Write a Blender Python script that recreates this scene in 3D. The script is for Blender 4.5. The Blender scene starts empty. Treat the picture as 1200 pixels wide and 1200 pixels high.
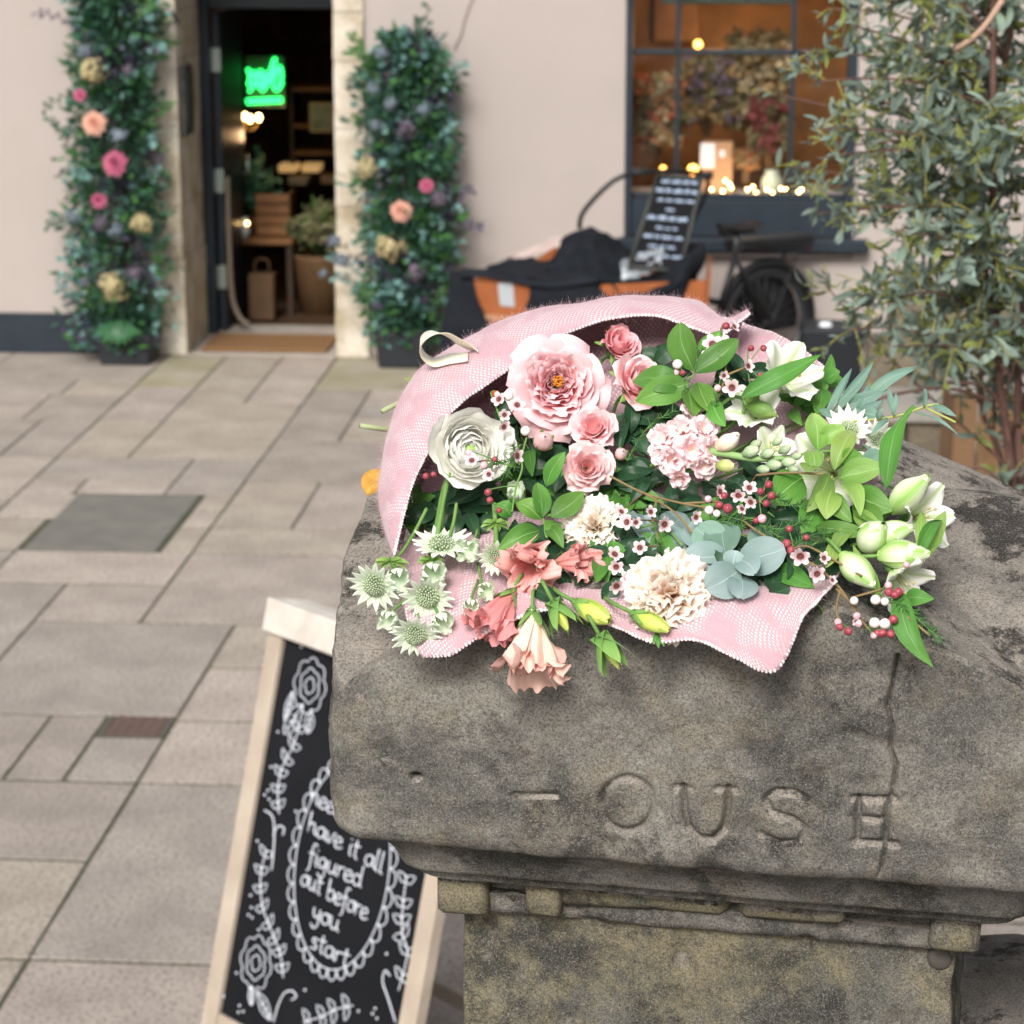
import bpy, bmesh, math, random
import numpy as np
from mathutils import Vector, Matrix, noise
rnd = random.Random(7)
PI = math.pi
C = bpy.context.scene.collection
# ------------------------------------------------------------------ camera, sky, sun, exposure
F = 3000.0; H = 3.05; PITCH = math.atan(752/3000.0); YAW = math.atan(220/3092.8)
cd = bpy.data.cameras.new('camera'); cam = bpy.data.objects.new('camera', cd); C.objects.link(cam)
cam.location = (0, 0, H); cam.rotation_euler = (PI/2-PITCH, 0, YAW)
cd.sensor_width = 36; cd.lens = 36*F/1200; cd.clip_start = .05; cd.clip_end = 400
cd.dof.use_dof = True; cd.dof.focus_distance = 2.2; cd.dof.aperture_fstop = 14.5
bpy.context.scene.camera = cam
W = bpy.data.worlds.new('World'); bpy.context.scene.world = W; W.use_nodes = True
nt = W.node_tree; bgn = nt.nodes['Background']; sky = nt.nodes.new('ShaderNodeTexSky')
sky.sky_type = 'NISHITA'; sky.sun_disc = False; sky.sun_elevation = math.radians(40); sky.sun_rotation = math.radians(200)
sky.air_density = 1.2; sky.dust_density = 6.0; sky.ozone_density = 1.0
hsv = nt.nodes.new('ShaderNodeHueSaturation'); hsv.inputs['Saturation'].default_value = .38
nt.links.new(sky.outputs[0], hsv.inputs['Color']); nt.links.new(hsv.outputs[0], bgn.inputs[0]); bgn.inputs[1].default_value = .105
sd = bpy.data.lights.new('sun', 'SUN'); sun = bpy.data.objects.new('sun', sd); C.objects.link(sun)
sd.energy = 2.4; sd.angle = math.radians(18); sd.color = (1, .96, .9)
# sun stands high behind the camera, a little to the left
sun.rotation_euler = (math.radians(50), math.radians(-10), 0)
sc = bpy.context.scene
sc.view_settings.view_transform = 'Standard'; sc.view_settings.look = 'None'; sc.view_settings.gamma = 1
sc.view_settings.use_curve_mapping = False; sc.view_settings.exposure = 0.34
sc.render.engine = 'CYCLES'; sc.cycles.max_bounces = 10; sc.cycles.diffuse_bounces = 6; sc.cycles.transmission_bounces = 6; sc.cycles.transparent_max_bounces = 12
# ------------------------------------------------------------------ geometry of the view
cp, sp = math.cos(PITCH), math.sin(PITCH); cy, sy = math.cos(YAW), math.sin(YAW)
RT = Vector((cy, sy, 0)); FW = Vector((-sy, cy, 0)); UPV = Vector((0, 0, 1))
CAMPOS = Vector((0, 0, H)); VF = FW*cp - UPV*sp; VU = UPV*cp + FW*sp      # view axis and image up
def ray(px, py): return RT*(px-600) + VU*(600-py) + VF*F
def at(px, py, t):               # point on the ray at horizontal distance t ahead
    r = ray(px, py); return CAMPOS + r*(t/r.dot(FW))
def wy(px, py, Y):               # point on the ray where y = Y
    r = ray(px, py); return CAMPOS + r*(Y/r.y)
def wz(px, py, z=0):
    r = ray(px, py); return CAMPOS + r*((z-H)/r.z)
# ------------------------------------------------------------------ materials
MATS = {}
def lin(c): return tuple(c)+(1,)
def mat(name, col, rough=.6, col2=None, scale=8, detail=6, bump=0, bscale=60, metal=0, trans=0, emit=None, estr=0, contrast=.2,
        spec=.4, speck=None, sscale=400, scol=None, coat=0, sheen=0, mid=.5):
    if name in MATS: return MATS[name]
    m = bpy.data.materials.new(name); m.use_nodes = True; n = m.node_tree; P = n.nodes['Principled BSDF']; out = n.nodes['Material Output']
    L = n.links; P.inputs['Roughness'].default_value = rough; P.inputs['Metallic'].default_value = metal
    P.inputs['Specular IOR Level'].default_value = spec; P.inputs['Coat Weight'].default_value = coat; P.inputs['Sheen Weight'].default_value = sheen
    tc = n.nodes.new('ShaderNodeTexCoord'); src = None
    if col2 is not None:
        t = n.nodes.new('ShaderNodeTexNoise'); t.inputs['Scale'].default_value = scale; t.inputs['Detail'].default_value = detail
        r = n.nodes.new('ShaderNodeValToRGB'); r.color_ramp.elements[0].position = mid-contrast; r.color_ramp.elements[1].position = mid+contrast
        r.color_ramp.elements[0].color = lin(col); r.color_ramp.elements[1].color = lin(col2)
        L.new(tc.outputs['Object'], t.inputs['Vector']); L.new(t.outputs['Fac'], r.inputs['Fac']); src = r.outputs['Color']
    if speck is not None:
        t = n.nodes.new('ShaderNodeTexNoise'); t.inputs['Scale'].default_value = sscale; t.inputs['Detail'].default_value = 2
        r = n.nodes.new('ShaderNodeValToRGB'); r.color_ramp.elements[0].position = .5; r.color_ramp.elements[1].position = .62
        mx = n.nodes.new('ShaderNodeMixRGB'); mm = n.nodes.new('ShaderNodeMath'); mm.operation = 'MULTIPLY'; mm.inputs[1].default_value = speck
        L.new(tc.outputs['Object'], t.inputs['Vector']); L.new(t.outputs['Fac'], r.inputs['Fac']); L.new(r.outputs['Color'], mm.inputs[0])
        L.new(mm.outputs[0], mx.inputs['Fac']); mx.inputs[2].default_value = lin(scol or (.05,.05,.05))
        if src: L.new(src, mx.inputs[1])
        else: mx.inputs[1].default_value = lin(col)
        src = mx.outputs[0]
    if src: L.new(src, P.inputs['Base Color'])
    else: P.inputs['Base Color'].default_value = lin(col)
    if bump:
        t = n.nodes.new('ShaderNodeTexNoise'); t.inputs['Scale'].default_value = bscale; t.inputs['Detail'].default_value = 8
        b = n.nodes.new('ShaderNodeBump'); b.inputs['Strength'].default_value = bump; b.inputs['Distance'].default_value = .6/bscale
        L.new(tc.outputs['Object'], t.inputs['Vector']); L.new(t.outputs['Fac'], b.inputs['Height']); L.new(b.outputs[0], P.inputs['Normal'])
    if emit: P.inputs['Emission Color'].default_value = lin(emit); P.inputs['Emission Strength'].default_value = estr
    if trans:
        tr = n.nodes.new('ShaderNodeBsdfTranslucent'); ms = n.nodes.new('ShaderNodeMixShader'); ms.inputs[0].default_value = trans
        if src: L.new(src, tr.inputs[0])
        else: tr.inputs[0].default_value = lin(col)
        L.new(P.outputs[0], ms.inputs[1]); L.new(tr.outputs[0], ms.inputs[2]); L.new(ms.outputs[0], out.inputs[0])
    MATS[name] = m; return m
def petalmat(name, base, midc, tip, rough=.55, trans=.13, stripe=None, sw=.18, vein=.12, vs=90, bump=.15, p=(0,.5,1), ov=.05, oh=.004):
    """colour runs base -> tip along the attribute pv; an optional stripe runs down the middle (pu = 0)"""
    if name in MATS: return MATS[name]
    m = bpy.data.materials.new(name); m.use_nodes = True; n = m.node_tree; P = n.nodes['Principled BSDF']; out = n.nodes['Material Output']; L = n.links
    P.inputs['Roughness'].default_value = rough; P.inputs['Specular IOR Level'].default_value = .3; P.inputs['Sheen Weight'].default_value = .1
    a = n.nodes.new('ShaderNodeAttribute'); a.attribute_name = 'pv'; r = n.nodes.new('ShaderNodeValToRGB')
    e = r.color_ramp.elements; e[0].position = p[0]; e[0].color = lin(base); e[1].position = p[2]; e[1].color = lin(tip)
    k = e.new(p[1]); k.color = lin(midc)
    u = n.nodes.new('ShaderNodeAttribute'); u.attribute_name = 'pu'
    L.new(a.outputs['Fac'], r.inputs['Fac']); src = r.outputs['Color']
    # fine veins: noise stretched along the petal
    cmb = n.nodes.new('ShaderNodeCombineXYZ'); t = n.nodes.new('ShaderNodeTexNoise'); t.inputs['Scale'].default_value = 1; t.inputs['Detail'].default_value = 4
    mu = n.nodes.new('ShaderNodeMath'); mu.operation = 'MULTIPLY'; mu.inputs[1].default_value = vs/6
    mv = n.nodes.new('ShaderNodeMath'); mv.operation = 'MULTIPLY'; mv.inputs[1].default_value = 2.5
    oi = n.nodes.new('ShaderNodeObjectInfo')
    mr = n.nodes.new('ShaderNodeMath'); mr.operation = 'MULTIPLY'; mr.inputs[1].default_value = 50
    L.new(oi.outputs['Random'], mr.inputs[0]); L.new(mr.outputs[0], cmb.inputs[2])
    L.new(u.outputs['Fac'], mu.inputs[0]); L.new(a.outputs['Fac'], mv.inputs[0]); L.new(mu.outputs[0], cmb.inputs[0]); L.new(mv.outputs[0], cmb.inputs[1]); L.new(cmb.outputs[0], t.inputs['Vector'])
    h = n.nodes.new('ShaderNodeHueSaturation')
    mp = n.nodes.new('ShaderNodeMapRange'); mp.inputs['To Min'].default_value = 1-vein*2; mp.inputs['To Max'].default_value = 1+vein
    mp.inputs['From Min'].default_value = .25; mp.inputs['From Max'].default_value = .75
    L.new(t.outputs['Fac'], mp.inputs[0]); L.new(mp.outputs[0], h.inputs['Value'])
    if stripe:
        ab = n.nodes.new('ShaderNodeMath'); ab.operation = 'ABSOLUTE'; L.new(u.outputs['Fac'], ab.inputs[0])
        m2 = n.nodes.new('ShaderNodeMapRange'); m2.inputs['From Min'].default_value = 0; m2.inputs['From Max'].default_value = sw; m2.inputs['To Min'].default_value = 1; m2.inputs['To Max'].default_value = 0
        mx = n.nodes.new('ShaderNodeMixRGB'); mx.inputs[2].default_value = lin(stripe); L.new(ab.outputs[0], m2.inputs[0]); L.new(m2.outputs[0], mx.inputs[0]); L.new(src, mx.inputs[1]); src = mx.outputs[0]
    L.new(src, h.inputs['Color'])
    h2 = n.nodes.new('ShaderNodeHueSaturation'); mo = n.nodes.new('ShaderNodeMapRange'); mo.inputs['To Min'].default_value = 1-ov; mo.inputs['To Max'].default_value = 1+ov; L.new(oi.outputs['Random'], mo.inputs[0]); L.new(mo.outputs[0], h2.inputs['Value'])
    mh = n.nodes.new('ShaderNodeMapRange'); mh.inputs['To Min'].default_value = .5-oh; mh.inputs['To Max'].default_value = .5+oh; L.new(mr.outputs[0], mh.inputs[0]); fr_ = n.nodes.new('ShaderNodeMath'); fr_.operation = 'FRACT'; L.new(mr.outputs[0], fr_.inputs[0]); L.new(fr_.outputs[0], mh.inputs[0]); L.new(mh.outputs[0], h2.inputs['Hue'])
    L.new(h.outputs[0], h2.inputs['Color']); src = h2.outputs[0]; L.new(src, P.inputs['Base Color'])
    if bump:
        b = n.nodes.new('ShaderNodeBump'); b.inputs['Strength'].default_value = bump; b.inputs['Distance'].default_value = .001
        L.new(t.outputs['Fac'], b.inputs['Height']); L.new(b.outputs[0], P.inputs['Normal'])
    tr = n.nodes.new('ShaderNodeBsdfTranslucent'); ms = n.nodes.new('ShaderNodeMixShader'); ms.inputs[0].default_value = trans
    L.new(src, tr.inputs[0]); L.new(P.outputs[0], ms.inputs[1]); L.new(tr.outputs[0], ms.inputs[2]); L.new(ms.outputs[0], out.inputs[0])
    MATS[name] = m; return m
# ------------------------------------------------------------------ object helpers
def tag(o, label=None, cat=None, group=None, kind=None):
    if label: o['label'] = label
    if cat: o['category'] = cat
    if group: o['group'] = group
    if kind: o['kind'] = kind
    return o
def thing(name, label, cat, loc=(0,0,0), group=None):
    o = bpy.data.objects.new(name, None); C.objects.link(o); o.location = loc; o.empty_display_size = .1
    return tag(o, label, cat, group)
def empty(name, loc=(0,0,0), kind=None, parent=None):
    o = bpy.data.objects.new(name, None); C.objects.link(o); o.location = loc; o.parent = parent
    if kind: o['kind'] = kind
    return o
def wloc(o):
    v = Vector(o.location); p = o.parent
    while p: v += Vector(p.location); p = p.parent
    return v
class MB:
    """collects shapes in world coordinates; build() links them as one mesh object, local to its parent"""
    def __init__(s): s.v = []; s.f = []; s.pu = []; s.pv = []; s.uv = []
    def add(s, vs, fs, pu=None, pv=None):
        o = len(s.v); s.v += [tuple(q) for q in vs]; s.f += [tuple(i+o for i in f) for f in fs]
        s.pu += list(pu) if pu is not None else [0]*len(vs); s.pv += list(pv) if pv is not None else [0]*len(vs); return s
    def build(s, name, m, parent=None, smooth=True, loc=None, kind=None, label=None, attr=False, uv=None):
        base = wloc(parent) if parent else Vector((0,0,0)); l = Vector(loc) if loc is not None else base
        me = bpy.data.meshes.new(name); vs = np.array(s.v, dtype=np.float64).reshape(-1,3) - np.array(l)
        me.from_pydata(vs.tolist(), [], s.f)
        if attr:
            for nm, arr in (('pu', s.pu), ('pv', s.pv)):
                a = me.attributes.new(nm, 'FLOAT', 'POINT'); a.data.foreach_set('value', np.array(arr, dtype=np.float32))
        if uv is not None:
            ly = me.uv_layers.new(name='uv'); idx = np.zeros(len(me.loops), dtype=np.int32); me.loops.foreach_get('vertex_index', idx)
            ly.data.foreach_set('uv', np.array(uv, dtype=np.float32)[idx].ravel())
        if smooth: me.polygons.foreach_set('use_smooth', [True]*len(me.polygons))
        if m: me.materials.append(m)
        o = bpy.data.objects.new(name, me); C.objects.link(o); o.location = l-base
        if parent: o.parent = parent
        if kind: o['kind'] = kind
        if label: o['label'] = label
        return o
    def box(s, x0, x1, y0, y1, z0, z1, bev=0):
        if bev <= 0:
            v = [(x,y,z) for x in (x0,x1) for y in (y0,y1) for z in (z0,z1)]
            return s.add(v, [(0,1,3,2),(4,6,7,5),(0,4,5,1),(2,3,7,6),(0,2,6,4),(1,5,7,3)])
        return s.obox(Vector(((x0+x1)/2,(y0+y1)/2,(z0+z1)/2)), Vector((1,0,0)), Vector((0,1,0)), Vector((0,0,1)), (x1-x0)/2, (y1-y0)/2, (z1-z0)/2, bev)
    def obox(s, c, ax, ay, az, a, b, h, bev=0):
        """box with half sizes a, b, h on the axes ax, ay, az, edges chamfered"""
        c = Vector(c)
        if bev <= 0:
            v = [c+ax*(a*i)+ay*(b*j)+az*(h*k) for i in (-1,1) for j in (-1,1) for k in (-1,1)]
            return s.add(v, [(0,1,3,2),(4,6,7,5),(0,4,5,1),(2,3,7,6),(0,2,6,4),(1,5,7,3)])
        bm = bmesh.new(); r = bmesh.ops.create_cube(bm, size=2)
        for q in bm.verts: q.co = Vector((q.co.x*a, q.co.y*b, q.co.z*h))
        bmesh.ops.bevel(bm, geom=bm.edges[:], offset=bev, segments=1, affect='EDGES')
        bm.verts.index_update(); v = [c+ax*q.co.x+ay*q.co.y+az*q.co.z for q in bm.verts]; f = [[q.index for q in p.verts] for p in bm.faces]; bm.free()
        return s.add(v, f)
    def tube(s, pts, r, n=8, caps=True, pv=None):
        pts = [Vector(p) for p in pts]; m = len(pts); rs = r if isinstance(r, (list,tuple)) else [r]*m
        T = [(pts[min(i+1,m-1)]-pts[max(i-1,0)]).normalized() for i in range(m)]
        a = Vector((0,0,1)) if abs(T[0].z) < .9 else Vector((1,0,0)); N = (a-T[0]*a.dot(T[0])).normalized(); v = []
        for i in range(m):
            N = (N-T[i]*N.dot(T[i])).normalized(); B = T[i].cross(N)
            for k in range(n): q = 2*PI*k/n; v.append(pts[i]+(N*math.cos(q)+B*math.sin(q))*rs[i])
        f = [(i*n+k, i*n+(k+1)%n, (i+1)*n+(k+1)%n, (i+1)*n+k) for i in range(m-1) for k in range(n)]
        if caps: f += [tuple(range(n-1,-1,-1)), tuple(range((m-1)*n, m*n))]
        pvv = [i/(m-1) for i in range(m) for k in range(n)]
        return s.add(v, f, None, pvv)
    def lathe(s, c, prof, n=24, axis=None, cap=True):
        """prof: list of (radius, height) along axis"""
        c = Vector(c); Z = (axis or Vector((0,0,1))).normalized(); X = Z.orthogonal().normalized(); Y = Z.cross(X); v = []
        for r_, h_ in prof:
            for k in range(n): q = 2*PI*k/n; v.append(c+Z*h_+(X*math.cos(q)+Y*math.sin(q))*r_)
        m = len(prof); f = [(i*n+k, i*n+(k+1)%n, (i+1)*n+(k+1)%n, (i+1)*n+k) for i in range(m-1) for k in range(n)]
        if cap: f += [tuple(range(n-1,-1,-1)), tuple(range((m-1)*n, m*n))]
        return s.add(v, f)
    def ball(s, c, r, n=8, axis=None, st=1.0):
        pr = [(max(1e-5, r*math.sin(PI*i/n)), -r*st*math.cos(PI*i/n)) for i in range(n+1)]; return s.lathe(c, pr, max(6,n+2), axis, False)
    def grid(s, fn, nu, nv, attr=True):
        v = []; pu = []; pv = []
        for j in range(nv):
            for i in range(nu):
                u = i/(nu-1)*2-1; w = j/(nv-1); v.append(fn(u,w)); pu.append(u); pv.append(w)
        f = [(j*nu+i, j*nu+i+1, (j+1)*nu+i+1, (j+1)*nu+i) for j in range(nv-1) for i in range(nu-1)]
        return s.add(v, f, pu, pv)
def crom(P, n=6):
    """smooth curve through points (tuples or Vectors)"""
    P = [Vector(p) for p in P]; out = []
    for i in range(len(P)-1):
        a = P[max(i-1,0)]; b = P[i]; c = P[i+1]; d = P[min(i+2,len(P)-1)]
        for k in range(n):
            t = k/n; out.append(.5*((2*b)+(c-a)*t+(2*a-5*b+4*c-d)*t*t+(3*b-a-3*c+d)*t**3))
    out.append(P[-1]); return out
def tri(x, a=1.0): return a*noise.noise(Vector(x))
def vtx(c, s, seed=0): return Vector((noise.noise(Vector(c)*s+Vector((seed,0,0))), noise.noise(Vector(c)*s+Vector((0,seed+9.1,0))), noise.noise(Vector(c)*s+Vector((0,0,seed+5.7)))))
# ------------------------------------------------------------------ ground and paving
M_joint = mat('mossy_joint', (.03,.036,.014), .95, (.085,.08,.055), 4, bump=.5, bscale=80)
M_pave = [mat('paving_%d' % i, a, .85, b, 3.2, speck=.7, sscale=70, scol=(.14,.12,.105), bump=.6, bscale=110, contrast=.2) for i, (a, b) in enumerate([
    ((.29,.25,.222),(.44,.385,.345)), ((.25,.22,.195),(.38,.335,.30)), ((.33,.285,.25),(.47,.41,.365)), ((.27,.24,.215),(.39,.35,.315)), ((.30,.262,.22),(.43,.385,.33))])]
M_moss = mat('mossy_paving', (.25,.23,.14), .9, (.38,.34,.28), 2.5, speck=.3, sscale=120, scol=(.14,.14,.08), bump=.35, bscale=160)
g = MB(); g.grid(lambda u, w: (u*900, w*1800-600, -.02), 31, 31); g.build('ground', mat('old_asphalt', (.07,.068,.064), .9, (.11,.105,.10), .8, speck=.5, sscale=60, bump=.4, bscale=80), kind='structure')
g = MB(); g.grid(lambda u, w: (-1.2+u*7.4, w*14.4+1.9, -.0045), 15, 15); g.build('paving_bed', M_joint, kind='structure')
pav = empty('pavement', (0,0,0), 'structure')
def slab(x0, x1, y0, y1, m=None, dz=None):
    j = .0066; dz = rnd.uniform(-.0008,.0008) if dz is None else dz; tl = rnd.uniform(-.0012,.0012); tm = rnd.uniform(-.0012,.0012)
    b = MB(); cx, cyy = (x0+x1)/2, (y0+y1)/2; rr = rnd.uniform(-.004,.004)
    b.box(x0+j, x1-j, y0+j*1.8, y1-j*1.8, -.03, 0, .002)
    b.v = [(x-rr*(y-cyy), y+rr*(x-cx), z+(dz+tl*(x-cx)+tm*(y-cyy) if z > -.02 else 0)) for x, y, z in b.v]
    if m is None: m = M_moss if (y0 > 15 and rnd.random() < .35) else rnd.choice(M_pave)
    b.build('paving_slab', m, pav, smooth=False, loc=(cx, cyy, 0))
A, B_ = -3.38, -2.28
known = [(A,-3.0,13.18,14.15),(A,-3.0,14.15,15.12),(-3.0,-2.28,13.18,13.67),(-3.0,-2.28,13.67,14.65),(A,-3.0,15.12,16.18),(-3.0,-2.63,14.65,16.18),(-2.63,-2.28,14.65,16.18),
 (A,-2.64,12.69,13.18),(-2.64,-2.28,12.38,13.18),(A,-3.1,12.36,12.69),(-3.1,-2.64,12.38,12.69),(A,-3.06,11.85,12.36),(A,-3.1,11.27,11.85),
 (-2.43,-2.28,12.05,12.38),(-2.43,-2.28,11.73,12.05),(-2.43,-2.28,11.26,11.73),(-3.1,-2.28,10.71,11.26),(-2.73,-2.28,10.13,10.71),(-3.75,-2.73,9.5,10.71),(-3.75,-3.1,10.71,11.26),
 (-2.73,-1.88,8.92,10.13),(-2.9,-2.35,8.22,8.92),(-2.62,-1.88,7.5,8.22),(-2.55,-1.88,6.74,7.5),(-2.55,-1.88,5.9,6.74),
 (-2.28,-1.0,10.13,11.26),(-1.88,-1.1,9.54,10.13),(-1.88,-1.1,8.89,9.54),(-1.88,-1.1,8.22,8.89),(-1.88,-1.1,6.74,8.22),(-1.88,-.9,5.3,6.74),
 (-2.28,-1.0,11.26,11.73),(-2.28,-1.89,11.73,12.69),(-1.89,-1.0,11.73,12.69),(-2.28,-1.0,12.69,13.68),(-2.28,-1.93,13.68,15.12),(-1.93,-1.0,13.68,14.25),(-1.93,-1.0,14.25,14.7),(-1.93,-1.0,14.7,15.12),
 (-2.28,-1.0,15.12,16.18),(-3.75,-2.9,8.22,9.5),(-2.9,-2.73,8.92,9.5)]
# the slab round the small sunken cover leaves its square free
known += [(-2.35,-2.14,8.22,8.92),(-2.14,-1.88,8.22,8.69)]
for k in known: slab(*k, m=(M_moss if k[2] > 15 and k[0] in (A, -2.28) else None))
def rows(x0, x1, y0, y1, r0=.45, r1=1.0, w0=.5, w1=1.0):
    y = y0
    while y < y1-.05:
        ye = min(y1, y+rnd.choice((.47,.57,.72,.95))); 
        if y1-ye < .25: ye = y1
        x = x0
        while x < x1-.05:
            xe = min(x1, x+rnd.uniform(w0,w1))
            if x1-xe < .3: xe = x1
            slab(x, xe, y, ye); x = xe
        y = ye
rows(-4.4,A,13.18,16.18); rows(-4.6,A,11.27,13.18); rows(-4.4,-3.75,8.22,11.27); rows(-3.7,-2.62,5.9,8.22,w0=.7); rows(-2.6,-.9,4.6,5.3)
rows(-8.4,-5.6,8.22,16.18,w0=1,w1=1.5); rows(-5.6,-4.4,8.22,11.27,w0=.6,w1=1.2); rows(-8.4,-3.7,4.6,8.22,w0=1.1,w1=1.6); rows(-3.7,-2.6,4.6,5.9,w0=1.1); rows(-8.4,-.9,2.2,4.6,w0=1.3,w1=1.8); rows(3.6,6,2.6,16.1,w0=1.2,w1=1.6)
rows(-.97,1.6,12.2,16.18, w0=.8); rows(1.6,3.6,11,15.0, w0=.9); rows(-5.6,-4.4,11.27,16.18,w0=.6,w1=1.2)
rows(-.9,3.6,2.6,9,w0=.9,w1=1.4); rows(-.97,3.2,9,11.9,w0=1,w1=1.4); slab(-2.55,-1.88,5.3,5.9)
# grey concrete inspection slab and the small sunken cover
c = thing('inspection_cover','large grey concrete inspection cover set flush in the pale paving','inspection cover',(-2.76,11.82,0))
b = MB(); b.box(-3.075,-2.455,11.285,12.355,-.03,.001,.005); b.build('cover_slab', mat('grey_concrete',(.13,.13,.118),.9,(.19,.185,.165),6,speck=.4,sscale=120,scol=(.09,.09,.08),bump=.4,bscale=150), c, smooth=False)
c = thing('drain_cover','small rusty sunken metal cover in the paving, near the blackboard','drain cover',(-2.02,8.87,0))
b = MB(); b.box(-2.13,-1.89,8.70,8.80-.095,-.03,-.001); b.box(-2.13,-1.89,9.035,9.05,-.03,-.001); b.box(-2.13,-2.115,8.705,9.035,-.03,-.001); b.box(-1.905,-1.89,8.705,9.035,-.03,-.001)
b.build('frame', mat('drain_frame_shaded',(.1,.09,.08),.8), c, smooth=False)
b = MB(); b.box(-2.112,-1.908,8.708,9.032,-.03,-.003,.003)
for i in range(5):
    for j in range(6): b.box(-2.10+i*.039,-2.075+i*.039,8.72+j*.052,8.75+j*.052,-.003,-.001)
b.build('lid', mat('rusty_iron_shaded',(.09,.06,.05),.8,(.13,.085,.07),30,bump=.4), c, smooth=False)  # lid and rim coloured dark to stand in for the shade of a recess
# ------------------------------------------------------------------ the shop building
D = 16.2; DY = 16.95
M_wall = mat('painted_render', (.375,.33,.31), .9, (.415,.365,.345), .9, bump=.25, bscale=120, contrast=.25, speck=.2, sscale=2.3, scol=(.36,.32,.29))
M_navy = mat('navy_paint', (.009,.017,.027), .5, (.014,.024,.036), 5, bump=.1)
M_navy2 = mat('navy_frame', (.014,.022,.032), .4)
M_stone = mat('limestone_jamb', (.40,.33,.23), .9, (.66,.61,.53), 5, 8, bump=.6, bscale=40, contrast=.16, speck=.3, sscale=60, scol=(.22,.2,.15))
S = thing('shop_building','pale pink rendered shop front with an open doorway and a tall dark window','building',(-2.8,D,0))
wall = MB(); T = 3.6
def wbox(x0,x1,z0,z1): wall.box(x0,x1,D,D+.35,z0,z1)
wbox(-16,-3.51,0,T+1.5); wbox(-2.08,-.44,0,T+1.5); wbox(1.0,14,0,T+1.5); wbox(-.44,1.0,0,.66); wbox(-.44,1.0,3.4,T+1.5); wbox(-3.51,-2.08,2.6,T+1.5)
wall.build('wall', M_wall, S, smooth=False)
b = MB(); b.box(-16,-3.515,D-.03,D-.001,0,.26,.006); b.build('plinth', M_navy, S, smooth=False, label='dark navy painted plinth left of the door')
def rough_block(x0,x1,y0,y1,z0,z1,nz,seed,amp=.006,nx=5,ny=6):
    q = MB()
    def P(x,y,z):
        o = vtx((x,y,z),7,seed)*amp+vtx((x,y,z),25,seed)*amp*.4; return (x+o.x, y+o.y, z+o.z*.3)
    per = [(x0+(x1-x0)*i/nx, y0) for i in range(nx)]+[(x1, y0+(y1-y0)*i/ny) for i in range(ny)]+[(x1-(x1-x0)*i/nx, y1) for i in range(nx)]+[(x0, y1-(y1-y0)*i/ny) for i in range(ny)]
    n = len(per); v = [P(x,y,z0+(z1-z0)*k/nz) for k in range(nz+1) for x,y in per]
    f = [(k*n+i, k*n+(i+1)%n, (k+1)*n+(i+1)%n, (k+1)*n+i) for k in range(nz) for i in range(n)]+[tuple(range(n-1,-1,-1)), tuple(range(nz*n,(nz+1)*n))]
    q.add(v,f); return q
# left and right stone jambs, course by course
for side, (x0,x1,y1) in enumerate(((-3.50,-3.275,DY),(-2.275,-2.085,DY))):
    z = .0; k = 0
    for h in (.62,.35,.5,.42,.3,.45):
        ex = .012 if k == 0 else 0
        rough_block(x0-ex, x1+ex, D-.03-ex, y1-.02, z+.003, z+h-.003, 6, side*10+k).build('stone_block', M_stone, S, smooth=False); z += h; k += 1
rough_block(-3.60,-2.03,D-.05,DY-.02,2.645,2.95,4,40,nx=14).build('stone_lintel', M_stone, S, smooth=False)
b = MB(); b.box(-3.275,-2.275,D-.02,DY+.35,-.02,.006,.004); b.build('door_step', mat('step_stone',(.3,.27,.24),.9,(.4,.36,.32),6,bump=.4,bscale=60), S, smooth=False)
fr = MB(); fr.box(-3.27,-3.205,DY-.04,DY+.06,0,2.40,.006); fr.build('door_frame', M_navy2, S, smooth=False)
fr = MB(); fr.box(-2.32,-2.277,DY-.04,DY+.06,0,2.40,.006); fr.build('door_frame', M_navy2, S, smooth=False)
fr = MB(); fr.box(-3.205,-2.32,DY-.04,DY+.06,2.17,2.40,.006); fr.build('door_head', M_navy2, S, smooth=False)
# the door leaf swung inwards against the left
dr = MB(); dr.box(-3.20,-3.155,DY+.07,DY+.92,.02,2.15,.004); leaf = dr.build('door', M_navy2, S, smooth=False)
for z in (1.75,.95,.3):
    b = MB(); b.box(-3.206,-3.145,DY+.045,DY+.069,z,z+.16,.003); b.build('hinge', mat('worn_steel',(.35,.42,.4),.4,metal=.8), leaf, smooth=False)
b = MB(); b.tube([(-3.15,DY+.8,1.0),(-3.11,DY+.8,1.0),(-3.11,DY+.8,1.12)],.01); b.build('handle', MATS['worn_steel'], leaf)
# sign box and bracket on left jamb
b = MB(); b.box(-3.272,-3.235,D+.02,D+.30,1.40,1.85,.01); b.box(-3.235,-3.225,D+.06,D+.26,1.46,1.79,.004); b.build('letter_box', mat('aged_bronze',(.03,.035,.035),.5,(.08,.08,.07),20), S, smooth=False)
b = MB(); b.tube(crom([(-3.42,D-.04,2.02),(-3.36,D-.10,2.14),(-3.28,D-.1,2.18),(-3.25,D-.06,2.12)]),.012); b.build('lamp_bracket', M_navy2, S)
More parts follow.
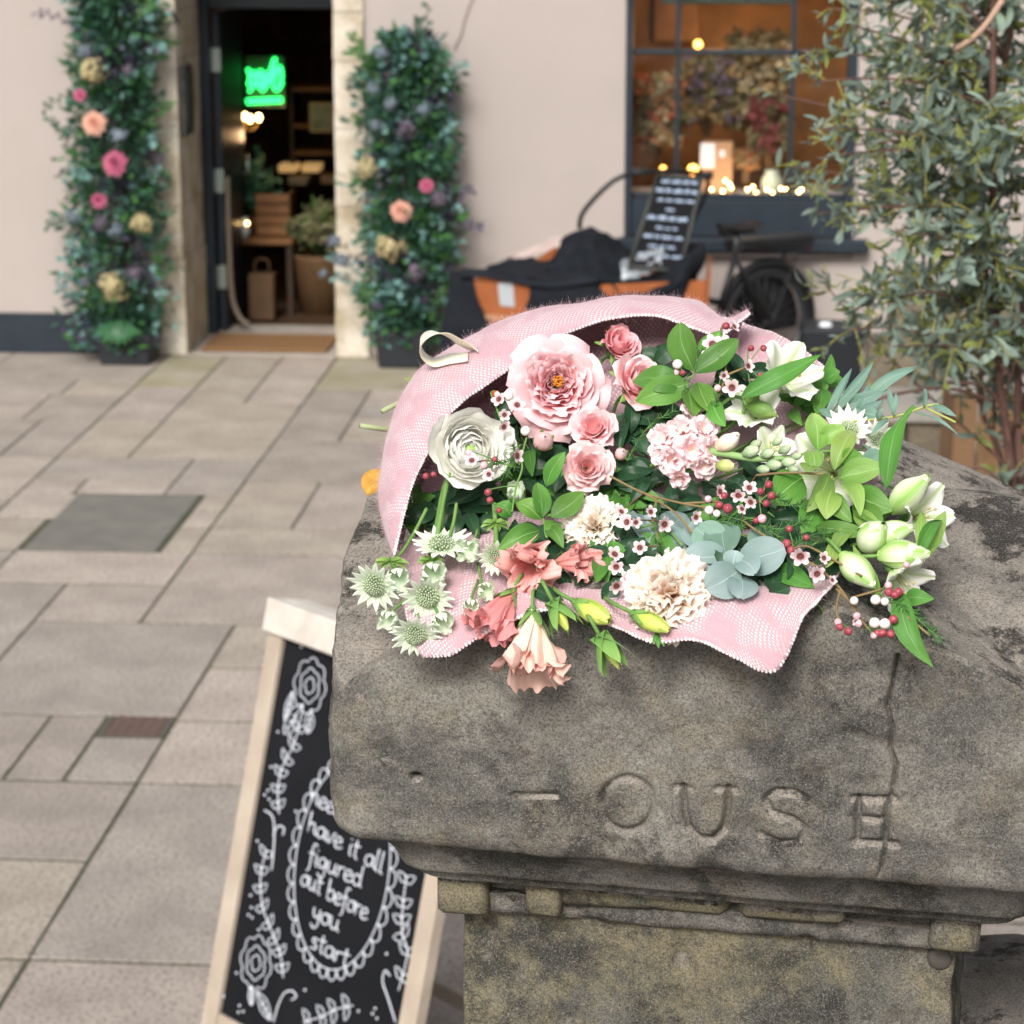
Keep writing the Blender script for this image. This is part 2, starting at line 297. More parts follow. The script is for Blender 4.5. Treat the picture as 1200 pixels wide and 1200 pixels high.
# window: recess, frame, bars, panes, panel and sill
WX0, WX1, WZ0, WZ1 = -.44, 1.0, 1.03, 3.38
for x0,x1,z0,z1,nm in ((WX0,WX0+.045,.8,3.4,'window_frame'),(WX1-.06,WX1,.8,3.4,'window_frame'),(WX0+.045,WX1-.06,3.33,3.4,'window_frame')):
    b = MB(); b.box(x0,x1,D-.02,D+.12,z0,z1,.005); b.build(nm, M_navy, S, smooth=False)
b = MB(); b.box(WX0+.045,WX1-.06,D-.01,D+.10,.80,WZ0,.006); b.build('window_panel', M_navy, S, smooth=False, label='dark navy panel under the shop window')
b = MB(); b.box(WX0-.03,WX1+.10,D-.12,D-.0215,.715,.80,.012); b.build('window_sill', M_navy, S, smooth=False)
M_bar = mat('bar_paint',(.018,.026,.034),.4)
win = MB(); win.box(WX0+.045,WX1-.06,D+.03,D+.075,WZ0,WZ0+.04,.006); win = win.build('window', M_bar, S, smooth=False)
for x in (-.115,.60):
    b = MB(); b.box(x-.016,x+.016,D+.032,D+.072,WZ0+.04,3.33,.005); b.build('glazing_bar', M_bar, win, smooth=False)
for i, z in enumerate((1.95,2.66)):
    for x0,x1 in ((WX0+.045,-.131),(-.099,.584),(.616,WX1-.06)):
        b = MB(); b.box(x0,x1,D+.025-.01*(i==0),D+.075,z-.017,z+.017,.006); b.build('glazing_bar', M_bar, win, smooth=False)
gm = bpy.data.materials.new('window_glass'); gm.use_nodes = True; n = gm.node_tree; P = n.nodes['Principled BSDF']
tb = n.nodes.new('ShaderNodeBsdfTransparent'); gb = n.nodes.new('ShaderNodeBsdfGlossy'); gb.inputs['Roughness'].default_value = .02
lw = n.nodes.new('ShaderNodeFresnel'); lw.inputs['IOR'].default_value = 1.35; ms = n.nodes.new('ShaderNodeMixShader')
n.links.new(lw.outputs[0], ms.inputs[0]); n.links.new(tb.outputs[0], ms.inputs[1]); n.links.new(gb.outputs[0], ms.inputs[2]); n.links.new(ms.outputs[0], n.nodes['Material Output'].inputs[0])
for x0,x1 in ((WX0+.045,-.131),(-.099,.584),(.616,WX1-.06)):
    for z0,z1 in ((WZ0+.04,1.933),(1.967,2.643),(2.677,3.33)):
        b = MB(); b.box(x0,x1,D+.048,D+.052,z0,z1); b.build('pane', gm, win, smooth=False)
# interior shells
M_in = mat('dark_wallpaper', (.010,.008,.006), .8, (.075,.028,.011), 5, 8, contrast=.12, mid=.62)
M_wood = mat('warm_wood', (.12,.05,.018), .6, (.24,.11,.04), 6)
M_dark = mat('dark_wood', (.025,.014,.009), .6, (.05,.026,.014), 9)
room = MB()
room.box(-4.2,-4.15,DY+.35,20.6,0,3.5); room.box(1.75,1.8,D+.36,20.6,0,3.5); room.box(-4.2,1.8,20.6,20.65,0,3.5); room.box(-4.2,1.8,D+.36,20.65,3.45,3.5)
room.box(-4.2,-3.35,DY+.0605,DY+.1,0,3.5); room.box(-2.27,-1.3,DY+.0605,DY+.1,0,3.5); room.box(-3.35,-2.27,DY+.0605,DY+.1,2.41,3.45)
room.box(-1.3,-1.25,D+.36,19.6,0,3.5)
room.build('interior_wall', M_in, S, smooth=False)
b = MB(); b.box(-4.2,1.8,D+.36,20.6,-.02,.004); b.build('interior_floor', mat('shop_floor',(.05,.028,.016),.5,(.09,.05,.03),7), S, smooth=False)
M_brown = mat('brown_panelling', (.09,.038,.010), .7, (.22,.10,.028), 4)
b = MB(); b.box(-1.24,1.74,18.0,18.04,0,3.44); b.build('interior_panelling', M_brown, S, smooth=False)
b = MB(); b.box(-.42,.98,D+.15,D+.75,.98,1.02); b.build('window_shelf', mat('shelf_white',(.5,.46,.42),.6), S, smooth=False)
for i in range(5):
    x = wy(247,50,19.2).x+i*.03; b = MB(); b.grid(lambda u,w,x=x: (x+u*.014, 19.2+.02*math.cos(u*4), .9+w*2.2), 7, 2); b.build('curtain', mat('orange_curtain',(.35,.12,.02),.8), S)
b = MB(); b.box(-.30,.02,17.94,17.98,1.9,2.6,.01); b.build('cupboard_door', M_wood, S, smooth=False)
# door mat
dm = MB(); dm.box(-3.19,-2.36,D+.05,D+.62,.008,.03,.008); o = dm.build('doormat', mat('coir',(.16,.085,.035),.95,(.24,.13,.055),40,bump=.8,bscale=300), smooth=False)
tag(o,'brown coir doormat on the step of the open door','doormat')
# draught rope hanging along the open door
o = MB().tube(crom([(-3.135,DY+.12,1.05),(-3.13,DY+.1,.6),(-3.115,DY+.08,.25),(-3.06,DY+.06,.1),(-3.0,DY+.05,.06)]),.018).build('rope', mat('rope',(.17,.14,.11),.9))
tag(o,'pale rope hanging down the edge of the open shop door','rope')
# ------------------------------------------------------------------ inside the shop
def pt_light(name, loc, e, col, r=.05):
    l = bpy.data.lights.new(name,'POINT'); l.energy = e; l.color = col; l.shadow_soft_size = r; o = bpy.data.objects.new(name, l); C.objects.link(o); o.location = loc; return o
M_bulb = mat('warm_bulb',(1,.8,.5),.5,emit=(1,.62,.25),estr=14)
M_brass = mat('brass',(.5,.32,.12),.3,metal=1)
ch = thing('chandelier','small brass chandelier with lit bulbs hanging inside the doorway','chandelier', wy(284,140,18.3))
p0 = wy(284,138,18.3)
b = MB(); b.tube([p0+Vector((0,0,1.3)),p0],.008); b.ball(p0+Vector((0,0,-.05)),.03)
for k in range(5):
    a = k*1.257+.3; d = Vector((math.cos(a),math.sin(a)*.8,0)); b.tube(crom([p0+Vector((0,0,-.05)),p0+d*.07+Vector((0,0,-.09)),p0+d*.12+Vector((0,0,-.03))]),.006,6)
b.build('arm_frame', M_brass, ch)
for k in range(5):
    a = k*1.257+.3; d = Vector((math.cos(a),math.sin(a)*.8,0)); MB().ball(p0+d*.12+Vector((0,0,.0)),.019,st=1.5).build('bulb', M_bulb, ch)
pt_light('chandelier_light', p0+Vector((.1,-.25,-.1)), 2.2, (1,.6,.3)); pt_light('doorway_fill_light', (-2.6,18.9,2.9), 4, (1,.55,.25), .1)  # second light has no fixture, added to brighten the doorway
# neon sign: three loose written strokes and a green underline on a clear backing
ns = thing('neon_sign','green neon script sign glowing in the shop doorway','neon sign', wy(310,98,18.9))
M_neon = mat('green_neon',(.02,.8,.2),.4,emit=(.03,1,.16),estr=3.0)
def Q(px,py): return wy(px,py,18.9)
b = MB(); b.box(Q(287,70).x,Q(332,70).x,18.93,18.94,Q(300,126).z,Q(300,66).z); b.build('backing_panel', mat('dark_acrylic',(.05,.1,.08),.2), ns, smooth=False)
for pts in ([(290,80),(293,90),(291,100),(297,84),(300,92),(299,102),(305,82),(307,92),(306,104),(312,84)],[(308,104),(313,90),(311,102),(318,80),(322,68),(321,82),(318,98),(324,86),(328,78),(330,90),(326,104)],[(292,108),(300,96),(308,106),(316,94),(324,106),(331,96)]):
    MB().tube(crom([Q(*q) for q in pts],5),.0125,6).build('script_tube', M_neon, ns)
MB().tube([Q(289,119),Q(310,118),Q(331,117)],.022,6).build('underline_tube', M_neon, ns)
# shelves with a picture, books, boxes
sh = thing('shelf_unit','dark wooden shelf unit at the back of the shop','shelf',(-2.75,19.3,0))
for z in (.45,.98,1.18,1.45): b = MB(); b.box(-3.0,-2.42,19.1,19.45,z,z+.03,.004); b.build('shelf', M_wood, sh, smooth=False)
for x in (-3.02,-2.42): b = MB(); b.box(x,x+.025,19.08,19.45,0,1.5); b.build('side_panel', M_dark, sh, smooth=False)
fp = thing('framed_picture','small pale framed plant picture standing above the dark shelves','picture', wy(377,140,19.0))
c0 = wy(377,152,19.0)
b = MB(); b.box(c0.x-.09,c0.x+.09,19.0,19.02,c0.z-.02,c0.z+.2,.004); b.build('frame', mat('pale_frame',(.45,.33,.2),.6), fp, smooth=False)
b = MB(); b.box(c0.x-.07,c0.x+.07,18.994,18.999,c0.z,c0.z+.18); b.build('print', mat('print',(.4,.4,.3),.7,(.15,.2,.1),9), fp, smooth=False)
for (px,py,w,h,col,lab) in ((338,197,.13,.05,(.8,.5,.2),'left of two golden boxes with an added glow lying on the shop shelf'),(365,197,.13,.05,(.8,.5,.2),'right of two golden boxes with an added glow lying on the shop shelf'),(350,212,.14,.05,(.3,.26,.2),'grey box on the shelf under the golden boxes'),(385,210,.1,.06,(.25,.15,.08),'brown box at the right end of the shop shelf')):
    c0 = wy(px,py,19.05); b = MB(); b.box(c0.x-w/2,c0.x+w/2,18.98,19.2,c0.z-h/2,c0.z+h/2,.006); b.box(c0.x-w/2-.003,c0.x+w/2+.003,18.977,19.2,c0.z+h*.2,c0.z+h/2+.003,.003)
    tag(b.build('gift_box', mat('box_%d'%(px),col,.5,emit=(col if col[0]>.7 else None),estr=.35), smooth=False), lab, 'box')  # golden boxes: glow put into the material in place of light on them
tb2 = thing('display_table','dark wooden display table left inside the shop door','table',(-3.0,17.9,0))
b = MB(); b.box(-3.25,-2.8,17.7,18.3,.50,.54,.006); b.build('table_top', M_wood, tb2, smooth=False)
for x in (-3.22,-2.85):
    for y in (17.73,18.25): b = MB(); b.box(x,x+.04,y,y+.04,0,.5); b.build('leg', M_dark, tb2, smooth=False)
cr = thing('wooden_crate','brown wooden crate standing on the display table','crate', (-2.97,17.95,.54))
for k in range(4): b = MB(); b.box(-3.08,-2.84,17.85,17.865,.55+k*.075,.615+k*.075,.003); b.build('slat', M_wood, cr, smooth=False)
for k in range(4): b = MB(); b.box(-2.855,-2.84,17.87,18.1,.55+k*.075,.615+k*.075,.003); b.build('slat', M_wood, cr, smooth=False)
bb = thing('paper_bag','brown paper carrier bag on the floor inside the door','bag',(-2.98,17.5,0))
b = MB(); b.box(-3.08,-2.9,17.45,17.6,0.01,.33,.01); b.build('bag_body', mat('kraft',(.08,.045,.02),.8,(.11,.06,.03),9), bb, smooth=False)
MB().tube(crom([(-3.04,17.52,.33),(-3.03,17.52,.42),(-2.95,17.52,.42),(-2.94,17.52,.33)]),.006,6).build('handle', MATS['kraft'], bb)
def leafy(name, label, cat, base, n, spread, hgt, m, seed, pot=None, lw_=.04, ll=.1, group=None):
    r = random.Random(seed); t = thing(name, label, cat, base, group); base = Vector(base)
    if pot: pr, ph, pm = pot; MB().lathe(base, [(pr*.8,0),(pr,ph*.9),(pr*1.05,ph),(pr*.9,ph),(pr*.85,ph*.9)], 18).build('pot', pm, t)
    ph = pot[1] if pot else 0
    st = MB(); lf = MB()
    for i in range(n):
        a = r.uniform(0,2*PI); k = r.random()**.6; top = base+Vector((math.cos(a)*spread*k, math.sin(a)*spread*k*.7, ph+hgt*(1-.5*k*k)*r.uniform(.5,1)))
        b0 = base+Vector((0,0,ph*.9)); mid = (b0+top)/2+Vector((0,0,.05)); st.tube([b0,mid,top],.004,4)
        for j in range(6):
            q = b0.lerp(top, .4+.6*r.random()) ; d = Vector((r.uniform(-1,1),r.uniform(-1,1),r.uniform(-.3,1))).normalized(); s_ = d.orthogonal().normalized()
            L = ll*r.uniform(.6,1.2); lf.add([q,q+d*L*.5+s_*lw_*.5,q+d*L,q+d*L*.5-s_*lw_*.5],[(0,1,2,3)])
    st.build('stems', MATS.get('stem_green') or mat('stem_green',(.10,.2,.05),.6), t); lf.build('foliage', m, t, kind='stuff', smooth=False); return t
M_fol = [mat('foliage_%d'%i, a, .6, b, 12, trans=.1) for i,(a,b) in enumerate([((.02,.07,.04),(.06,.16,.10)),((.08,.19,.17),(.22,.40,.38)),((.03,.10,.03),(.08,.22,.06)),((.035,.03,.055),(.14,.12,.2)),((.10,.10,.05),(.22,.2,.1)),((.05,.02,.02),(.2,.05,.05))])]
leafy('potted_plant','leafy yellow-green plant in a round basket inside the shop','plant',(-2.63,17.9,0),60,.30,.45,M_fol[4],3,(.2,.42,mat('basket',(.14,.075,.03),.8,(.09,.05,.02),30)))
leafy('potted_plant','dark leafy plant on the table beside the crate in the shop','plant',(-3.12,18.0,.54),40,.2,.55,M_fol[0],4,(.07,.12,MATS['basket']))
v = thing('glass_vase','clear glass vase on the display table inside the door','vase',(-3.15,17.75,.54)); MB().lathe((-3.15,17.75,.54),[(.03,0),(.045,.06),(.025,.13),(.03,.15)],16).build('body', mat('pale_glass',(.5,.55,.55),.2), v); MB().ball((-3.12,17.72,.65),.012).build('candle_flame', M_bulb, v)
# in the window: parcel, vase, dried flowers, lamps, fairy lights
def WQ(px,py,Y=16.6): return wy(px,py,Y)
pb = thing('parcel_box','brown card box with a white label standing in the shop window','box', WQ(840,205))
c0 = WQ(823,205); c1 = WQ(858,205); zt = WQ(840,167).z
b = MB(); b.box(c0.x,c1.x,16.6,16.72,1.022,zt,.004); b.build('box_body', mat('card',(.42,.24,.13),.7,(.48,.29,.16),5), pb, smooth=False)
b = MB(); b.box(WQ(824,1).x,WQ(841,1).x,16.592,16.5985,WQ(840,197).z,zt-.005); b.build('label', mat('white_paper',(.8,.8,.85),.6), pb, smooth=False)
b = MB(); b.box(WQ(847,1).x,WQ(853,1).x,16.592,16.5985,WQ(840,184).z,WQ(840,176).z); b.build('sticker', MATS['white_paper'], pb, smooth=False)
v = WQ(905,208); vs = thing('flower_vase','pale green glass vase in the shop window','vase',(v.x,16.66,1.022))
MB().lathe((v.x,16.66,1.022),[(.05,0),(.072,.05),(.065,.1),(.04,.13),(.05,.15)],20).build('body', mat('mint_glass',(.35,.42,.36),.2), vs)
def dried(label, px0,px1,py0,py1,Y,ms,n,seed,cat='dried flowers'):
    r = random.Random(seed); base = WQ((px0+px1)/2, py1, Y); t = thing('dried_flowers', label, cat, base)
    groups = [MB() for _ in ms]; st = MB()
    for i in range(n):
        px = r.uniform(px0,px1); py = r.uniform(py0,py1-20); q = WQ(px,py,Y+r.uniform(-.12,.2)); 
        if i % 3 == 0: st.tube([base+Vector((r.uniform(-.02,.02),0,0)), (base+q)/2+Vector((0,0,.06)), q],.003,4)
        k = r.randrange(len(ms)); h = r.uniform(.016,.046)
        for j in range(9):
            d = Vector((r.gauss(0,1),r.gauss(0,1),r.gauss(0,1))).normalized(); s_ = d.orthogonal().normalized()*h*.5
            groups[k].add([q+d*h*.2,q+d*h+s_,q+d*h*1.5,q+d*h-s_],[(0,1,2,3)])
    st.build('stems', mat('dry_stem',(.16,.1,.05),.8), t)
    for k, gq in enumerate(groups):
        if gq.v: gq.build('flower_heads', ms[k], t, kind='stuff', smooth=False)
MD = [mat('dry_a',(.30,.20,.09),.8),mat('dry_b',(.13,.10,.14),.8),mat('dry_c',(.45,.13,.05),.8),mat('dry_d',(.16,.15,.07),.8),mat('dry_e',(.2,.05,.05),.8),mat('dry_f',(.4,.33,.2),.8)]
dried('orange and tan dried flowers behind the left pane of the shop window',742,800,90,190,16.8,[MD[2],MD[0],MD[3],MD[5]],260,1)
dried('purple and brown dried bunch hanging in the middle of the shop window',795,860,70,160,16.85,[MD[1],MD[3],MD[0]],330,2)
dried('tall tan dried grasses in the middle right of the shop window',850,925,40,170,16.9,[MD[0],MD[3],MD[5]],380,3)
dried('dark red dried stems above the pale green vase in the window',880,925,120,200,16.66,[MD[4],MD[3]],150,4)
dried('small orange dried pumpkins and flowers beside the parcel in the window',862,886,180,215,16.62,[MD[2],MD[0]],30,5)
fl = thing('fairy_lights','string of warm fairy lights lying along the shop window shelf','fairy lights',WQ(880,225,16.45))
fpx = [(803,226),(820,213),(826,232),(834,222),(840,228),(847,224),(852,229),(857,220),(862,230),(868,234),(850,212),(876,222),(886,226),(882,219),(893,233),(899,222),(905,226),(910,230),(915,221),(921,222),(926,217),(935,228),(939,222),(967,229),(888,234),(829,225),(843,232),(905,234),(936,225),(855,216)]
pts = [WQ(x,y,16.42+.03*math.sin(i*2.1)) for i,(x,y) in enumerate(fpx)]
MB().tube(crom(sorted(pts,key=lambda q:q.x),2),.002,4).build('wire', mat('wire',(.2,.15,.1),.5), fl)
for q in pts: MB().ball(q,.0085,5).build('bulb', mat('fairy_bulb',(1,.8,.5),.5,emit=(1,.6,.22),estr=26), fl)
pt_light('fairy_light_glow', WQ(880,222,16.5)+Vector((0,.05,.08)), 1.2, (1,.7,.4), .08)
for px,py,s_,Y,lab in ((812,199,.034,16.5,'lit amber candle lamp in the shop window beside the parcel'),(777,198,.02,16.55,'smaller dim amber candle lamp at the left of the shop window'),(818,52,.028,17.6,'lit warm lamp globe deep inside the shop window')):
    q = wy(px,py,Y); t = thing('lamp', lab, 'lamp', q); MB().ball(q,s_,8).build('globe', mat('amber_glow',(1,.7,.3),.5,emit=(1,.48,.08),estr=6), t)
    MB().lathe(q-Vector((0,0,s_+.06)),[(.02,0),(.008,.02),(.012,.065)],12).build('stand', M_brass, t)
pt_light('window_lamp_light', wy(818,60,17.5)+Vector((.1,-.2,.1)), 11, (1,.55,.2), .1); pt_light('window_back_light', (.75,17.2,2.6), 6, (1,.55,.2), .1)
b = MB(); b.box(WQ(776,10).x,WQ(930,10).x,16.5,16.55,WQ(850,4).z,WQ(850,-30).z,.006); o = b.build('hanging_board', mat('dark_green_board',(.03,.05,.04),.5), smooth=False); tag(o,'dark board hanging across the top of the shop window','board')
# ------------------------------------------------------------------ flower columns either side of the door
M_pot = mat('black_pot',(.012,.015,.02),.5)
M_dahlia = lambda nm,a,b,c: petalmat(nm,a,b,c,.6,.15)
def dahlia(parent, c, R, m, seed, name='dahlia', label=None, n=46):
    r = random.Random(seed); ax = Vector((r.uniform(-.3,.3),-1,r.uniform(0,.4))).normalized(); X = ax.orthogonal().normalized(); Y = ax.cross(X); b = MB()
    for i in range(n):
        q = ((i+.5)/n)**.5; a = i*2.39996; e = q*1.45; d = (X*math.cos(a)+Y*math.sin(a))*math.sin(e)+ax*math.cos(e); s_ = d.cross(ax)
        s_ = s_.normalized() if s_.length > .01 else X; w = R*.2; L = R*(.5+.5*q); up = ax*R*.1
        p = [c, c+d*L*.55+s_*w-up*.3, c+d*L, c+d*L*.55-s_*w-up*.3, c+d*L*.6+up*.4]
        b.add(p,[(0,1,4),(1,2,4),(2,3,4),(3,0,4)],[0,1,0,-1,0],[0,.6,1,.6,.6])
    return b.build(name, m, parent, smooth=False, attr=True, label=label)
def hydrangea(parent, c, R, m, seed, label=None):
    r = random.Random(seed); b = MB()
    for i in range(110):
        d = Vector((r.gauss(0,1), r.gauss(0,1)-.3, r.gauss(0,1))).normalized(); q = c+d*R*r.uniform(.55,1.0)*(1+.7*noise.noise(d*1.6+Vector((seed,0,0)))); X = d.orthogonal().normalized(); Y = d.cross(X); h = R*.2; a0 = r.random()*6
        for k in range(4):
            a = a0+k*PI/2; e = X*math.cos(a)+Y*math.sin(a); f_ = Y*math.cos(a)-X*math.sin(a)
            b.add([q, q+e*h*.6+f_*h*.5, q+e*h+d*h*.1, q+e*h*.6-f_*h*.5],[(0,1,2,3)],[0,1,0,-1],[0,.6,1,.6])
    return b.build('hydrangea', m, parent, smooth=False, attr=True, label=label)
def column(label, cxp, prof, Y, flowers, seed, sprays, potx):
    r = random.Random(seed); base = wy(cxp, 415, Y); base.z = 0; t = thing('floral_column', label, 'flower column', base, 'flower columns flanking the shop door')
    px0, px1, ptop = potx
    x0 = wy(px0,410,Y).x; x1 = wy(px1,410,Y).x; zt = wy(cxp,ptop,Y).z; w = (x1-x0)/2; cx = (x0+x1)/2
    pb_ = MB(); pb_.obox((cx,Y+.02,zt/2),Vector((1,0,0)),Vector((0,1,0)),Vector((0,0,1)),w,w*.9,zt/2,.012)
    pb_.v = [(cx+(x-cx)*(.86+.14*z/zt), y, z) for x,y,z in pb_.v]; pb_.build('pot', M_pot, t, smooth=False)
    pole = MB(); pole.tube([(cx,Y+.02,.05),(cx+.01,Y+.02,wy(cxp,prof[0][0],Y).z)],.02); pole.build('support_pole', M_dark, t)
    fol = [MB() for _ in M_fol[:4]]; twig = MB(); N = 7000
    for i in range(N):
        k = r.random()*(len(prof)-1); j = int(k); fr_ = k-j; py = prof[j][0]+(prof[j+1][0]-prof[j][0])*fr_; xl = prof[j][1]+(prof[j+1][1]-prof[j][1])*fr_; xr = prof[j][2]+(prof[j+1][2]-prof[j][2])*fr_
        hw = (xr-xl)/2*.9; a = r.uniform(0,2*PI); kk = r.random()**.55*(.95+.55*noise.noise(Vector((py*.045,a*1.3,seed)))+ .1*r.gauss(0,1)); px = (xl+xr)/2+hw*math.cos(a)*kk
        q = wy(px,py,Y); q.y = Y+.02+math.sin(a)*kk*.2*hw/55
        cl = noise.noise(Vector((q.x*5,q.z*5,seed*3.1+q.y*4))); g_ = 0 if cl < -.14 else 2 if cl < .03 else 1 if cl < .23 else 3
        if r.random() < .2: g_ = r.choice((0,0,1,2))
        d = Vector((math.cos(a)+r.gauss(0,.5), math.sin(a)-.4+r.gauss(0,.4), r.gauss(.1,.6))).normalized(); s_ = d.cross(Vector((r.gauss(0,1),r.gauss(0,1),r.gauss(0,1)))).normalized()
        L = (.085,.06,.10,.042)[g_]*r.uniform(.6,1.3); w_ = L*(.17,.4,.15,.45)[g_]
        fol[g_].add([q,q+d*L*.5+s_*w_,q+d*L,q+d*L*.5-s_*w_],[(0,1,2,3)])
    for (bx,by,tx,ty,g_,n) in sprays:
        A0 = wy(bx,by,Y-.05); B0 = wy(tx,ty,Y-.1); mid = (A0+B0)/2+Vector((0,-.03,.04)); cv = crom([A0,mid,B0],8); twig.tube(cv,.003,4)
        for i in range(n):
            q = cv[int(len(cv)*(.15+.84*i/n))]; T_ = (B0-A0).normalized(); s0 = T_.cross(Vector((0,1,0))).normalized()*(1 if i%2 else -1)
            d = (T_*.6+s0+Vector((0,r.gauss(0,.4),0))).normalized(); L = r.uniform(.03,.055); s_ = d.cross(Vector((r.gauss(0,.4),1,r.gauss(0,.4)))).normalized()*L*.33
            fol[g_].add([q,q+d*L*.5+s_,q+d*L,q+d*L*.5-s_],[(0,1,2,3)])
    for k,f_ in enumerate(fol): f_.build('foliage', M_fol[k], t, kind='stuff', smooth=False, label=('dark fern green leaves','grey-blue eucalyptus leaves','fresh green leaves','dusky purple blooms')[k])
    twig.build('twigs', mat('twig',(.06,.045,.03),.8), t)
    for i,(px,py,rp,kind,col,lab) in enumerate(flowers):
        q = wy(px,py,Y-.2); R = rp*(Y)/3000.*1.02
        if kind == 'd': dahlia(t,q,R,col,seed+i,label=lab)
        elif kind == 'h': hydrangea(t,q,R,col,seed+i,label=lab)
        else:
            b = MB()
            for s0 in range(9):
                a = (s0/8-.5)*2.0; d = Vector((math.sin(a),-.3,math.cos(a)*(-.8))).normalized(); L = R*2*r.uniform(.8,1.1); X = d.cross(Vector((0,1,0))).normalized()
                b.grid(lambda u,w,d=d,X=X,L=L: q+d*L*w+X*u*L*.13*math.sin(PI*min(1,w*.95+.03))+Vector((0,-.03*math.sin(w*3),0)),3,5)
            b.build('large_leaf', col, t, attr=True, label=lab)
mP = petalmat('peach_dahlia',(.70,.28,.17),(.74,.38,.28),(.76,.46,.37),.6,.1)
mK = petalmat('pink_dahlia',(.40,.04,.12),(.50,.09,.2),(.6,.18,.3),.6,.1)
mC = petalmat('cream_hydrangea',(.35,.30,.14),(.50,.42,.22),(.58,.50,.3),.7,.1)
mB = petalmat('blue_thistle',(.08,.11,.14),(.18,.23,.29),(.3,.35,.4),.7,.1)
mL = petalmat('big_leaf',(.02,.08,.03),(.03,.13,.05),(.05,.17,.06),.45,.15)
column('flower column with peach, bright pink and three cream heads, left of the door', 128,
  [(-30,70,160),(10,80,185),(60,82,188),(110,85,185),(170,75,190),(230,70,195),(300,70,200),(360,72,198),(408,80,190)], D-.28,
  [(107,83,17,'h',mC,'cream hydrangea head near the top'),(111,145,17,'d',mP,'peach dahlia'),(94,112,9,'d',mK,None),(136,192,18,'d',mK,'bright pink dahlia'),(116,235,11,'d',mK,'small crimson dahlia'),(165,262,14,'h',mC,None),(132,335,20,'h',mC,'largest cream hydrangea head'),
   (100,60,9,'h',mB,None),(140,160,12,'h',mB,None),(136,270,11,'h',mB,None),(85,255,9,'h',mB,None),(150,82,8,'h',MD[1],None),(118,262,10,'h',MD[1],None),(158,320,11,'h',MD[1],None),(140,375,16,'l',mL,'broad green leaves at the foot')], 11,
  [(100,40,40,15,3,10),(95,200,58,138,0,12),(95,262,55,265,0,14),(100,110,50,130,0,10),(150,40,180,5,2,16),(95,30,70,-8,1,10),(180,255,205,250,0,8),(95,350,66,340,1,10),(180,340,208,350,1,8),(95,360,78,345,1,9)], (118,184,388))
column('flower column with one peach and one small pink bloom, right of the door', 470,
  [(38,452,505),(80,425,530),(130,415,535),(190,415,540),(250,420,545),(300,420,540),(350,420,525),(405,432,515)], D-.28,
  [(430,197,13,'h',mC,None),(470,248,15,'d',mP,'single peach dahlia'),(500,218,10,'d',mK,'small bright pink bloom'),(457,290,18,'h',mC,'cream hydrangea head'),(447,62,9,'h',mB,None),(437,105,8,'h',mB,None),(458,122,9,'h',mB,None),(440,148,9,'h',mB,None),
   (497,130,9,'h',mB,None),(392,282,8,'h',mB,None),(379,321,6,'h',mB,None),(478,152,12,'h',MD[1],None),(515,232,12,'h',MD[1],None),(488,318,12,'h',MD[1],None),(400,305,10,'h',mB,None)], 23,
  [(440,100,412,40,2,22),(445,85,408,60,2,18),(490,60,492,22,0,16),(510,90,528,65,0,12),(520,100,548,75,1,10),(530,275,565,268,3,12),(535,235,556,225,3,9),(430,330,385,300,1,14),(425,340,392,325,1,12),(420,310,388,282,3,6),(500,60,502,5,0,6),(440,380,425,330,2,12),(500,380,520,340,2,14)], (442,504,384))
# thin wire on the wall by the right column
o = MB().tube([wy(x,y,D-.012) for x,y in ((557,-10),(545,20),(540,42),(532,58))],.004,5).build('wall_wire', mat('wall_wire',(.25,.2,.18),.7)); tag(o,'thin dark wire running up the pink wall between door and window','wire')
# ------------------------------------------------------------------ cargo bicycle
BY = 15.15
bk = thing('cargo_bicycle','black cargo bicycle with an open wooden front box, parked under the window','bicycle',(-.4,BY,0))
M_blk = mat('black_steel',(.008,.009,.011),.45); M_rub = mat('rubber',(.015,.015,.017),.7); M_ply = mat('orange_ply',(.24,.065,.015),.55,(.34,.105,.03),6,bump=.1); M_dull = mat('steel_rim',(.09,.1,.11),.35,metal=.6)
def wheel(c, R, ax=Vector((0,1,0))):
    c = Vector(c); ax = ax.normalized(); X = ax.cross(Vector((0,0,1))).normalized(); w = empty('wheel', c-Vector(bk.location), None, bk); w.parent = bk; Z = Vector((0,0,1))
    ring = lambda r_: [c+(X*math.cos(q*PI/20)+Z*math.sin(q*PI/20))*r_ for q in range(41)]
    MB().tube(ring(R-.02),.021,8,False).build('tyre', M_rub, w); MB().tube(ring(R-.045),.01,6,False).build('rim', M_dull, w)
    s_ = MB()
    for k in range(24): a = k*PI/12; e = X*math.cos(a)+Z*math.sin(a); s_.tube([c+ax*(.02*(-1)**k), c+e*(R-.05)],.0014,4)
    s_.build('spokes', M_dull, w); MB().tube([c-ax*.05,c+ax*.05],.03,10).build('hub', M_blk, w); return w
RC = wy(897,366,15.7); RC.z = .34; WAX = Vector((-.62,.78,0)).normalized(); RD = Vector((.78,.62,0)).normalized(); wheel(RC,.34,WAX)
wheel((-1.3,BY,.24),.22)
fr = MB()
P_ = lambda px,py,dy=0: wy(px,py,BY+dy)
gd = MB(); gd.add([RC+WAX*.045+RD*.30*math.cos(a*PI/12-.2)+Vector((0,0,.30*math.sin(a*PI/12-.2))) for a in range(15)]+[RC+WAX*.049+RD*.30*math.cos(a*PI/12-.2)+Vector((0,0,.30*math.sin(a*PI/12-.2))) for a in range(15)],[tuple(range(15)),tuple(range(29,14,-1))]+[(i,(i+1)%15,15+(i+1)%15,15+i) for i in range(15)]); gd.build('skirt_guard', M_blk, bk, smooth=False)
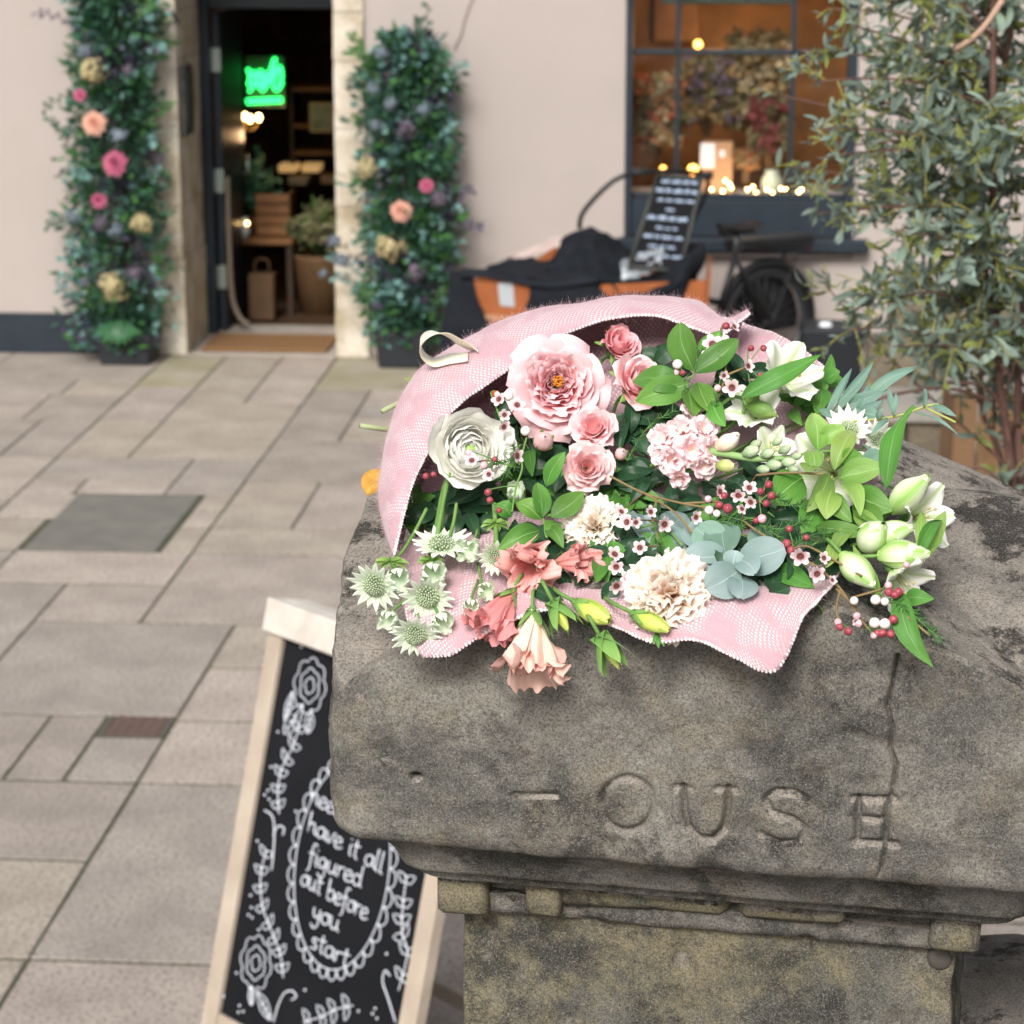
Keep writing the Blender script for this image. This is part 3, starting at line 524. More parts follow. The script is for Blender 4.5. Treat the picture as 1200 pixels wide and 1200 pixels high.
BBk = RC-RD*.42+Vector((0,0,-.03)); ST = wy(862,300,15.45); fr.tube([RC+WAX*.06,BBk],.014); fr.tube([RC-WAX*.06,BBk],.014); fr.tube([RC+WAX*.05,ST],.012); fr.tube([RC-WAX*.05,ST],.012); fr.tube([BBk,ST],.02)
fr.tube([BBk.lerp(ST,.4),(-.02,BY,.58),(-.10,BY,.95)],.022); fr.tube([BBk,(-.2,BY,.24),(-.9,BY,.2),(-1.3,BY,.24)],.025); fr.build('frame', M_blk, bk)
MB().tube(crom([RC+RD*.37*math.cos(a)+Vector((0,0,.37*math.sin(a))) for a in [x*PI/12 for x in range(-1,12)]],2),.03,8).build('mudguard', M_blk, bk)
rk = MB(); 
RKC = RC+RD*.02+Vector((0,0,.46))
for dy in (-.06,.06): rk.tube([RKC-RD*.27+WAX*dy,RKC+RD*.27+WAX*dy],.009); rk.tube([RKC+RD*.2+WAX*dy,RC+WAX*dy],.007)
rk.obox(RKC+Vector((0,0,.04)),RD,WAX,Vector((0,0,1)),.30,.09,.035,.015); rk.build('rear_rack', M_blk, bk, smooth=False)
b = MB(); b.obox(RKC+RD*.31,RD,WAX,Vector((0,0,1)),.015,.03,.03,.006); b.build('rear_lamp', mat('lamp_red',(.15,.02,.02),.3), bk, smooth=False)
SDC = wy(863,268,15.45); sd_ = MB(); sd_.grid(lambda u,w: SDC+RD*(w*.28-.14)+WAX*(u*(.025+.085*w**1.5))+Vector((0,0,.03-.025*u*u+.012*math.cos(w*6))),7,7); sd_.grid(lambda u,w: SDC+RD*(w*.28-.14)+WAX*(u*(.02+.08*w**1.5))+Vector((0,0,-.03+.01*w)),7,7)
sd_.tube([SDC-RD*.12,SDC,SDC+RD*.12],.028,8); sd_.build('saddle', mat('leather',(.012,.010,.010),.7,spec=.2), bk)
MB().tube([ST,SDC-Vector((0,0,.02))],.016).build('seat_post', M_dull, bk)
hb = MB(); hb.tube([(-.10,BY,.93),(-.13,BY,1.22)],.016); hb.tube(crom([P_(679,268,-.25),P_(684,248,-.25),P_(715,215,-.25),P_(742,203,-.2),P_(770,201,-.05),P_(800,200,.1),P_(830,212,.25),P_(812,258,.3),P_(800,275,.3)]),.0145); hb.build('handlebar', M_blk, bk)
for q in ((748,202,-.2),(826,206,.22)):
    MB().tube([P_(*q)-Vector((.05,0,0)),P_(*q)+Vector((.05,0,0.005))],.024,10).build('grip', M_rub, bk)
# the box: front panel towards us, tapered sides, plywood with black canvas
bx = empty('cargo_box',(0,0,0),None,bk); bx.parent = bk; bx.location = -Vector(bk.location)+Vector((-.7,BY,.4))
x0,x1,x2 = -1.47,-.64,.0
def quad(pts, th, m, name, par, bump_=0):
    b = MB(); pts = [Vector(p) for p in pts]; n = (pts[1]-pts[0]).cross(pts[3]-pts[0]).normalized()*th
    b.add([p for p in pts]+[p+n for p in pts],[(0,1,2,3),(7,6,5,4),(0,4,5,1),(1,5,6,2),(2,6,7,3),(3,7,4,0)]); return b.build(name,m,par,smooth=False)
ny, fy = BY-.34, BY+.34
quad([(-1.44,ny,.18),(.05,ny,.18),(.08,ny,.74),(-1.30,ny,.66)],.015,M_ply,'side_panel',bx); quad([(-1.44,fy,.18),(.05,fy,.18),(.02,fy,.80),(-1.40,fy,.62)],.015,M_ply,'side_panel',bx)
quad([(-1.44,ny,.18),(-1.44,fy,.18),(-1.42,fy,.62),(-1.42,ny,.62)],.015,M_blk,'front_panel',bx); quad([(.05,ny,.18),(.05,fy,.18),(.09,fy,.78),(.09,ny,.78)],.015,M_ply,'back_panel',bx); quad([(-1.44,ny,.18),(.05,ny,.18),(.05,fy,.18),(-1.44,fy,.18)],.012,M_ply,'floor_panel',bx)
# rounded ply badge panel with a pale label, flush on the near side
def PN(px,py,dy=0): return wy(px,py,ny-.03+dy)
outl = [(553,327),(590,327),(625,332),(624,352),(618,368),(605,384),(585,382),(570,366),(558,350)]
b = MB(); o2 = crom([PN(*q) for q in outl]+[PN(*outl[0])],4)[:-1]; k = len(o2); b.add(o2+[p+Vector((0,.012,0)) for p in o2],[tuple(range(k-1,-1,-1))]+[(i,(i+1)%k,k+(i+1)%k,k+i) for i in range(k)]); b.build('badge_panel', M_ply, bk, smooth=False, label='rounded orange plywood panel on the near side of the box')
b = MB(); q0,q1,q2,q3 = PN(583,331,-.004),PN(601,331,-.004),PN(603,360,-.004),PN(586,358,-.004); b.add([q0,q1,q2,q3]+[q+Vector((0,.003,0)) for q in (q0,q1,q2,q3)],[(0,1,2,3),(7,6,5,4),(0,4,5,1),(1,5,6,2),(2,6,7,3),(3,7,4,0)]); b.build('paper_label', mat('grey_label',(.36,.39,.42),.6), bk, smooth=False)
# pale printed band low on the badge
b = MB()
for i in range(9): q = PN(566+i*4.6,371+i*.5,-.004); b.box(q.x-.008,q.x+.008,q.y,q.y+.003,q.z-.016,q.z+.016)
b.build('pale_print', mat('faded_print',(.42,.25,.16),.7), bk, smooth=False)
# black canvas cover lying over the box in folds
M_canvas = mat('black_canvas',(.010,.012,.016),.75,(.017,.02,.026),6,bump=.3,bscale=30,spec=.06)
cv = thing('canvas_cover','black canvas rain cover folded loosely over the bicycle box','cover',(-.7,BY,.5))
def patch(rows_, nm, nu=40, amp=.012, seed=0, th=.006):
    """lofted cloth through rows of (px,py,Y)"""
    R_ = [crom([wy(*q) for q in r_],6) for r_ in rows_]; n = min(len(r_) for r_ in R_); R_ = [[r_[int(i*(len(r_)-1)/(n-1))] for i in range(n)] for r_ in R_]
    cols = [crom([r_[i] for r_ in R_],6) for i in range(n)]; nj = len(cols[0]); v = []
    for j in range(nj):
        for i in range(n): p = cols[i][j]; o_ = vtx(p,5,seed)*amp+vtx(p,13,seed+3)*amp*.6; v.append(p+o_)
    b = MB(); b.add(v,[(j*n+i,j*n+i+1,(j+1)*n+i+1,(j+1)*n+i) for j in range(nj-1) for i in range(n-1)])
    o_ = b.build(nm, M_canvas, cv); md = o_.modifiers.new('thickness','SOLIDIFY'); md.thickness = th; return o_
e1, e2 = ny-.025, fy+.02
# near side skirt: with a notch that shows the badge
patch([[(527,318,e1),(524,350,e1),(508,450,e1)],[(548,320,e1-.01),(548,350,e1-.015),(545,450,e1-.02)],[(554,322,e1-.01),(562,355,e1-.015),(600,450,e1-.02)]],'skirt_fold',amp=.005,seed=1)
patch([[(618,330,e1),(620,350,e1-.01),(600,382,e1),(560,420,e1)],[(660,332,e1-.01),(662,355,e1-.02),(660,420,e1)],[(702,322,e1),(704,350,e1),(700,420,e1)]],'skirt_fold',amp=.008,seed=2)
patch([[(537,318,e1-.01),(560,318,BY),(600,312,e2)],[(590,322,e1-.012),(600,314,BY),(612,300,e2)],[(650,330,e1),(650,318,BY),(640,300,e2)],[(704,322,e1),(700,315,BY),(690,300,e2)]],'top_fold',amp=.03,seed=3)
patch([[(540,316,e1),(560,316,e1-.01),(590,322,e1-.01),(640,330,e1),(704,323,e1)],[(540,326,e1-.035),(560,325,e1-.04),(590,329,e1-.04),(640,338,e1-.03),(704,331,e1-.02)]],'hem_roll',amp=.004,seed=4,th=.012)
patch([[(640,300,e2),(655,288,e2-.03),(676,268,e2),(705,272,e2),(738,288,e2)],[(650,310,BY+.1),(664,300,BY+.1),(682,285,BY+.1),(708,290,BY+.1),(735,303,BY+.1)],[(652,322,BY-.1),(668,318,BY-.05),(690,308,BY-.05),(712,312,BY-.1),(730,322,BY-.1)],[(700,340,e1),(705,335,e1),(710,335,e1),(715,335,e1),(725,345,e1)]],'hood_fold',amp=.06,seed=5)
patch([[(715,328,e1+.1),(740,328,BY-.1),(770,320,BY),(800,292,BY+.05),(815,285,BY+.1)],[(718,345,e1),(745,345,e1),(775,338,e1),(800,315,e1),(822,290,BY)],[(725,352,e1-.02),(745,355,e1-.03),(778,350,e1-.03),(806,330,e1),(822,310,BY)],[(728,372,e1),(750,375,e1),(775,370,e1),(800,350,e1),(812,330,BY)]],'hood_fold',amp=.04,seed=6)
b = MB(); b.grid(lambda u,w: wy(625+u*32, 300-w*12-u*12, fy-.03)+vtx((u,w,0),3,4)*.02,9,5); o = b.build('inner_lining', mat('pale_lining',(.5,.40,.38),.7), bk, label='pale inner lining of the box')
b = MB(); b.grid(lambda u,w: wy(637+u*15, 316-w*18-u*10, fy-.06)+vtx((u,w,0),3,4)*.01,5,5); o = b.build('inner_panel', M_ply, bk)
b = MB(); b.grid(lambda u,w: wy(752+u*24, 322-w*24-u*8, BY-.18)+vtx((u*2,w*2,0),2,8)*.03,11,9); o = b.build('plastic_sheet', mat('clear_plastic_sheet',(.32,.36,.40),.2), cv, label='crumpled pale plastic behind the sign')
patch([[(555,376,e1-.012),(600,392,e1-.012),(660,385,e1-.012),(700,375,e1-.012)],[(530,420,e1-.02),(600,425,e1-.03),(660,420,e1-.02),(705,420,e1-.02)],[(515,455,e1-.02),(600,460,e1-.03),(660,455,e1-.02),(710,455,e1-.02)]],'skirt_fold',amp=.006,seed=9)
patch([[(700,335,e1-.012),(730,360,e1-.012),(770,365,e1-.012),(800,340,e1-.012)],[(705,420,e1-.02),(735,420,e1-.03),(765,420,e1-.02),(790,400,e1-.02)]],'skirt_fold',amp=.008,seed=10)
# chalk sign leaning in the box
M_slate = mat('blackboard_paint',(.006,.007,.009),.85,(.011,.012,.015),4,spec=.15); M_chalk = mat('white_chalk_pen',(.72,.76,.85),.8); M_chalk2 = mat('blue_white_chalk',(.42,.52,.68),.8)
sg = thing('chalkboard_sign','tall narrow chalkboard sign with white writing standing in the bicycle box','chalkboard', wy(770,290,BY-.1))
c_ = [wy(737,312,BY-.2),wy(797,318,BY-.2),wy(823,209,BY+.02),wy(771,206,BY+.02)]
nrm = (c_[1]-c_[0]).cross(c_[3]-c_[0]).normalized()   # faces us
b = MB(); b.add(c_+[p-nrm*.012 for p in c_],[(0,1,2,3),(7,6,5,4),(0,4,5,1),(1,5,6,2),(2,6,7,3),(3,7,4,0)]); b.build('board', M_slate, sg, smooth=False)
for i in range(4):
    a_, b_2 = c_[i], c_[(i+1)%4]; MB().tube([a_,b_2],.011,6).build('frame_rail', mat('sign_frame',(.05,.055,.05),.6), sg)
r = random.Random(5); wr = MB()
for ln,(u0,u1,h_) in enumerate([(.12,.88,.07),(.06,.94,.09),(.15,.85,.055),(.4,.6,.05),(.06,.94,.09),(.3,.75,.05),(.1,.9,.07),(.25,.8,.05),(.1,.85,.06)]):
    w_ = .93-ln*.1; x = u0
    while x < u1:
        n_ = r.randrange(3,7); pts = []
        for i in range(n_*2+1):
            u = x+i*.017; vv = w_+(h_*.42 if i%2 else -h_*.1)*r.uniform(.6,1.3)
            q = c_[0].lerp(c_[1],u).lerp(c_[3].lerp(c_[2],u), vv)+nrm*.004; pts.append(q)
        wr.tube(crom(pts,3),.0027,4); x += n_*.034+.05
wr.build('chalk_writing', M_chalk2, sg)
# dark tub by the rear wheel
tb_ = thing('plant_tub','low dark square tub standing beside the rear bicycle wheel','planter',(.82,15.3,0))
b = MB(); b.obox((.84,15.3,.2),Vector((1,0,0)),Vector((0,1,0)),Vector((0,0,1)),.19,.19,.2,.015); b.v=[(.84+(x-.84)*(.85+.15*z/.4),15.3+(y-15.3)*(.85+.15*z/.4),z) for x,y,z in b.v]; b.build('tub', M_pot, tb_, smooth=False)
MB().lathe((.80,15.27,.38),[(.03,0),(.045,.02),(.03,.04)],12).build('white_dish', mat('white_dish',(.7,.75,.8),.4), tb_)
# ------------------------------------------------------------------ right hand side: stone wall, bench, wooden planter
M_sand = mat('old_sandstone',(.10,.085,.06),.95,(.20,.165,.115),3,8,bump=.8,bscale=25,speck=.4,sscale=60)
M_slabst = mat('pale_stone_slab',(.22,.21,.19),.9,(.32,.30,.27),4,bump=.5,bscale=30)
sw = thing('stone_wall','low weathered sandstone block wall behind the tree at the right','wall',(1.5,14.2,0))
z = 0; r = random.Random(9)
for row,h in enumerate((.26,.24,.22)):
    x = .98+(0 if row%2 else .12)
    while x < 3.2:
        w_ = r.uniform(.35,.6); rough_block(x+.006,min(3.25,x+w_)-.006,14.1+r.uniform(-.01,.01),14.5,z+.004,z+h-.004,3,row*20+int(x*10),.01,nx=6).build('stone_block', M_sand, sw, smooth=False); x += w_
    z += h
bn = thing('stone_bench','pale stone slab bench in front of the sandstone wall','bench',(1.45,12.9,0))
rough_block(.95,2.3,12.7,13.15,.36,.45,3,71,.008,nx=12).build('seat_slab', M_slabst, bn, smooth=False)
for x in (1.1,1.95): rough_block(x,x+.22,12.75,13.1,0,.358,4,int(x*9),.008).build('support_block', M_sand, bn, smooth=False)
pl = thing('wooden_planter','brown wooden slatted planter box beside the tree trunks at the right','planter',(1.45,9.6,0))
M_pw = mat('planter_wood',(.12,.065,.03),.75,(.19,.11,.055),9,bump=.3,bscale=60)
px0 = wy(1117,500,9.4).x; 
zt = wy(1150,462,9.4).z
for i in range(9):
    x = px0+i*.092; b = MB(); b.box(x,x+.086,9.4,9.42,.02,zt,.004); b.build('slat', M_pw, pl, smooth=False)
for i in range(5):
    y = 9.423+i*.092; b = MB(); b.box(px0,px0+.02,y,y+.086,.02,zt,.004); b.build('slat', M_pw, pl, smooth=False)
b = MB(); b.box(px0-.02,px0+.86,9.38,9.9,zt+.001,zt+.035,.006); b.build('top_board', M_slabst, pl, smooth=False)
leafy('small_shrub','small dark shrub on the paving between the stone bench and the pillar','shrub',(.98,9.9,0),26,.16,.32,M_fol[0],31,lw_=.03,ll=.06)
# ------------------------------------------------------------------ the eucalyptus-like tree
TY = 5.0
tr = thing('olive_tree','bushy grey-green narrow-leaved tree in a tub at the right','tree',(.98,TY,0))
M_bark = mat('reddish_bark',(.09,.045,.035),.8,(.18,.10,.08),20,bump=.4,bscale=90); M_twigg = mat('yellow_twig',(.34,.32,.08),.6)
MB().lathe((.98,TY,0),[(.17,0),(.21,.35),(.225,.36),(.225,.40),(.2,.40),(.19,.36)],28).build('tub', M_pot, tr)
MB().lathe((.98,TY,.30),[(.001,.03),(.1,.035),(.19,.03)],20,cap=False).build('soil', mat('soil',(.05,.035,.025),.95), tr)
trunk = MB()
tops = []
for k,(px,py0_,pxt,pyt,rr) in enumerate([(1186,600,1165,330,.012),(1196,600,1205,260,.011),(1178,600,1150,420,.008),(1190,600,1230,380,.01)]):
    b0 = Vector((.98+.03*(k-1.5),TY+.02*k,.33)); m_ = at(px,560,TY+.03*k); e_ = at(pxt,pyt,TY+.05*k); top = e_+Vector((.1*(k-1)*.4,0,.9)); cvp = crom([b0,(b0+m_)/2+Vector((.02*(k-1),0,0)),m_,e_,top],8)
    trunk.tube(cvp,[rr*(1-.55*i/len(cvp)) for i in range(len(cvp))],8); tops.append(cvp)
trunk.build('trunk', M_bark, tr)
r = random.Random(44); leaves = []; branches = MB(); twigs = MB()
def grow(p0, p1, nl, seed, thick=.0035, ll=.036):
    rr_ = random.Random(seed); mid = (p0+p1)/2+Vector((rr_.gauss(0,.02),rr_.gauss(0,.02),.03)); cvp = crom([p0,mid,p1],7); branches.tube(cvp,[thick*(1-.6*i/len(cvp)) for i in range(len(cvp))],5)
    for s_ in range(nl):
        q = cvp[int((len(cvp)-1)*rr_.uniform(.25,1))]; T_ = (p1-p0).normalized()
        d = (T_*rr_.uniform(.2,1)+Vector((rr_.gauss(0,.6),rr_.gauss(0,.6),rr_.gauss(-.1,.55)))).normalized(); L = rr_.uniform(.04,.10); e_ = q+d*L; e_.z -= L*.15
        twigs.tube([q,(q+e_)/2+Vector((0,0,.006)),e_],.0011,4)
        for j in range(rr_.randrange(6,11)):
            k = (j+.7)/8.; c0 = q.lerp(e_,min(1,k)); dd = (d*.7+Vector((rr_.gauss(0,.8),rr_.gauss(0,.8),rr_.gauss(-.15,.7)))).normalized(); leaves.append((c0, dd, ll*rr_.uniform(.35,1.1), rr_.uniform(0,PI)))
bt = [(940,60),(930,195),(935,215),(960,250),(985,245),(975,150),(960,95),(1000,30),(1040,0),(1000,110),(1030,80),(1080,60),(1030,160),(1060,200),(1100,120),(1020,230),(1050,270),(1090,240),(1130,60),(1160,120),(1140,180),(1110,300),(1060,320),(1150,260),(1180,210),(1200,80),(1210,160),(1190,320),(1130,350),(1090,370),(1160,390),(1010,345),(995,385),(1050,350),(1070,-40),(1130,-30),(1200,-20),(1000,-40),(1230,240),(1240,330),(1250,60),(1215,400),(1105,415),(1065,-90),(1150,-100),(1230,-90),(1270,150),(1280,260),(970,10),(1020,120),(1045,60),(1110,20),(1170,20),(960,185),(1000,170),(1170,300),(1080,150)]
for i,(px,py) in enumerate(bt):
    e_ = at(px,py,TY+r.uniform(-.28,.32)); s_ = min((q for cvp in tops for q in cvp[12:]), key=lambda q: (q-(e_-Vector((0,0,.12)))).length)
    big = px < 1010
    grow(s_, e_, 17 if not big else 10, 100+i, ll=.046 if not big else .036)
for i in range(26):   # sprigs further back and out of frame keep the crown round
    cvp = tops[i%4]; s_ = cvp[r.randrange(14,len(cvp))]; e_ = s_+Vector((r.gauss(.1,.28),r.gauss(.12,.28),r.gauss(.12,.2))); grow(s_, e_, 8, 300+i, ll=.045)
branches.build('branches', M_bark, tr); twigs.build('twigs', M_twigg, tr)
for pts,rr_ in (([(1110,448),(1150,452),(1172,475),(1183,520)],.004),([(1010,475),(1050,462),(1110,455),(1165,470)],.0035),([(1110,560),(1150,548),(1185,580)],.003),([(1120,380),(1150,400),(1182,440)],.004)):
    MB().tube(crom([at(x,y,TY-.05) for x,y in pts]),rr_,6).build('bare_branch', M_bark, tr)
# a bleached branch near the top right
MB().tube(crom([at(1175,0,TY-.1),at(1150,35,TY-.1),at(1120,58,TY-.08),at(1095,66,TY)]),.006,7).build('bare_branch', mat('bleached_bark',(.45,.30,.22),.8), tr, label='pale bleached bare branch')
def leafshape(L, w_, nseg=4):
    vs = []; pu = []; pv = []; 
    for j in range(nseg+1):
        k = j/nseg; ww = w_*math.sin(PI*min(1,(k*.94+.03)))**.8
        for u in (-1,0,1): vs.append(Vector((u*ww, k*L, .10*L*math.sin(PI*k)-(abs(u))*-.25*ww))); pu.append(u); pv.append(k)
    fs = [(j*3+i,j*3+i+1,(j+1)*3+i+1,(j+1)*3+i) for j in range(nseg) for i in range(2)]; return vs, fs, pu, pv
M_ol = petalmat('olive_leaf',(.17,.23,.17),(.25,.34,.28),(.29,.40,.35),.5,stripe=(.22,.28,.16),sw=.12,trans=.15,ov=.3,oh=.02)
M_ol2 = petalmat('olive_leaf_young',(.18,.22,.05),(.26,.30,.08),(.32,.36,.12),.5,.3)
def lmat_(c, d, L, roll):
    d = d.normalized(); X = d.cross(Vector((0,0,1))); X = X.normalized() if X.length > .01 else Vector((1,0,0)); Z = X.cross(d); X2 = X*math.cos(roll)+Z*math.sin(roll); Z2 = X2.cross(d)
    return Matrix(((X2.x*L,d.x*L,Z2.x*L,c.x),(X2.y*L,d.y*L,Z2.y*L,c.y),(X2.z*L,d.z*L,Z2.z*L,c.z),(0,0,0,1)))
lv = leafshape(1,.15)
b = MB(); b.add(*lv); proto = b.build('leaf', M_ol, None, attr=True); pm_ = proto.data; bpy.data.objects.remove(proto)
leaves.sort(key=lambda q: -(q[2]*(1 if (at(1200,300,TY).x > q[0].x and q[0].z > 2.0 and q[0].z < 3.0) else .1)))
for c0,d,L,ro in leaves[:300]:
    o = bpy.data.objects.new('leaf', pm_); C.objects.link(o); o.parent = tr; o.matrix_local = Matrix.Translation(-Vector(tr.location)) @ lmat_(c0,d,L*1.15,ro)
b1, b2 = MB(), MB()
for i,(c0,d,L,ro) in enumerate(leaves[300:]):
    Mx = lmat_(c0,d,L,ro); vs = [Mx @ q for q in lv[0]]; (b2 if (i%4 == 0) else b1).add(vs, lv[1], lv[2], lv[3])
b1.build('leaf_mass', M_ol, tr, attr=True, kind='stuff'); b2.build('leaf_mass', M_ol2, tr, attr=True, kind='stuff')
# ------------------------------------------------------------------ stone gate pillar
ang = math.radians(12.5); UX = RT*math.cos(ang)-FW*math.sin(ang); UY = FW*math.cos(ang)+RT*math.sin(ang)
PA = .338; PCF = CAMPOS*0+RT*.166+FW*2.1; PC = PCF+UY*PA; ZB, ZE, GH = 2.205, 2.325, .158
def capz(u, v):
    g = max(1-abs(u), (1-abs(v))*.99); g = max(0, min(1, g)); g = g**.62; g = g-.30*max(0, g-.82)
    return ZE+GH*g
def plan(s):   # rounded square, s in 0..4 around from the front left corner; returns unit position, normal
    k = int(s)%4; f = s-int(s); rad = .09
    c = ((-1,-1),(1,-1),(1,1),(-1,1)); a = c[k]; b_ = c[(k+1)%4]; x = a[0]+(b_[0]-a[0])*f; y = a[1]+(b_[1]-a[1])*f
    nx = (0,1,0,-1)[k]; ny_ = (-1,0,1,0)[k]
    cx_ = max(-1+rad, min(1-rad, x)); cy_ = max(-1+rad, min(1-rad, y)); dx, dy = x-cx_, y-cy_
    if abs(dx) > 1e-9 and abs(dy) > 1e-9:
        l = math.hypot(dx,dy); nx, ny_ = dx/l, dy/l; x = cx_+nx*rad; y = cy_+ny_*rad
    if k == 3: x -= .11*(1-y*y)
    return x, y, nx, ny_
ss = [i/430 for i in range(430)]+[1+i/150 for i in range(150)]+[2+i/60 for i in range(60)]+[3+i/170 for i in range(170)]
PL = [plan(s_) for s_ in ss]; NS = len(PL)
# carved letters H O U S E, as strokes in (px, py) of the front face
def fpx(px, py):                 # photo point -> (along, z) on the front face
    r_ = ray(px, py); n_ = UY; t_ = (PCF-CAMPOS).dot(n_)/r_.dot(n_); q = CAMPOS+r_*t_; return ((q-PCF).dot(UX), q.z)
def arcp(cx_, cy_, rx, ry, a0, a1, n=14): return [(cx_+rx*math.cos(math.radians(a0+(a1-a0)*i/n)), cy_+ry*math.sin(math.radians(a0+(a1-a0)*i/n))) for i in range(n+1)]
letters = [([(628,900),(628,965)],.2),([(602,932),(652,934)],.7),([(660,900),(662,965)],.2),
 (arcp(735,942,30,32,0,360,24),1.0),
 ([(801,922),(802,948),(807,970),(820,983),(836,983),(848,970),(853,948),(854,922)],1.6),([(842,922),(862,924)],.9),([(792,922),(810,924)],.9),
 ([(946,938),(930,928),(908,928),(897,938),(904,950),(930,960),(944,972),(938,986),(912,986),(892,976)],1.1),
 ([(1000,936),(1048,938)],1.2),([(1002,960),(1034,962)],1.0),([(1000,988),(1050,992)],1.2),([(1006,936),(1004,990)],1.7),([(1040,938),(1036,990)],1.3)]
crack = [(1052,770),(1046,800),(1040,830),(1046,855),(1043,880),(1050,900),(1046,925),(1038,960),(1036,1000),(1030,1030)]
segs = []
for pts,wt in letters:
    q = [fpx(*p) for p in pts]
    for a_,b_ in zip(q[:-1],q[1:]): segs.append((a_[0],a_[1],b_[0],b_[1],.0042*wt,.0036))
q = [fpx(*p) for p in crack]
cr_pts = []
for a_,b_ in zip(q[:-1],q[1:]): segs.append((a_[0],a_[1],b_[0],b_[1],.0085,.0019))
SG = np.array(segs); SG[:,4] *= 1.55; SG[:,5] *= .82; hole = fpx(485,913)
def carve(s_, z):
    ax_,az,bx_,bz,dep,wd = SG.T; px_ = s_[:,None]-ax_; pz = z[:,None]-az; dx = bx_-ax_; dz = bz-az; t_ = np.clip((px_*dx+pz*dz)/(dx*dx+dz*dz+1e-12),0,1)
    d = np.hypot(px_-t_*dx, pz-t_*dz); e = (dep*np.exp(-(d/wd)**2)).max(axis=1)
    return e+.02*np.exp(-(((s_-hole[0])/.004)**2+((z-hole[1])/.0025)**2))
rings = []      # (offset inwards, z or None, top k)
prof = [(.13,2.10),(.112,2.135),(.108,2.150),(.100,2.158),(.068,2.1595),(.064,2.162),(.063,2.168),(.060,2.171),(.052,2.172),(.050,2.175),(.048,2.180),(.043,2.190),(.036,2.199),(.029,2.206),(.025,2.210),(.021,2.2115),(.012,2.2125),(.007,2.2145),(.003,2.219),(0,2.226)]
V = []; meta = []
def add_ring(off=None, z=None, fz=None, k=None):
    for (x,y,nx,ny_) in PL:
        if k is None:
            p = PC+UX*(x*(PA-off))+UY*(y*(PA-off)); zt = capz(x,y)-.004
            zz = z if fz is None else 2.21+(zt-2.21)*fz; nn = (UX*nx+UY*ny_)
        else:
            p = PC+UX*(x*PA*k)+UY*(y*PA*k); zz = capz(x*k,y*k)-(.004 if k > .995 else 0); w_ = min(1,(1-k)/.06); nn = ((UX*nx+UY*ny_)*(1-w_)+UPV*w_).normalized()
        p = Vector((p.x,p.y,zz)); V.append(p); meta.append(nn)
for off,z in prof: add_ring(off,z-.016)
NF = 120
for i in range(1,NF+1): add_ring(0,None,i/NF)
ks = [.994,.985,.972,.955,.935]+[.915-.0145*i for i in range(60)]
for k in ks: add_ring(k=max(.02,k))
nr = len(V)//NS
out_ = []
for p,nn in zip(V,meta):
    a_ = p; d = noise.noise(a_*5.5)*.010+noise.noise(a_*17)*.005+noise.noise(a_*47)*.0024+noise.noise(a_*130)*.0011
    pit = noise.noise(a_*26+Vector((3,1,7))); d -= max(0,pit-.32)*.012
    if p.z < 2.19: d *= .45
    out_.append(p+nn*d)
Va = np.array([tuple(p) for p in V]); s_al = (Va-np.array(PCF))@np.array(UX); dpt = (Va-np.array(PCF))@np.array(UY)
msk = (dpt < .02) & (Va[:,2] < 2.43) & (Va[:,2] > 2.204); cz = np.zeros(len(V)); cz[msk] = carve(s_al[msk], Va[msk,2])
cap = MB(); vv = [tuple(q+Vector(UY)*float(c_)) for q,c_ in zip(out_,cz)]
ff = [(j*NS+i, j*NS+(i+1)%NS, (j+1)*NS+(i+1)%NS, (j+1)*NS+i) for j in range(nr-1) for i in range(NS)]+[tuple(range(NS-1,-1,-1)), tuple(range((nr-1)*NS, nr*NS))]
cap.add(vv, ff)
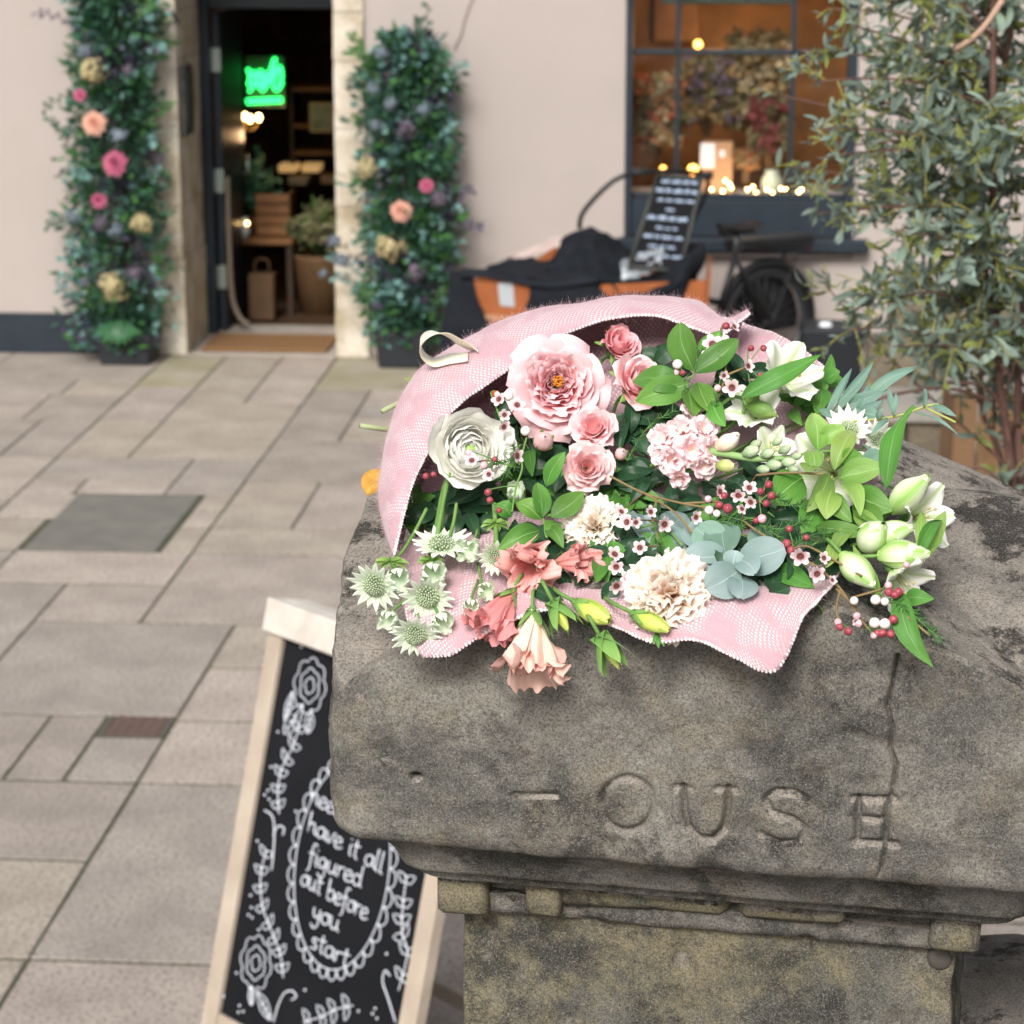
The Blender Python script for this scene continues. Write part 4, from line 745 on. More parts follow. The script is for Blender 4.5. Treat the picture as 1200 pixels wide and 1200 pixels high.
def stone_mat(name, base, lite, dark, black, tan, yell=None):
    m = bpy.data.materials.new(name); m.use_nodes = True; n = m.node_tree; P = n.nodes['Principled BSDF']; L = n.links; tc = n.nodes.new('ShaderNodeTexCoord')
    P.inputs['Roughness'].default_value = .92; P.inputs['Specular IOR Level'].default_value = .15
    def nz(scale, det, lo, hi, rough=.6, off=0):
        mp = n.nodes.new('ShaderNodeMapping'); mp.inputs['Location'].default_value = (off,off*.7,off*.3); L.new(tc.outputs['Object'], mp.inputs[0])
        t = n.nodes.new('ShaderNodeTexNoise'); t.inputs['Scale'].default_value = scale; t.inputs['Detail'].default_value = det; t.inputs['Roughness'].default_value = rough
        r_ = n.nodes.new('ShaderNodeMapRange'); r_.inputs['From Min'].default_value = lo; r_.inputs['From Max'].default_value = hi
        L.new(mp.outputs[0], t.inputs['Vector']); L.new(t.outputs['Fac'], r_.inputs[0]); return r_.outputs[0], t
    def mix(f, a, b_, k=1.0):
        x = n.nodes.new('ShaderNodeMixRGB')
        if k != 1.0: mm = n.nodes.new('ShaderNodeMath'); mm.operation = 'MULTIPLY'; mm.inputs[1].default_value = k; L.new(f, mm.inputs[0]); f = mm.outputs[0]
        L.new(f, x.inputs[0])
        for i,c_ in ((1,a),(2,b_)):
            if isinstance(c_, tuple): x.inputs[i].default_value = lin(c_)
            else: L.new(c_, x.inputs[i])
        return x.outputs[0]
    c_ = mix(nz(8,9,.44,.60,.74)[0], base, lite); c_ = mix(nz(16,8,.5,.62,.7,3)[0], c_, tan, .7)
    if yell: c_ = mix(nz(5,9,.45,.55,.78,8)[0], c_, yell, .8)
    c_ = mix(nz(5,10,.485,.575,.8,11)[0], c_, dark, .85)
    # faces that look up: paler, light partly put into the colour; black lichen patches
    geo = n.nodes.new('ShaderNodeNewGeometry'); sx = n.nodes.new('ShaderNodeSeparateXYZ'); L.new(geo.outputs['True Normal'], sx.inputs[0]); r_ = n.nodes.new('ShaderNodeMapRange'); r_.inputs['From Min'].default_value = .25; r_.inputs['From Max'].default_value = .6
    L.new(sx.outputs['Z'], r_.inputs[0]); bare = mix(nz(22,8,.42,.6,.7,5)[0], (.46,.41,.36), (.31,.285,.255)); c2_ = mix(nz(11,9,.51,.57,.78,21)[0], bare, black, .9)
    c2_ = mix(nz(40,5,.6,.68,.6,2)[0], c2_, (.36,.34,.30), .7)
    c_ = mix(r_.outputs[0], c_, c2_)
    f1, t1 = nz(430,5,.47,.58,.85,1); c_ = mix(f1, c_, (.03,.029,.027), .62)
    f2, t2 = nz(600,4,.53,.66,.8,4); c_ = mix(f2, c_, (.52,.49,.43), .62)
    # dirt in hollows: pointiness
    L.new(c_, P.inputs['Base Color'])
    b = n.nodes.new('ShaderNodeBump'); b.inputs['Strength'].default_value = .9; b.inputs['Distance'].default_value = .004
    t = nz(230,8,0,1,.85,0)[1]; L.new(t.outputs['Fac'], b.inputs['Height']); L.new(b.outputs[0], P.inputs['Normal']); return m
M_cap = stone_mat('weathered_stone', (.17,.166,.152), (.37,.35,.31), (.05,.05,.048), (.020,.019,.018), (.30,.26,.20))
M_shaft = stone_mat('pillar_stone', (.13,.13,.115), (.24,.23,.20), (.045,.047,.045), (.03,.028,.025), (.26,.24,.19), (.36,.31,.19))
gp = thing('gate_pillar','massive weathered stone gate pillar with a gabled cap and worn carved letters, carrying the bouquet','gate pillar',(PC.x,PC.y,0))
co = cap.build('cap_stone', M_cap, gp)
bm_ = co.data; 
# shaft
def psurf(hw, z0, z1, name, m, seed, amp=.004, nz_=90, nx_=180, nside=30):
    per = []
    for k,(n_,a_,b_) in enumerate(((nx_,(-1,-1),(1,-1)),(nside,(1,-1),(1,1)),(nside,(1,1),(-1,1)),(nside,(-1,1),(-1,-1)))):
        for i in range(n_): f = i/n_; per.append((a_[0]+(b_[0]-a_[0])*f, a_[1]+(b_[1]-a_[1])*f, (0,1,0,-1)[k], (-1,0,1,0)[k]))
    v = []; N_ = len(per)
    for j in range(nz_+1):
        z = z0+(z1-z0)*(j/nz_)**.6
        for x,y,nx,ny_ in per:
            p = PC-UX*.013+UX*(x*hw)+UY*(y*hw); p = Vector((p.x,p.y,z)); d = noise.noise(p*6+Vector((seed,0,0)))*amp*1.5+noise.noise(p*22)*amp*1.1+noise.noise(p*70)*amp*.5-max(0,noise.noise(p*35+Vector((5,5,5)))-.3)*.02
            v.append(p+(UX*nx+UY*ny_)*d)
    q = MB(); q.add(v,[(j*N_+i,j*N_+(i+1)%N_,(j+1)*N_+(i+1)%N_,(j+1)*N_+i) for j in range(nz_) for i in range(N_)]+[tuple(range(N_-1,-1,-1)),tuple(range(nz_*N_,(nz_+1)*N_))]); return q.build(name,m,gp)
SHW = .229
psurf(SHW, .25, 2.12, 'shaft', M_shaft, 3); psurf(SHW+.035, 0, .25, 'base', M_shaft, 5, nz_=10, nx_=40)
psurf(SHW+.012, 2.102, 2.1205, 'neck_course', M_cap, 8, .003, 8)
# worn dentils under the cap
r = random.Random(4)
def dentil(xc, w, zt, h, y_=-1):
    b = MB(); c_ = PC+UX*xc+UY*(-(SHW+.006)); c_ = Vector((c_.x,c_.y,zt-h/2)); b.obox(c_,UX,UY,UPV,w/2,.026,h/2,.005)
    b.v = [tuple(Vector(q)+vtx(q,60,2)*.005) for q in b.v]; b.build('dentil', M_shaft, gp)
for xc,w,h in ((-.236,.044,.040),(-.158,.032,.034),(.105,.028,.018),(.218,.044,.034)): dentil(xc,w,2.1428,h)
b = MB(); b.lathe(PC+UX*.205+UY*(-(SHW+.003))+Vector((0,0,2.09)), [(.001,.004),(.009,.003),(.011,0),(.011,-.01)],12,-UY); b.build('iron_hook', mat('rusty_hook',(.09,.08,.07),.9), gp)
for s0,xr,h in ((-.10,.10,.024),(-.03,.09,.022),(.06,.08,.02)):
    c_ = PC+UX*s0+UY*(-(SHW+.008)); b = MB(); b.obox(Vector((c_.x,c_.y,2.129)),UX,UY,UPV,xr/2-.002,.014,h/2,.008); b.v = [tuple(Vector(q)+vtx(q,30,5)*.004) for q in b.v]; b.build('worn_course_block', M_shaft, gp)
# stone boundary wall running on from the pillar at the right
bw = thing('boundary_wall','dark rough stone boundary wall running on to the right of the pillar','wall',(0,0,0)); 
q0 = at(1190,1150,2.55); bw.location = (q0.x,q0.y,0); zt = at(1160,1135,2.5).z
b = MB(); R0 = PC+UX*(SHW-.03); n_ = 60; per = []
def WP(a_, d_, z): p = R0+UX*a_+UY*d_; p = Vector((p.x,p.y,z)); o_ = vtx(p,9,2)*.018+vtx(p,30,4)*.006; return p+o_
v = []; sec = [(-.02,0),(-.02,zt*.5),(-.02,zt-.12),(-.02,zt-.03),(.01,zt),(.10,zt+.02),(.2,zt+.005),(.26,zt-.04),(.26,0)]
for i in range(n_+1):
    for d_,z in sec: v.append(WP(i/n_*1.6, d_, z))
k = len(sec); b.add(v,[(i*k+j,(i+1)*k+j,(i+1)*k+j+1,i*k+j+1) for i in range(n_) for j in range(k-1)]+[tuple(range(k-1,-1,-1)),tuple(range(n_*k,(n_+1)*k))]); b.build('rubble_wall', M_shaft, bw)
# ------------------------------------------------------------------ A-board
BP = Vector((-1.21,6.18,.12)); bd = Vector((.7132,-.7009,0)); bn_ = Vector((.7009,.7132,0)); lean = math.atan(.24/.99)
BUv = (UPV*math.cos(lean)+bn_*math.sin(lean)); BN = bd.cross(BUv).normalized()
if BN.dot(bn_) > 0: BN = -BN                 # BN faces us
BW, BH = .70, 1.02
def BB(u, v, o=0): return BP+bd*u+BUv*v+BN*o
ab = thing('a_board','wooden framed blackboard pavement sign with white hand-drawn lettering and flowers','blackboard sign',(BP.x+.3,BP.y-.2,0))
M_aw = mat('pale_pine',(.36,.30,.24),.75,(.48,.41,.34),7,bump=.25,bscale=60); M_aw2 = mat('whitewashed_pine',(.5,.46,.42),.75,(.64,.60,.55),12,bump=.25,bscale=60)
def member(u0,u1,v0,v1,o0,o1,nm,m):
    b = MB(); b.obox(BB((u0+u1)/2,(v0+v1)/2,(o0+o1)/2),bd,BUv,BN,(u1-u0)/2,(v1-v0)/2,(o1-o0)/2,.004); return b.build(nm,m,ab,smooth=False)
member(-.006,BW+.006,-.006,BH+.006,-.012,0,'panel',M_slate)
member(-.062,-.002,-.12,BH+.04,-.024,.016,'side_rail',M_aw); member(BW+.002,BW+.062,-.12,BH+.04,-.024,.016,'side_rail',M_aw)
member(.0,BW,-.064,-.004,-.022,.012,'bottom_rail',M_aw); member(-.075,BW+.075,BH-.004,BH+.085,-.02,.028,'top_rail',M_aw2)
member(-.075,BW+.075,BH+.06,BH+.085,-.105,-.022,'top_cap',M_aw2)
# rear frame leaning the other way
BU2 = (UPV*math.cos(lean)-bn_*math.sin(lean)); tp = BB(0,BH+.05,-.07)
for u in (-.03,BW+.03):
    a_ = tp+bd*u; e_ = a_-BU2*((a_.z)/BU2.z); c_ = (a_+e_)/2; b = MB(); b.obox(c_,bd,BU2.cross(bd),BU2,.022,.016,(a_-e_).length/2,.003); b.build('rear_leg',M_aw,ab,smooth=False)
for f_ in (.25,.93):
    a_ = tp-BU2*(tp.z/BU2.z)*f_; b = MB(); b.obox(a_+bd*BW/2,bd,BU2.cross(bd),BU2,BW/2,.01,.03,.003); b.build('rear_rail',M_aw,ab,smooth=False)
# photo pixel -> board coordinates (used to lay the drawing out on the panel)
def bpx(px, py):
    r_ = ray(px,py); t_ = (BP-CAMPOS).dot(BN)/r_.dot(BN); q = CAMPOS+r_*t_-BP; return (q.dot(bd), q.dot(BUv))
def stroke(mb, pts, w=.003, sm=3):
    P3 = [BB(u,v,.0012) for u,v in pts]; mb.tube(crom(P3,sm) if len(P3) > 2 else P3, w, 5)
def zb(x, y): return bpx(230+x/2.309, 680+y/2.3077)       # from the enlarged crop
# hand lettering: each glyph strokes in (x, y), x-height 1
GL = {'a':(.85,[[(.7,.8),(.45,1),(.1,.75),(.05,.3),(.3,0),(.6,.25),(.72,.95),(.7,.3),(.9,0)]]),'b':(.8,[[(.1,1.9),(.1,.1)],[(.1,.6),(.45,1),(.75,.6),(.6,.1),(.3,0),(.1,.2)]]),'d':(.85,[[(.65,.75),(.35,1),(.05,.6),(.15,.1),(.4,0),(.65,.3)],[(.68,1.9),(.65,.3),(.8,0)]]),
 'e':(.75,[[(.1,.5),(.6,.6),(.6,.9),(.3,1),(.05,.6),(.15,.1),(.4,0),(.75,.2)]]),'f':(.6,[[(.65,1.75),(.45,1.9),(.3,1.5),(.28,-.4),(.1,-.7)],[(.05,.95),(.6,1.0)]]),'g':(.8,[[(.65,.8),(.35,1),(.05,.6),(.2,.1),(.5,.2),(.68,.9)],[(.68,.9),(.62,-.5),(.35,-.8),(.1,-.5)]]),
 'h':(.85,[[(.12,1.9),(.1,0)],[(.1,.5),(.35,.95),(.6,.8),(.62,.2),(.85,0)]]),'i':(.35,[[(.15,1),(.15,.2),(.3,0)],[(.15,1.4),(.17,1.5)]]),'l':(.4,[[(.15,1.9),(.13,.2),(.35,0)]]),'n':(.85,[[(.1,1),(.1,0)],[(.1,.5),(.35,.95),(.6,.8),(.62,.2),(.82,0)]]),
 'o':(.8,[[(.4,1),(.08,.7),(.1,.2),(.4,0),(.7,.3),(.65,.8),(.4,1),(.6,.95),(.85,1.0)]]),'r':(.6,[[(.1,1),(.12,0)],[(.12,.6),(.3,.95),(.6,.95)]]),'s':(.65,[[(.55,.9),(.3,1),(.12,.75),(.5,.4),(.45,.05),(.05,.05)]]),
 't':(.6,[[(.3,1.6),(.27,.2),(.5,0)],[(.02,1.1),(.6,1.15)]]),'u':(.85,[[(.1,1),(.1,.3),(.35,0),(.6,.3),(.65,1),(.66,.2),(.85,0)]]),'v':(.75,[[(.05,1),(.3,0),(.65,1),(.8,1.0)]]),'y':(.8,[[(.1,1),(.15,.4),(.4,.2),(.62,.5)],[(.65,1),(.62,-.4),(.3,-.8),(.05,-.5)]]),"'":(.25,[[(.1,1.9),(.08,1.6)]]),' ':(.55,[])}
lt = MB()
def write(txt, p0, p1, xh):
    """text from board point p0 to p1 along the baseline"""
    tot = sum(GL[c_][0] for c_ in txt); u0,v0 = p0; u1,v1 = p1; s_ = (u1-u0)/tot; x = 0
    for c_ in txt:
        for st in GL[c_][1]: stroke(lt,[(u0+(x+a_)*s_+.12*b__*xh*.3, v0+(v1-v0)*x/tot+b__*xh) for a_,b__ in st],.0020)
        x += GL[c_][0]
u_c = (zb(380,900)[0]+zb(400,900)[0])/2
lines = [("have it all",(300,678),(505,796)),("figured",(300,762),(448,832)),("out before",(282,822),(462,922)),("you",(312,912),(385,952)),("start",(308,992),(410,1050)),("need to",(308,600),(450,680))]
for tx,a_,b__ in lines: write(tx, zb(*a_), zb(*b__), .0285)
lt.build('hand_lettering', M_chalk, ab, kind='stuff')
# scalloped oval
cxy = np.array([zb(262,870), zb(520,800), zb(385,1062), zb(345,480)])
left, right, bot = zb(258,815), zb(516,838), zb(388,1068)
ocx = (left[0]+right[0])/2; hw = (right[0]-left[0])/2; 
ocy = (left[1]+right[1])/2+.05; hh = ocy-bot[1]
ov = MB()
def ovp(a_, k=1.0): return (ocx+hw*k*math.cos(a_), ocy+hh*(k if k==1 else 1+(k-1)*hw/hh)*math.sin(a_))
stroke(ov,[ovp(i*PI/30) for i in range(61)],.0016,2)
NSC = 34
for i in range(NSC):
    a0,a1 = 2*PI*i/NSC, 2*PI*(i+1)/NSC; stroke(ov,[ovp(a0),ovp(a0+(a1-a0)*.12,1.10),ovp((a0+a1)/2,1.15),ovp(a1-(a1-a0)*.12,1.10),ovp(a1)],.0016)
ov.build('scalloped_oval', M_chalk, ab)
def zs(pts): return [zb(*p) for p in pts]
fd = MB(); FS = .0014
def bloom(cx_, cy_, s_, tilt=0):
    for rr_,n_ in ((1,8),(.62,6),(.3,4)):
        pts = []
        for i in range(n_*4+1): a_ = 2*PI*i/(n_*4); q_ = rr_*(1+.16*abs(math.sin(n_*a_/2))-.08); pts.append((cx_+s_*q_*math.cos(a_+rr_*2), cy_+s_*q_*1.1*math.sin(a_+rr_*2)))
        stroke(fd,pts,FS,2)
def leafd(p0, p1, w):
    (a_,b__),(c_,d_) = p0,p1; nx,ny_ = -(d_-b__),(c_-a_); m_ = ((a_+c_)/2,(b__+d_)/2)
    stroke(fd,[p0,(m_[0]+nx*w,m_[1]+ny_*w),p1,(m_[0]-nx*w,m_[1]-ny_*w),p0],FS); stroke(fd,[p0,p1],FS)
    for k in (.35,.55,.75):
        q_ = (a_+(c_-a_)*k,b__+(d_-b__)*k)
        for s_ in (1,-1): stroke(fd,[q_,(q_[0]+(c_-a_)*.14+nx*w*.45*s_, q_[1]+(d_-b__)*.14+ny_*w*.45*s_)],FS*.9)
a_ = zb(308,285); bloom(a_[0],a_[1],.062); leafd(zb(290,335),zb(238,415),.26); leafd(zb(312,350),zb(303,415),.3); leafd(zb(262,300),zb(240,380),.16); fd.build('flower_drawing', M_chalk, ab); fd = MB()
a_ = zb(162,1035); bloom(a_[0],a_[1],.062); leafd(zb(150,1095),zb(150,1150),.25); leafd(zb(165,1110),zb(203,1190),.2); fd.build('flower_drawing', M_chalk, ab); fd = MB()
a_ = (zb(385,300)[0]+.06, zb(385,300)[1]+.0); bloom(.62,a_[1]-.02,.06); leafd((.60,a_[1]-.09),(.64,a_[1]-.17),.25)
fd.build('flower_drawing', M_chalk, ab)
vd = MB()
def vine(pts, n_, s_=.017):
    vd = MB()
    P2 = [zb(*p) if p[0] > 3 else p for p in pts]; C_ = crom([(a_,b__,0) for a_,b__ in P2],8); stroke(vd,[(q_.x,q_.y) for q_ in C_],.0016,1)
    for i in range(n_):
        q_ = C_[int((len(C_)-1)*(i+.5)/n_)]; q2 = C_[min(len(C_)-1,int((len(C_)-1)*(i+.5)/n_)+1)]; t_ = (q2-q_); t_ = t_.normalized() if t_.length > 0 else Vector((0,1,0)); nn = Vector((-t_.y,t_.x,0))
        for sg_ in (1,-1):
            e_ = q_+(nn*sg_*1.1+t_*-.6)*s_*1.6; m1 = q_+(nn*sg_*.9+t_*.2)*s_; m2 = q_+(nn*sg_*.3-t_*.8)*s_; stroke(vd,[(q_.x,q_.y),(m1.x,m1.y),(e_.x,e_.y),(m2.x,m2.y),(q_.x,q_.y)],.0015,2)
    vd.build('vine_drawing', M_chalk, ab)
vine([(280,395),(262,450),(232,510),(222,570),(225,632)],6); vine([(190,730),(175,800),(180,880),(205,950),(228,1010),(236,1075)],8)
vine([(570,800),(560,880),(558,950),(572,1010),(548,1110)],6,.019); vine([(290,1195),(340,1180),(380,1160),(425,1150)],4,.019)
for pts in ([(185,622),(208,640),(212,700),(205,785)],[(209,690),(222,665),(238,670),(235,690)],[(262,1110),(240,1115),(222,1150),(210,1195)],[(262,1110),(272,1125),(258,1135)],[(540,1195),(520,1130),(505,1085),(512,1055),(525,1070)],[(565,1195),(570,1170),(590,1158),(592,1180)]): stroke(vd,zs(pts),.0020)
vd.build('swirl_drawing', M_chalk, ab, kind='stuff'); vd = MB()
for x,y in ((195,568),(186,580),(198,592),(150,885),(142,905),(152,912),(118,1150),(115,1168),(128,1166),(485,1158),(478,1172),(490,1185),(612,875),(625,885),(626,902),(222,410),(203,505),(166,705),(148,852),(170,945),(110,1062),(75,1125),(295,1108),(270,625),(516,1010),(620,1018),(440,1165),(285,180)):
    q_ = BB(*zb(x,y),.001); vd.ball(q_,.0035,5)
vd.build('chalk_dots', M_chalk, ab, kind='stuff')
# an orange autumn leaf / lichen caught at the left edge of the stone
# ------------------------------------------------------------------ the bouquet: placing
def lerp_tab(x, T):
    if x <= T[0][0]: return T[0][1]
    for (a,b),(c,d) in zip(T[:-1],T[1:]):
        if x <= c: return b+(d-b)*(x-a)/(c-a)
    return T[-1][1]
DT = [(340,.28),(400,.225),(500,.15),(600,.075),(650,.035),(700,-.005),(750,-.028),(800,-.036),(860,-.036)]
def tf(px): return 2.1-(px-820)/1338.*math.tan(ang)
def B(px, py, off=0): return at(px, py, tf(px)+lerp_tab(py, DT)+off)
def SZ(px, py): return (B(px,py)-CAMPOS).length/3000.       # metres per photo pixel there
def AX(dx, dy, dc):     # direction given as right, up, toward the camera in the view
    return (RT*dx+VU*dy-VF*dc).normalized()
def frame(z):
    z = z.normalized(); x = RT-z*RT.dot(z)
    if x.length < .2: x = VU-z*VU.dot(z)
    x.normalize(); return x, z.cross(x), z
CORE = (690,600)
M_stem = mat('bouquet_stem',(.12,.26,.06),.5,(.2,.36,.1),30,trans=.1)
M_dstem = mat('brown_twig',(.16,.10,.05),.7,(.26,.2,.08),30)
def stem(t, p, d, m=M_stem, r=.0016, to=None, label=None):
    """stem from the back of a head into the bundle"""
    e = B(*(to or CORE), .10) if not isinstance(to, Vector) else to; q = p-d*.02
    MB().tube(crom([p, q, q.lerp(e,.45)-VU*.004, e],5), r, 6).build('stem', m, t, label=label)
def prof_curve(L, th0, th1, r0=.0, z0=0, n=9, pw=1.0, roll=0):
    """profile from the base: tangent angle off the axis runs th0 -> th1 (degrees), roll adds a lip"""
    r, z = r0, z0; P = [(r,z)]
    for i in range(n-1):
        k = (i+.5)/(n-1); a = math.radians(th0+(th1-th0)*k**pw+roll*max(0,(k-.72)/.28)**2); r += math.sin(a)*L/(n-1); z += math.cos(a)*L/(n-1); P.append((r,z))
    return P
def petal_on(mb, c, fr, phi, P, half, seed, rip=0, rf=3, edge=0, nu=9, tipn=0, conf=1.0, crump=0, tw=0, shape=None, ruf=0, rfr=6, tang=.3):
    """a petal wrapped about the axis, P its profile, half its half width"""
    X, Y, Z = fr; n = len(P); sd_ = Vector((seed*1.37, seed*2.11, seed*.73))
    def fn(u, w):
        k = w*(n-1); i = min(int(k), n-2); f = k-i; r = P[i][0]+(P[i+1][0]-P[i][0])*f; z = P[i][1]+(P[i+1][1]-P[i][1])*f
        sh = shape(w) if shape else (math.sin(PI*min(1,.12+.80*w))**.55 if w < .97 else .62)
        hw = half*sh; z -= edge*u*u*w; s_ = u*hw
        if w > .6: z -= (abs(u)**2.6)*half*.28*((w-.6)/.4)       # rounded top corners
        if tipn and w > .9: z += tipn*(1-abs(u))*half*.2
        rr = max(r, half*.28)*conf+half*2.2*(1-conf); a = s_/rr; r2 = r+edge*.8*u**4
        q = noise.noise(Vector((u*rf, w*1.2, 0))+sd_)*rip*w*w+noise.noise(Vector((u*rf*2.6, w*2.5, 3))+sd_)*rip*.5*w**3
        dr_, dz_ = P[i+1][0]-P[i][0], P[i+1][1]-P[i][1]; l_ = math.hypot(dr_,dz_)+1e-9; st_, ct_ = dr_/l_, dz_/l_
        if ruf: q += ruf*w**1.6*math.sin(u*rfr+seed*3.1+1.5*noise.noise(Vector((u*2,w,5))+sd_))
        if crump: q += noise.noise(Vector((u*4,w*5,1))+sd_)*crump
        tg = tang*rip*w*w*noise.noise(Vector((u*rf*2.2, 9.1, 2))+sd_)
        r2 += q*ct_+tg*st_; z += -q*st_+tg*ct_
        ca, sa = math.cos(phi+a+tw*w), math.sin(phi+a+tw*w)
        d = r2-rr; x_ = (d+rr*math.cos(a)); y_ = rr*math.sin(a)
        # centre of curvature sits on the axis for conf=1
        cx_, sx_ = math.cos(phi+tw*w), math.sin(phi+tw*w)
        return c+X*(x_*cx_-y_*sx_)+Y*(x_*sx_+y_*cx_)+Z*z
    mb.grid(fn, nu, len(P))
# petal colours
m_r1 = petalmat('rose_pale_pink',(.92,.50,.45),(.92,.51,.54),(.91,.63,.66),vein=.05)
m_r2 = petalmat('rose_mid_pink',(.92,.46,.41),(.94,.50,.52),(.96,.70,.72),vein=.06)
m_r3 = petalmat('rose_deep_pink',(.90,.34,.34),(.92,.36,.41),(.94,.56,.60),vein=.07)
m_rd = petalmat('rose_dusty_pink',(.90,.46,.43),(.91,.51,.52),(.94,.70,.71),vein=.08)
m_ran = petalmat('ranunculus_white',(.88,.91,.70),(.96,.96,.90),(.97,.97,.94),vein=.03,trans=.10)
m_stock = petalmat('stock_dusty_pink',(.92,.76,.62),(.92,.62,.64),(.95,.80,.82),vein=.08)
m_alst = petalmat('alstroemeria_white',(.62,.78,.34),(.90,.90,.82),(.92,.91,.87),vein=.05,stripe=(.62,.78,.42),sw=.3)
m_bud = petalmat('alstroemeria_bud',(.40,.64,.14),(.76,.84,.58),(.84,.88,.70),vein=.08,stripe=(.33,.58,.12),sw=.55,p=(0,.45,1))
m_carn = petalmat('carnation_cream',(.88,.70,.50),(.92,.78,.64),(.95,.89,.82),vein=.05,p=(0,.6,1),trans=.12)
m_carn2 = petalmat('carnation_peach',(.86,.60,.42),(.91,.72,.58),(.95,.86,.78),vein=.05,p=(0,.65,1),trans=.12)
m_coral = petalmat('lisianthus_coral',(.80,.42,.32),(.88,.34,.33),(.90,.47,.44),vein=.08)
m_coral2 = petalmat('lisianthus_dark_coral',(.74,.28,.25),(.80,.28,.29),(.86,.38,.39),vein=.08)
m_peach = petalmat('lisianthus_peach',(.90,.85,.62),(.92,.76,.64),(.90,.56,.48),vein=.05)
m_lbud = petalmat('lisianthus_bud',(.30,.50,.08),(.60,.72,.14),(.72,.78,.22),vein=.08,stripe=(.36,.56,.08),sw=.2)
m_ast = petalmat('astrantia_bract',(.46,.62,.40),(.74,.82,.66),(.82,.88,.76),vein=.06,stripe=(.5,.66,.42),sw=.2,p=(0,.5,1))
m_wax = petalmat('waxflower_petal',(.60,.30,.35),(.82,.66,.68),(.92,.86,.86),vein=.04)
m_sep = petalmat('sepal_green',(.14,.30,.07),(.22,.42,.10),(.30,.50,.14),vein=.1,trans=.15)
m_lime = petalmat('leaf_lime',(.16,.32,.05),(.26,.43,.10),(.36,.52,.16),.4,.3,stripe=(.42,.62,.22),sw=.06,vein=.10,bump=.3,ov=.2,oh=.015)
m_lgreen = petalmat('leaf_green',(.07,.21,.03),(.12,.30,.05),(.17,.38,.08),.4,.25,stripe=(.3,.5,.18),sw=.06,vein=.12,bump=.3,ov=.22,oh=.015)
m_blade = petalmat('leaf_blade',(.08,.24,.04),(.10,.30,.05),(.13,.34,.06),.35,.25,stripe=(.2,.42,.12),sw=.08,vein=.14,vs=160,bump=.4)
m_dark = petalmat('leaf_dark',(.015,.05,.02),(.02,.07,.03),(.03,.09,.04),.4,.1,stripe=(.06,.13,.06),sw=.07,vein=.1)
m_euc = petalmat('leaf_eucalyptus',(.18,.28,.25),(.23,.33,.32),(.30,.40,.40),.6,.10,stripe=(.45,.54,.52),sw=.04,vein=.05,bump=.05,vs=25,ov=.18,oh=.01)
m_eucg = petalmat('leaf_eucalyptus_green',(.12,.22,.17),(.16,.28,.22),(.19,.31,.25),.5,.10,stripe=(.32,.42,.36),sw=.04,vein=.05,bump=.05,vs=25,ov=.15,oh=.01)
m_wil = petalmat('leaf_willow_blue',(.13,.24,.16),(.17,.30,.24),(.20,.34,.28),.5,.15,stripe=(.3,.42,.33),sw=.08)
def petals(t, name, specs, m, c, fr, joined=False):
    if joined:
        b = MB()
        for s_ in specs: petal_on(b, c, fr, **s_)
        return b.build(name, m, t, attr=True)
    for s_ in specs:
        b = MB(); petal_on(b, c, fr, **s_); b.build(name, m, t, attr=True)
def calyx(t, c, fr, r, L, n=5, m=None, spread=100, seed=0):
    b = MB(); X,Y,Z = fr
    for i in range(n): petal_on(b, c-Z*r*.15, fr, 2*PI*i/n+seed, prof_curve(L,40,spread,r*.25,0,7), L*.24, seed+i, shape=lambda w: (1-w)**.6+.03, conf=.4)
    b.lathe(c-Z*r*.75,[(r*.12,0),(r*.32,r*.25),(r*.34,r*.6),(r*.25,r*.8)],10,Z); b.build('calyx', m or m_sep, t, attr=True)
def rose(label, px, py, dpx, d, m, seed, n=26, th_in=-8, th_out=62, tight=1.0, group=None, off=0, cat='rose', stamen=False, flat=0):
    R = dpx*.5*SZ(px,py); Z = AX(*d); fr = frame(Z); c = B(px,py,off)-Z*R*(.75-flat*.3); r_ = random.Random(seed)
    t = thing('rose' if cat=='rose' else cat.replace(' ','_'), label, cat, c, group); sp_ = []
    for i in range(n):
        q = i/(n-1); ph = i*2.39996+r_.uniform(-.25,.25); L = R*(.80+.26*q)*(1-.18*flat*(1-q)); th1 = th_in+(th_out-th_in)*q**1.25
        th0 = 34+50*q; half = R*(.30+.36*q)*tight; roll = (5+50*max(0,q-.45))*r_.uniform(.5,1.2)
        sp_.append(dict(phi=ph, P=prof_curve(L,th0,th1,R*.03*(1-q)+R*.012*(i%3),-R*.02*q,10,.8,roll), half=half, seed=seed+i*1.3, rip=R*.08*(.4+q), rf=1.3, edge=R*.06*q, nu=11, crump=R*.012))
    petals(t,'petal',sp_,m,c,fr)
    if stamen:
        b = MB()
        for k in range(40):
            a = r_.uniform(0,2*PI); rr = R*.15*r_.random()**.5; q_ = c+Z*R*(.75+.12*r_.random())+(fr[0]*math.cos(a)+fr[1]*math.sin(a))*rr; b.tube([c+Z*R*.3,q_],R*.006,4); b.ball(q_,R*.022,4)
        b.build('stamens', mat('rose_stamen',(.70,.30,.03),.7), t, kind='stuff')
    calyx(t, c, fr, R*.6, R*.8, seed=seed); stem(t, c-Z*R*.4, Z); return t
